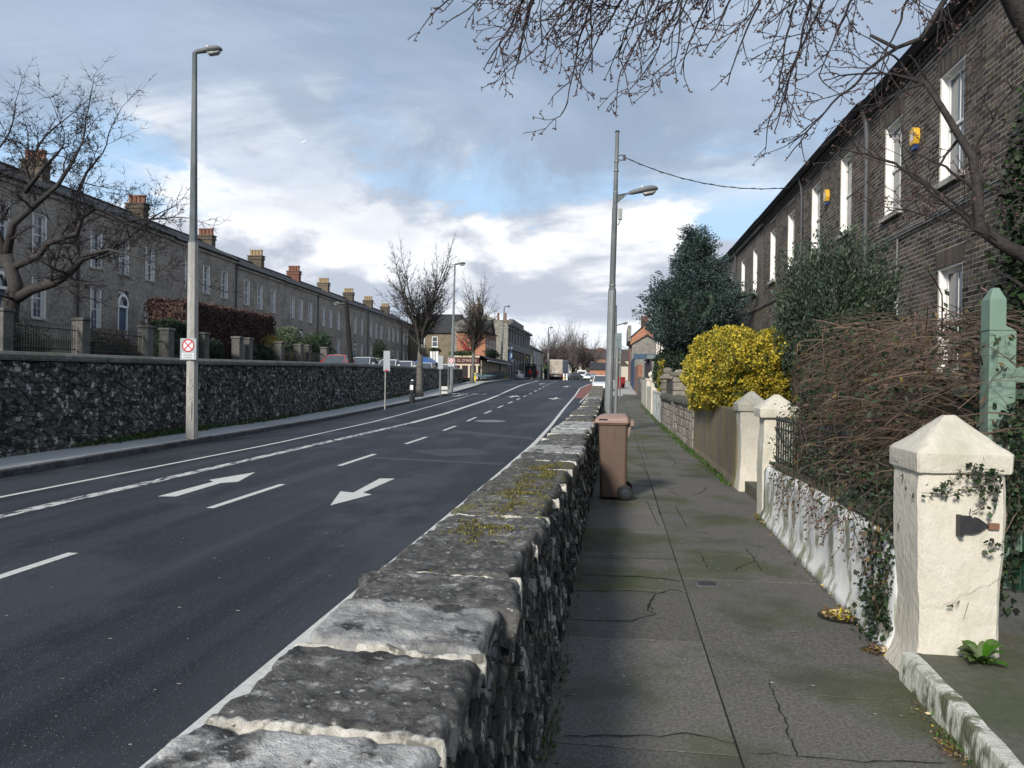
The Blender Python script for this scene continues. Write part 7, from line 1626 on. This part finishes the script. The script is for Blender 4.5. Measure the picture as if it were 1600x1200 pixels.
def person(px, Y, lab, coat, leg, rz=0.):
    p = at(px, 590, Y); z = G(Y)+.12; t = thing('person', (p[0], Y, z), lab, 'person', 'people on the far pavement'); x = p[0]
    def el(w, d, zz, ox=0, n=10): return [(x+ox+w*math.cos(2*math.pi*k/n), Y+d*math.sin(2*math.pi*k/n), z+zz) for k in range(n)]
    m = MB()
    for s in (-1, 1): m.loft([el(.05, .11, 0, s*.10), el(.055, .06, .1, s*.10), el(.07, .07, .5, s*.09), el(.09, .09, .85, s*.08)])
    m.build('trousers', K[leg], t)
    MB().loft([el(.17, .12, .78), el(.19, .13, 1.0), el(.20, .13, 1.25), el(.21, .12, 1.40), el(.08, .08, 1.48)]).build('jacket', K[coat], t)
    for s in (-1, 1): MB().loft([el(.055, .055, 1.40, s*.22), el(.05, .05, 1.1, s*.26), el(.04, .04, .82, s*.25)]).build('sleeve', K[coat], t)
    MB().loft([el(.05, .05, 1.46), el(.055, .06, 1.52), el(.075, .09, 1.58), el(.08, .10, 1.66), el(.07, .09, 1.74), el(.03, .04, 1.78)]).build('head', K['skin'], t)
    MB().loft([el(.085, .10, 1.66), el(.08, .10, 1.74), el(.04, .05, 1.80)]).build('hair', K['iron'], t)
person(828, 131, 'person in a red top standing by the dark shelter', 'red', 'iron'); person(838.5, 140, 'person in a red top near the distant hedge', 'red', 'iron'); person(834, 139, 'person in dark clothes near the crossing', 'iron', 'iron')
# houses closing the view
t = gabled('render_terrace', at(846, 570, 240)[0], at(943, 570, 240)[0]+8, 240, 250, 3, at(880, 562, 240)[2], at(880, 550, 240)[2]+.9, 'render', 'roofbrown', 'long pale rendered row with brown roof closing the end of the road', 'x'); P_r = plane_x(240); x = at(850, 570, 240)[0]; z = at(880, 562, 240)[2]
while x < at(940, 570, 240)[0]: simple_window(t, P_r, x, x+1.2, z-1.9, z-.6, glass='dark'); simple_window(t, P_r, x, x+1.4, z-4.4, z-2.9, glass='dark'); x += 4.3
for px in (874.5, 915, 938): q = at(px, 550, 244); MB().b2(q[0]-.8, q[0]+.8, 244, 245, q[2]-1, q[2]+1.3).build('chimney', K['chimred'], t)
a, b = at(921, 580, 195)[0], at(948, 580, 195)[0]; t = gabled('orange_lodge', a, b, 195, 205, 2.2, at(930, 577, 195)[2], at(933, 567.5, 195)[2], 'brickO', 'slate', 'low orange brick building with dark hipped roof at the far junction', 'x')
a, b = at(930, 560, 225)[0], at(960, 560, 225)[0]; gabled('red_brick_house', a, b, 225, 232, 2.5, at(940, 560, 225)[2], at(940, 551, 225)[2], 'brickOY', 'roofbrown', 'red brick house behind the low orange building', 'x')
t = thing('far_white_building', at(972, 580, 230), 'small pale building glimpsed at the end of the right footpath', 'building'); a, b = at(964, 580, 230)[0], at(982, 580, 230)[0]; MB().b2(a, b, 230, 236, 2, at(972, 572, 230)[2]).build('wall', K['render'], t); MB().prism([(a-.3, at(972, 572, 230)[2]), ((a+b)/2, at(972, 562, 230)[2]), (b+.3, at(972, 572, 230)[2])], 'y', 229.8, 236).build('roof', K['roofbrown'], t)
# wires far away
for (ax, ay, bx_, by, Y) in ((900, 543, 955, 547, 200), (971, 547, 990, 556, 90), (971, 540, 988, 540, 90)):
    a, b = at(ax, ay, Y), at(bx_, by, Y); m = MB(); m.tube([tuple(a+(b-a)*s-np.array([0, 0, .3*4*s*(1-s)])) for s in np.linspace(0, 1, 9)], .03, 3); tag(m.build('overhead_wire', K['iron']), {543: 'thin overhead wire above the distant trees', 547: 'lower thin wire crossing to the grey gable', 540: 'upper thin wire crossing to the grey gable'}[ay], 'wire')
# ================================================================== BARE TREES
def bare_tree(loc, lab, h, r, cfg, name='street_tree', mat='barkpale', group=None, lean=(0, 0, 1), seed=1, trunk=.3, trunk_r2=.75):
    random.seed(seed); t = thing(name, loc, lab, 'tree', group); L_ = MB(); T_ = MB(); tr = MB()
    pts = [Vector(loc)]; d = Vector(lean).normalized(); n = 6
    for i in range(n): d = (d+Vector((random.gauss(0, .03), random.gauss(0, .03), .02))).normalized(); pts.append(pts[-1]+d*h*trunk/n)
    tr.tube(pts, [r*1.35]+[r*(1-(1-trunk_r2)*i/n) for i in range(1, n+1)], 10); tr.build('trunk', K[mat], t, smooth=True)
    top = pts[-1]; L0 = h*cfg['l0']
    for k in range(cfg['n0']):
        a = 2*math.pi*k/cfg['n0']+random.uniform(-.4, .4); sp = cfg['sp']*random.uniform(.4, 1.1) if k else 0.05
        branch([L_, T_], top-Vector((0, 0, random.random()*cfg.get('stag', .3))), (math.cos(a)*sp, math.sin(a)*sp, 1), L0*random.uniform(.8, 1.05), r*trunk_r2*.62, 1, cfg)
    L_.build('limbs', K[cfg.get('limbmat', mat)], t, smooth=True); T_.build('twigs', K[cfg.get('twigmat', 'twig')], t); return t
cfgA = dict(levels=5, split=3, wob=.07, up=[0, .05, .05, .04, .03, .02, 0], kids=[0, 7, 6, 5, 4, 0], start=[0, .15, .2, .2, .2, .2], ang=[.5, .55, .6, .6, .6, .6], len=[.6, .62, .6, .6, .6, .55], rr=[.6, .55, .55, .55, .6, .6], rmin=.008, n0=6, l0=.36, sp=.42, taper=.5, low=True, stag=.8, limbmat='bark')
p = at(655, 621, 52); bare_tree((KX(52)-.9 if False else p[0], 52, G(52)+.12), 'large bare street tree on the left pavement before the second lamp', 10.4, .23, cfgA, seed=5, lean=(.05, 0, 1), trunk=.34, group='bare street trees on the left pavement')
p = at(738, 607, 84); cfgB = dict(cfgA, kids=[0, 7, 6, 5, 3, 0], sp=.34, rmin=.011, n0=7); bare_tree((p[0], 84, G(84)+.12), 'smaller upright bare street tree beside the yellow bollard', 11.0, .21, cfgB, seed=9, trunk=.30, group='bare street trees on the left pavement')
# big spreading tree at the left edge
cfgC = dict(levels=5, split=3, wob=.15, up=[0, .0, .02, .02, .02, .0, 0], kids=[0, 7, 6, 5, 3, 0], start=[0, .2, .12, .12, .15, .2], ang=[.5, .7, .75, .8, .8, .8], len=[.6, .58, .58, .58, .55, .55], rr=[.6, .5, .5, .55, .6, .6], rmin=.009, n0=5, l0=.5, sp=1.2, taper=.42, low=True, stag=.9, limbmat='bark')
def left_tree():
    random.seed(21); Y = 27.5; base = at(12, 505, Y); loc = (base[0], Y, LANE(Y)); t = thing('spreading_tree', loc, 'large spreading bare tree at the left edge in front of the terrace', 'tree')
    L_ = MB(); T_ = MB(); V = lambda px, py, dy=0: Vector(at(px, py, Y+dy))
    tr = MB(); tr.tube([Vector(loc), V(12, 500), V(18, 470), V(25, 445), V(10, 400)], [.42, .34, .30, .26, .22], 10); tr.build('trunk', K['cherrybark'], t, smooth=True)
    main = [([V(20, 470), V(50, 452), V(85, 442), V(110, 425), V(128, 405), V(160, 395), V(190, 380)], .22), ([V(10, 400), V(20, 350), V(55, 320), V(48, 290), V(40, 262), V(55, 240)], .17),
            ([V(12, 405), V(-10, 350), V(-30, 300), V(-20, 265), V(-5, 235)], .16), ([V(15, 420), V(60, 400), V(75, 380), V(120, 365), V(128, 340), V(150, 325), V(195, 345), V(225, 342)], .15),
            ([V(50, 325), V(90, 290), V(115, 250), V(130, 220)], .11), ([V(120, 365, .5), V(118, 310, 1), V(135, 270, 1.2), V(160, 240, 1.3)], .10), ([V(-20, 420), V(-60, 330), V(-80, 280), V(-60, 240)], .2), ([V(40, 300, -1), V(70, 260, -2), V(90, 240, -2.5), V(100, 225, -3)], .08), ([V(130, 400, -.5), V(170, 390, -1), V(210, 400, -1.5), V(245, 410, -2)], .07)]
    cf = dict(cfgC, rmin=.010, kids=[0, 4, 5, 5, 3, 0], len=[.6, .6, .62, .6, .55, .5], start=[0, .15, .12, .12, .15, .2], wob=.16)
    for P, r in main:
        L_.tube(P, [r*(1-.75*i/(len(P)-1)) for i in range(len(P))], 8, .5); tot = len(P)-1
        for i in range(tot):
            for k in range(2 if i else 1):
                q = P[i].lerp(P[i+1], random.random()); d = (P[i+1]-P[i]).normalized(); sd_ = Vector((random.gauss(0, .6), random.gauss(0, .9), random.gauss(.15, .5)))
                branch([L_, T_], q, d*.6+sd_, random.uniform(.9, 1.75)*(1 if i > 0 else .7), max(.02, r*(1-.75*i/tot)*.35), 2, cf)
        branch([L_, T_], P[-1], P[-1]-P[-2], 2.0, r*.25, 2, cf)
    L_.build('limbs', K['cherrybark'], t, smooth=True); T_.build('twigs', K['twig'], t)
left_tree()
random.seed(77)
K['fartwig'] = nmat('hazed_distant_twig', (.13, .105, .10), (.09, .075, .072), 3, bump=0)  # paler twig colour, with distance haze mixed into it
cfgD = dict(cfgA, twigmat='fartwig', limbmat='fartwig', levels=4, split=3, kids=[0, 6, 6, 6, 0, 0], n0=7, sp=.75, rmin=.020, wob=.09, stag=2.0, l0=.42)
for i, (px, Y, h, lab) in enumerate(((845, 200, 12, 'leftmost of the distant bare trees beyond the crossing'), (858, 205, 14, 'distant bare tree behind the far lamp post'), (873, 210, 16, 'tallest distant bare tree above the lorry'), (887, 208, 15, 'dense distant bare tree right of the lorry'), (901, 200, 14.5, 'dark distant bare tree before the pale houses'), (912, 206, 13.5, 'distant bare tree behind the farthest lamp'), (921, 212, 11.5, 'rightmost distant bare tree over the pale houses'), (866, 215, 13, 'distant bare tree behind the lorry roof'), (894, 214, 14, 'distant bare tree at the middle of the far group'))):
    p = at(px, 590, Y); bare_tree((p[0], Y, G(Y)), lab, h, .3, cfgD, 'distant_tree', 'bark', 'distant bare trees', seed=100+i, trunk=.22)
# ================================================================== OVERHANGING CHERRY TREE
def cherry():
    random.seed(11); t = thing('cherry_tree', (4.4, 6.9, Fp(7)+.1), 'budding cherry tree overhanging from the right with dark drooping twigs', 'tree')
    L_ = MB(); T_ = MB(); B_ = MB(); V = lambda px, py, y: Vector(at(px, py, y))
    tr = MB(); tr.tube([Vector((4.4, 6.9, .4)), Vector((4.35, 6.9, 1.8)), Vector((4.2, 6.9, 3.2)), V(1720, 300, 6.9)], [.2, .17, .15, .13], 10); tr.build('trunk', K['bark'], t, smooth=True)
    def limb(P, r0, r1): n = len(P); L_.tube(P, [r0+(r1-r0)*i/(n-1) for i in range(n)], 8, .5)
    limbs = [([V(1720, 300, 6.9), V(1660, 130, 6.8), V(1600, 40, 6.6), V(1560, -40, 6.4), V(1480, -120, 6.3), V(1300, -160, 6.2), V(1080, -130, 6.0), V(900, -90, 5.9)], .095, .02),
             ([V(1720, 480, 6.9), V(1640, 425, 6.7), V(1590, 393, 6.6), V(1560, 378, 6.6), V(1530, 355, 6.6), V(1528, 300, 6.6), V(1520, 245, 6.6), V(1500, 215, 6.6), V(1470, 165, 6.6), V(1445, 128, 6.6)], .065, .018),
             ([V(1720, 300, 6.9), V(1680, 60, 6.8), V(1620, -60, 7.2), V(1500, -100, 7.8), V(1400, -80, 8.2)], .09, .02),
             ([V(1560, -40, 6.4), V(1500, -40, 6.5), V(1440, 60, 6.6), V(1400, 75, 6.6), V(1360, 55, 6.6)], .03, .012)]
    for P, a, b in limbs: limb(P, a, b)
    def buds(q, d, n=2):
        for _ in range(n):
            s = random.uniform(.007, .014); v = Vector([random.gauss(0, 1) for _ in range(3)]).normalized(); c = q+v*s*.9; w = v.orthogonal().normalized()*s*.5; u = v.cross(w)
            B_.add([c-v*s, c+w, c+u, c-w, c-u, c+v*s], [(0, 1, 2), (0, 2, 3), (0, 3, 4), (0, 4, 1), (5, 2, 1), (5, 3, 2), (5, 4, 3), (5, 1, 4)], random.random())
    def twig(p, d, L, r, depth, droop):
        n = max(4, int(L/.055)); pts = [Vector(p)]; d = Vector(d).normalized()
        for i in range(n):
            d = (d+Vector((random.gauss(0, .15), random.gauss(0, .10), random.gauss(0, .13)-droop))).normalized(); pts.append(pts[-1]+d*(L/n))
        m = T_ if r < .008 else L_
        m.tube(pts, [max(.0030, r*1.15*(1-.6*i/n)) for i in range(n+1)], 4 if r > .006 else 3, .5, False)
        if depth < 3:
            k = int(L/(.115 if depth else .14))
            for j in range(k):
                i = random.randint(1, n-1); dd = (pts[i]-pts[i-1]).normalized(); sd_ = dd.orthogonal(); sd_.rotate(Matrix.Rotation(random.uniform(0, 6.28), 3, dd)); sd_.y *= .5
                twig(pts[i], dd*.8+sd_*random.uniform(.5, 1.2)+Vector((-.12, 0, 0)), L*random.uniform(.22, .5), max(.0028, r*.55), depth+1, droop*random.uniform(.2, 1.2))
        for i in range(2, n+1):
            if depth >= 1 and random.random() < .42: buds(pts[i], d, random.choice([1, 2, 2]))
        buds(pts[-1], d, 2)
    # drooping sprays: start above the frame, end inside it
    sprays = [((870, -60), (745, 120), 5.9, 1), ((850, -60), (790, 110), 5.8, 1), ((900, -70), (720, 30), 5.9, .9), ((960, -80), (880, 150), 6, 1.1), ((1000, -80), (860, 90), 5.8, 1.1), ((1040, -90), (900, 110), 6.1, 1.1), ((1080, -90), (960, 120), 6, 1.1), ((1110, -90), (1000, 100), 5.9, 1.0), ((1150, -90), (1060, 110), 6.2, 1), ((1200, -90), (1090, 90), 6, 1),
              ((1240, -100), (1150, 130), 6.1, 1), ((1270, -100), (1180, 190), 6.2, 1.2), ((1310, -100), (1200, 200), 6.0, 1.2), ((1330, -60), (1230, 150), 6.3, 1), ((1360, -60), (1260, 120), 6.2, 1), ((1400, -80), (1180, 60), 6.5, 1.1), ((1440, 128), (1290, 120), 6.6, 1.2), ((1445, 128), (1310, 200), 6.5, 1.0), ((1400, 75), (1240, 230), 6.4, 1.2), ((1440, 128), (1380, 60), 6.7, .8),
              ((1470, 165), (1420, 90), 6.6, .7), ((1530, 355), (1340, 250), 6.6, 1.2), ((1520, 350), (1290, 215), 6.5, .9), ((1560, 378), (1400, 330), 6.5, .9), ((1590, 393), (1450, 300), 6.6, .9), ((1528, 300), (1430, 250), 6.6, .7), ((1520, 245), (1580, 130), 6.7, .7), ((1500, 215), (1450, 300), 6.7, .6), ((1450, -60), (1380, 120), 6.5, .9), ((1500, -60), (1480, 60), 6.6, .8), ((1600, 40), (1520, 130), 6.6, .7), ((1640, 200), (1550, 250), 6.6, .8), ((1640, 300), (1560, 330), 6.6, .7), ((1600, 450), (1540, 420), 6.6, .5), ((1060, -90), (880, 60), 6.3, 1), ((930, -70), (860, 60), 5.7, .9), ((1180, -90), (1010, 60), 5.7, 1), ((1330, -90), (1130, 30), 5.9, 1)]
    for (a, b, y, w) in sprays+[((q[0][0]+random.uniform(-30, 30), q[0][1]-random.uniform(0, 30)), (q[1][0]+random.uniform(-45, 45), q[1][1]*random.uniform(.5, 1.0)), q[2]+random.uniform(-.3, .3), q[3]) for q in sprays if q[0][0] < 1180]:
        A = V(a[0], a[1], y); Bp = V(b[0]+random.uniform(-12, 12), b[1]+random.uniform(-10, 10), y+random.uniform(-.4, .3)); L = (Bp-A).length
        sag = Vector((0, 0, .16*L)); n = max(6, int(L/.06)); off = Vector((0, 0, 0)); pts = []
        for i in range(n+1):
            s = i/n; off += Vector((random.gauss(0, .008), random.gauss(0, .006), random.gauss(0, .008))); pts.append(A.lerp(Bp, s)+sag*(4*s*(1-s))*.55+off)
        T_.tube(pts, [max(.0038, .014*(1-.72*i/n)) for i in range(n+1)], 5, .5, False)
        for i in range(1, n+1):
            dd = (pts[i]-pts[i-1]).normalized()
            if random.random() < .40*w:
                sd_ = dd.orthogonal(); sd_.rotate(Matrix.Rotation(random.uniform(0, 6.28), 3, dd)); sd_.y *= .5
                twig(pts[i], dd*.9+sd_*random.uniform(.5, 1.1)+Vector((-.15, 0, -.1)), random.uniform(.22, .62)*w*(1-.4*i/n), .0052, 1, random.uniform(0, .06))
        buds(pts[-1], dd, 3)
    L_.build('limbs', K['cherrybark'], t, smooth=True); T_.build('twigs', K['twig'], t); B_.build('buds', K['bud'], t)
cherry()
random.seed(5); np.random.seed(5)
def climb():
    t = thing('ivy', (4.95, 10.9, 3.5), 'dark ivy growing up the brick wall at the right edge', 'climbing plant'); C, D = [], []; m = MB()
    for i in range(16):
        p = Vector((4.93, random.uniform(10.15, 10.62), random.uniform(1.6, 3.2))); pts = [p]
        for k in range(20): pts.append(pts[-1]+Vector((0, random.gauss(0, .05), random.uniform(.08, .19))))
        m.tube(pts, .008, 3, .5, False)
        for q in pts:
            for _ in range(6): C.append((4.96-abs(random.gauss(0, .09)), q.y+random.gauss(0, .09), q.z+random.gauss(0, .09))); D.append((-1, random.gauss(0, .5), random.gauss(-.5, .5)))
    m.build('stems', K['twigred'], t); leaf_mesh('leaves', C, rnd_dir(np.array(D), .4), .08, .75, K['ivy'], t)
climb()
# a gull far off in the cloud
q = at(474, 222, 60); t = thing('gull', tuple(q), 'tiny gull flying in the cloudy sky', 'bird'); m = MB()
m.loft([[(q[0]-.2, q[1], q[2]), (q[0]-.2, q[1]+.03, q[2]), (q[0]-.2, q[1], q[2]+.03)], [(q[0], q[1]-.04, q[2]-.04), (q[0], q[1]+.06, q[2]-.04), (q[0], q[1], q[2]+.06)], [(q[0]+.2, q[1], q[2]+.05), (q[0]+.2, q[1]+.02, q[2]+.05), (q[0]+.2, q[1], q[2]+.08)]])
m.add([(q[0]-.03, q[1], q[2]), (q[0]+.08, q[1], q[2]+.02), (q[0]+.22, q[1], q[2]+.25)], [(0, 1, 2)]); m.add([(q[0]-.03, q[1], q[2]), (q[0]+.08, q[1], q[2]), (q[0]-.2, q[1], q[2]-.12)], [(0, 1, 2)]); m.build('body', K['signwhite'], t)
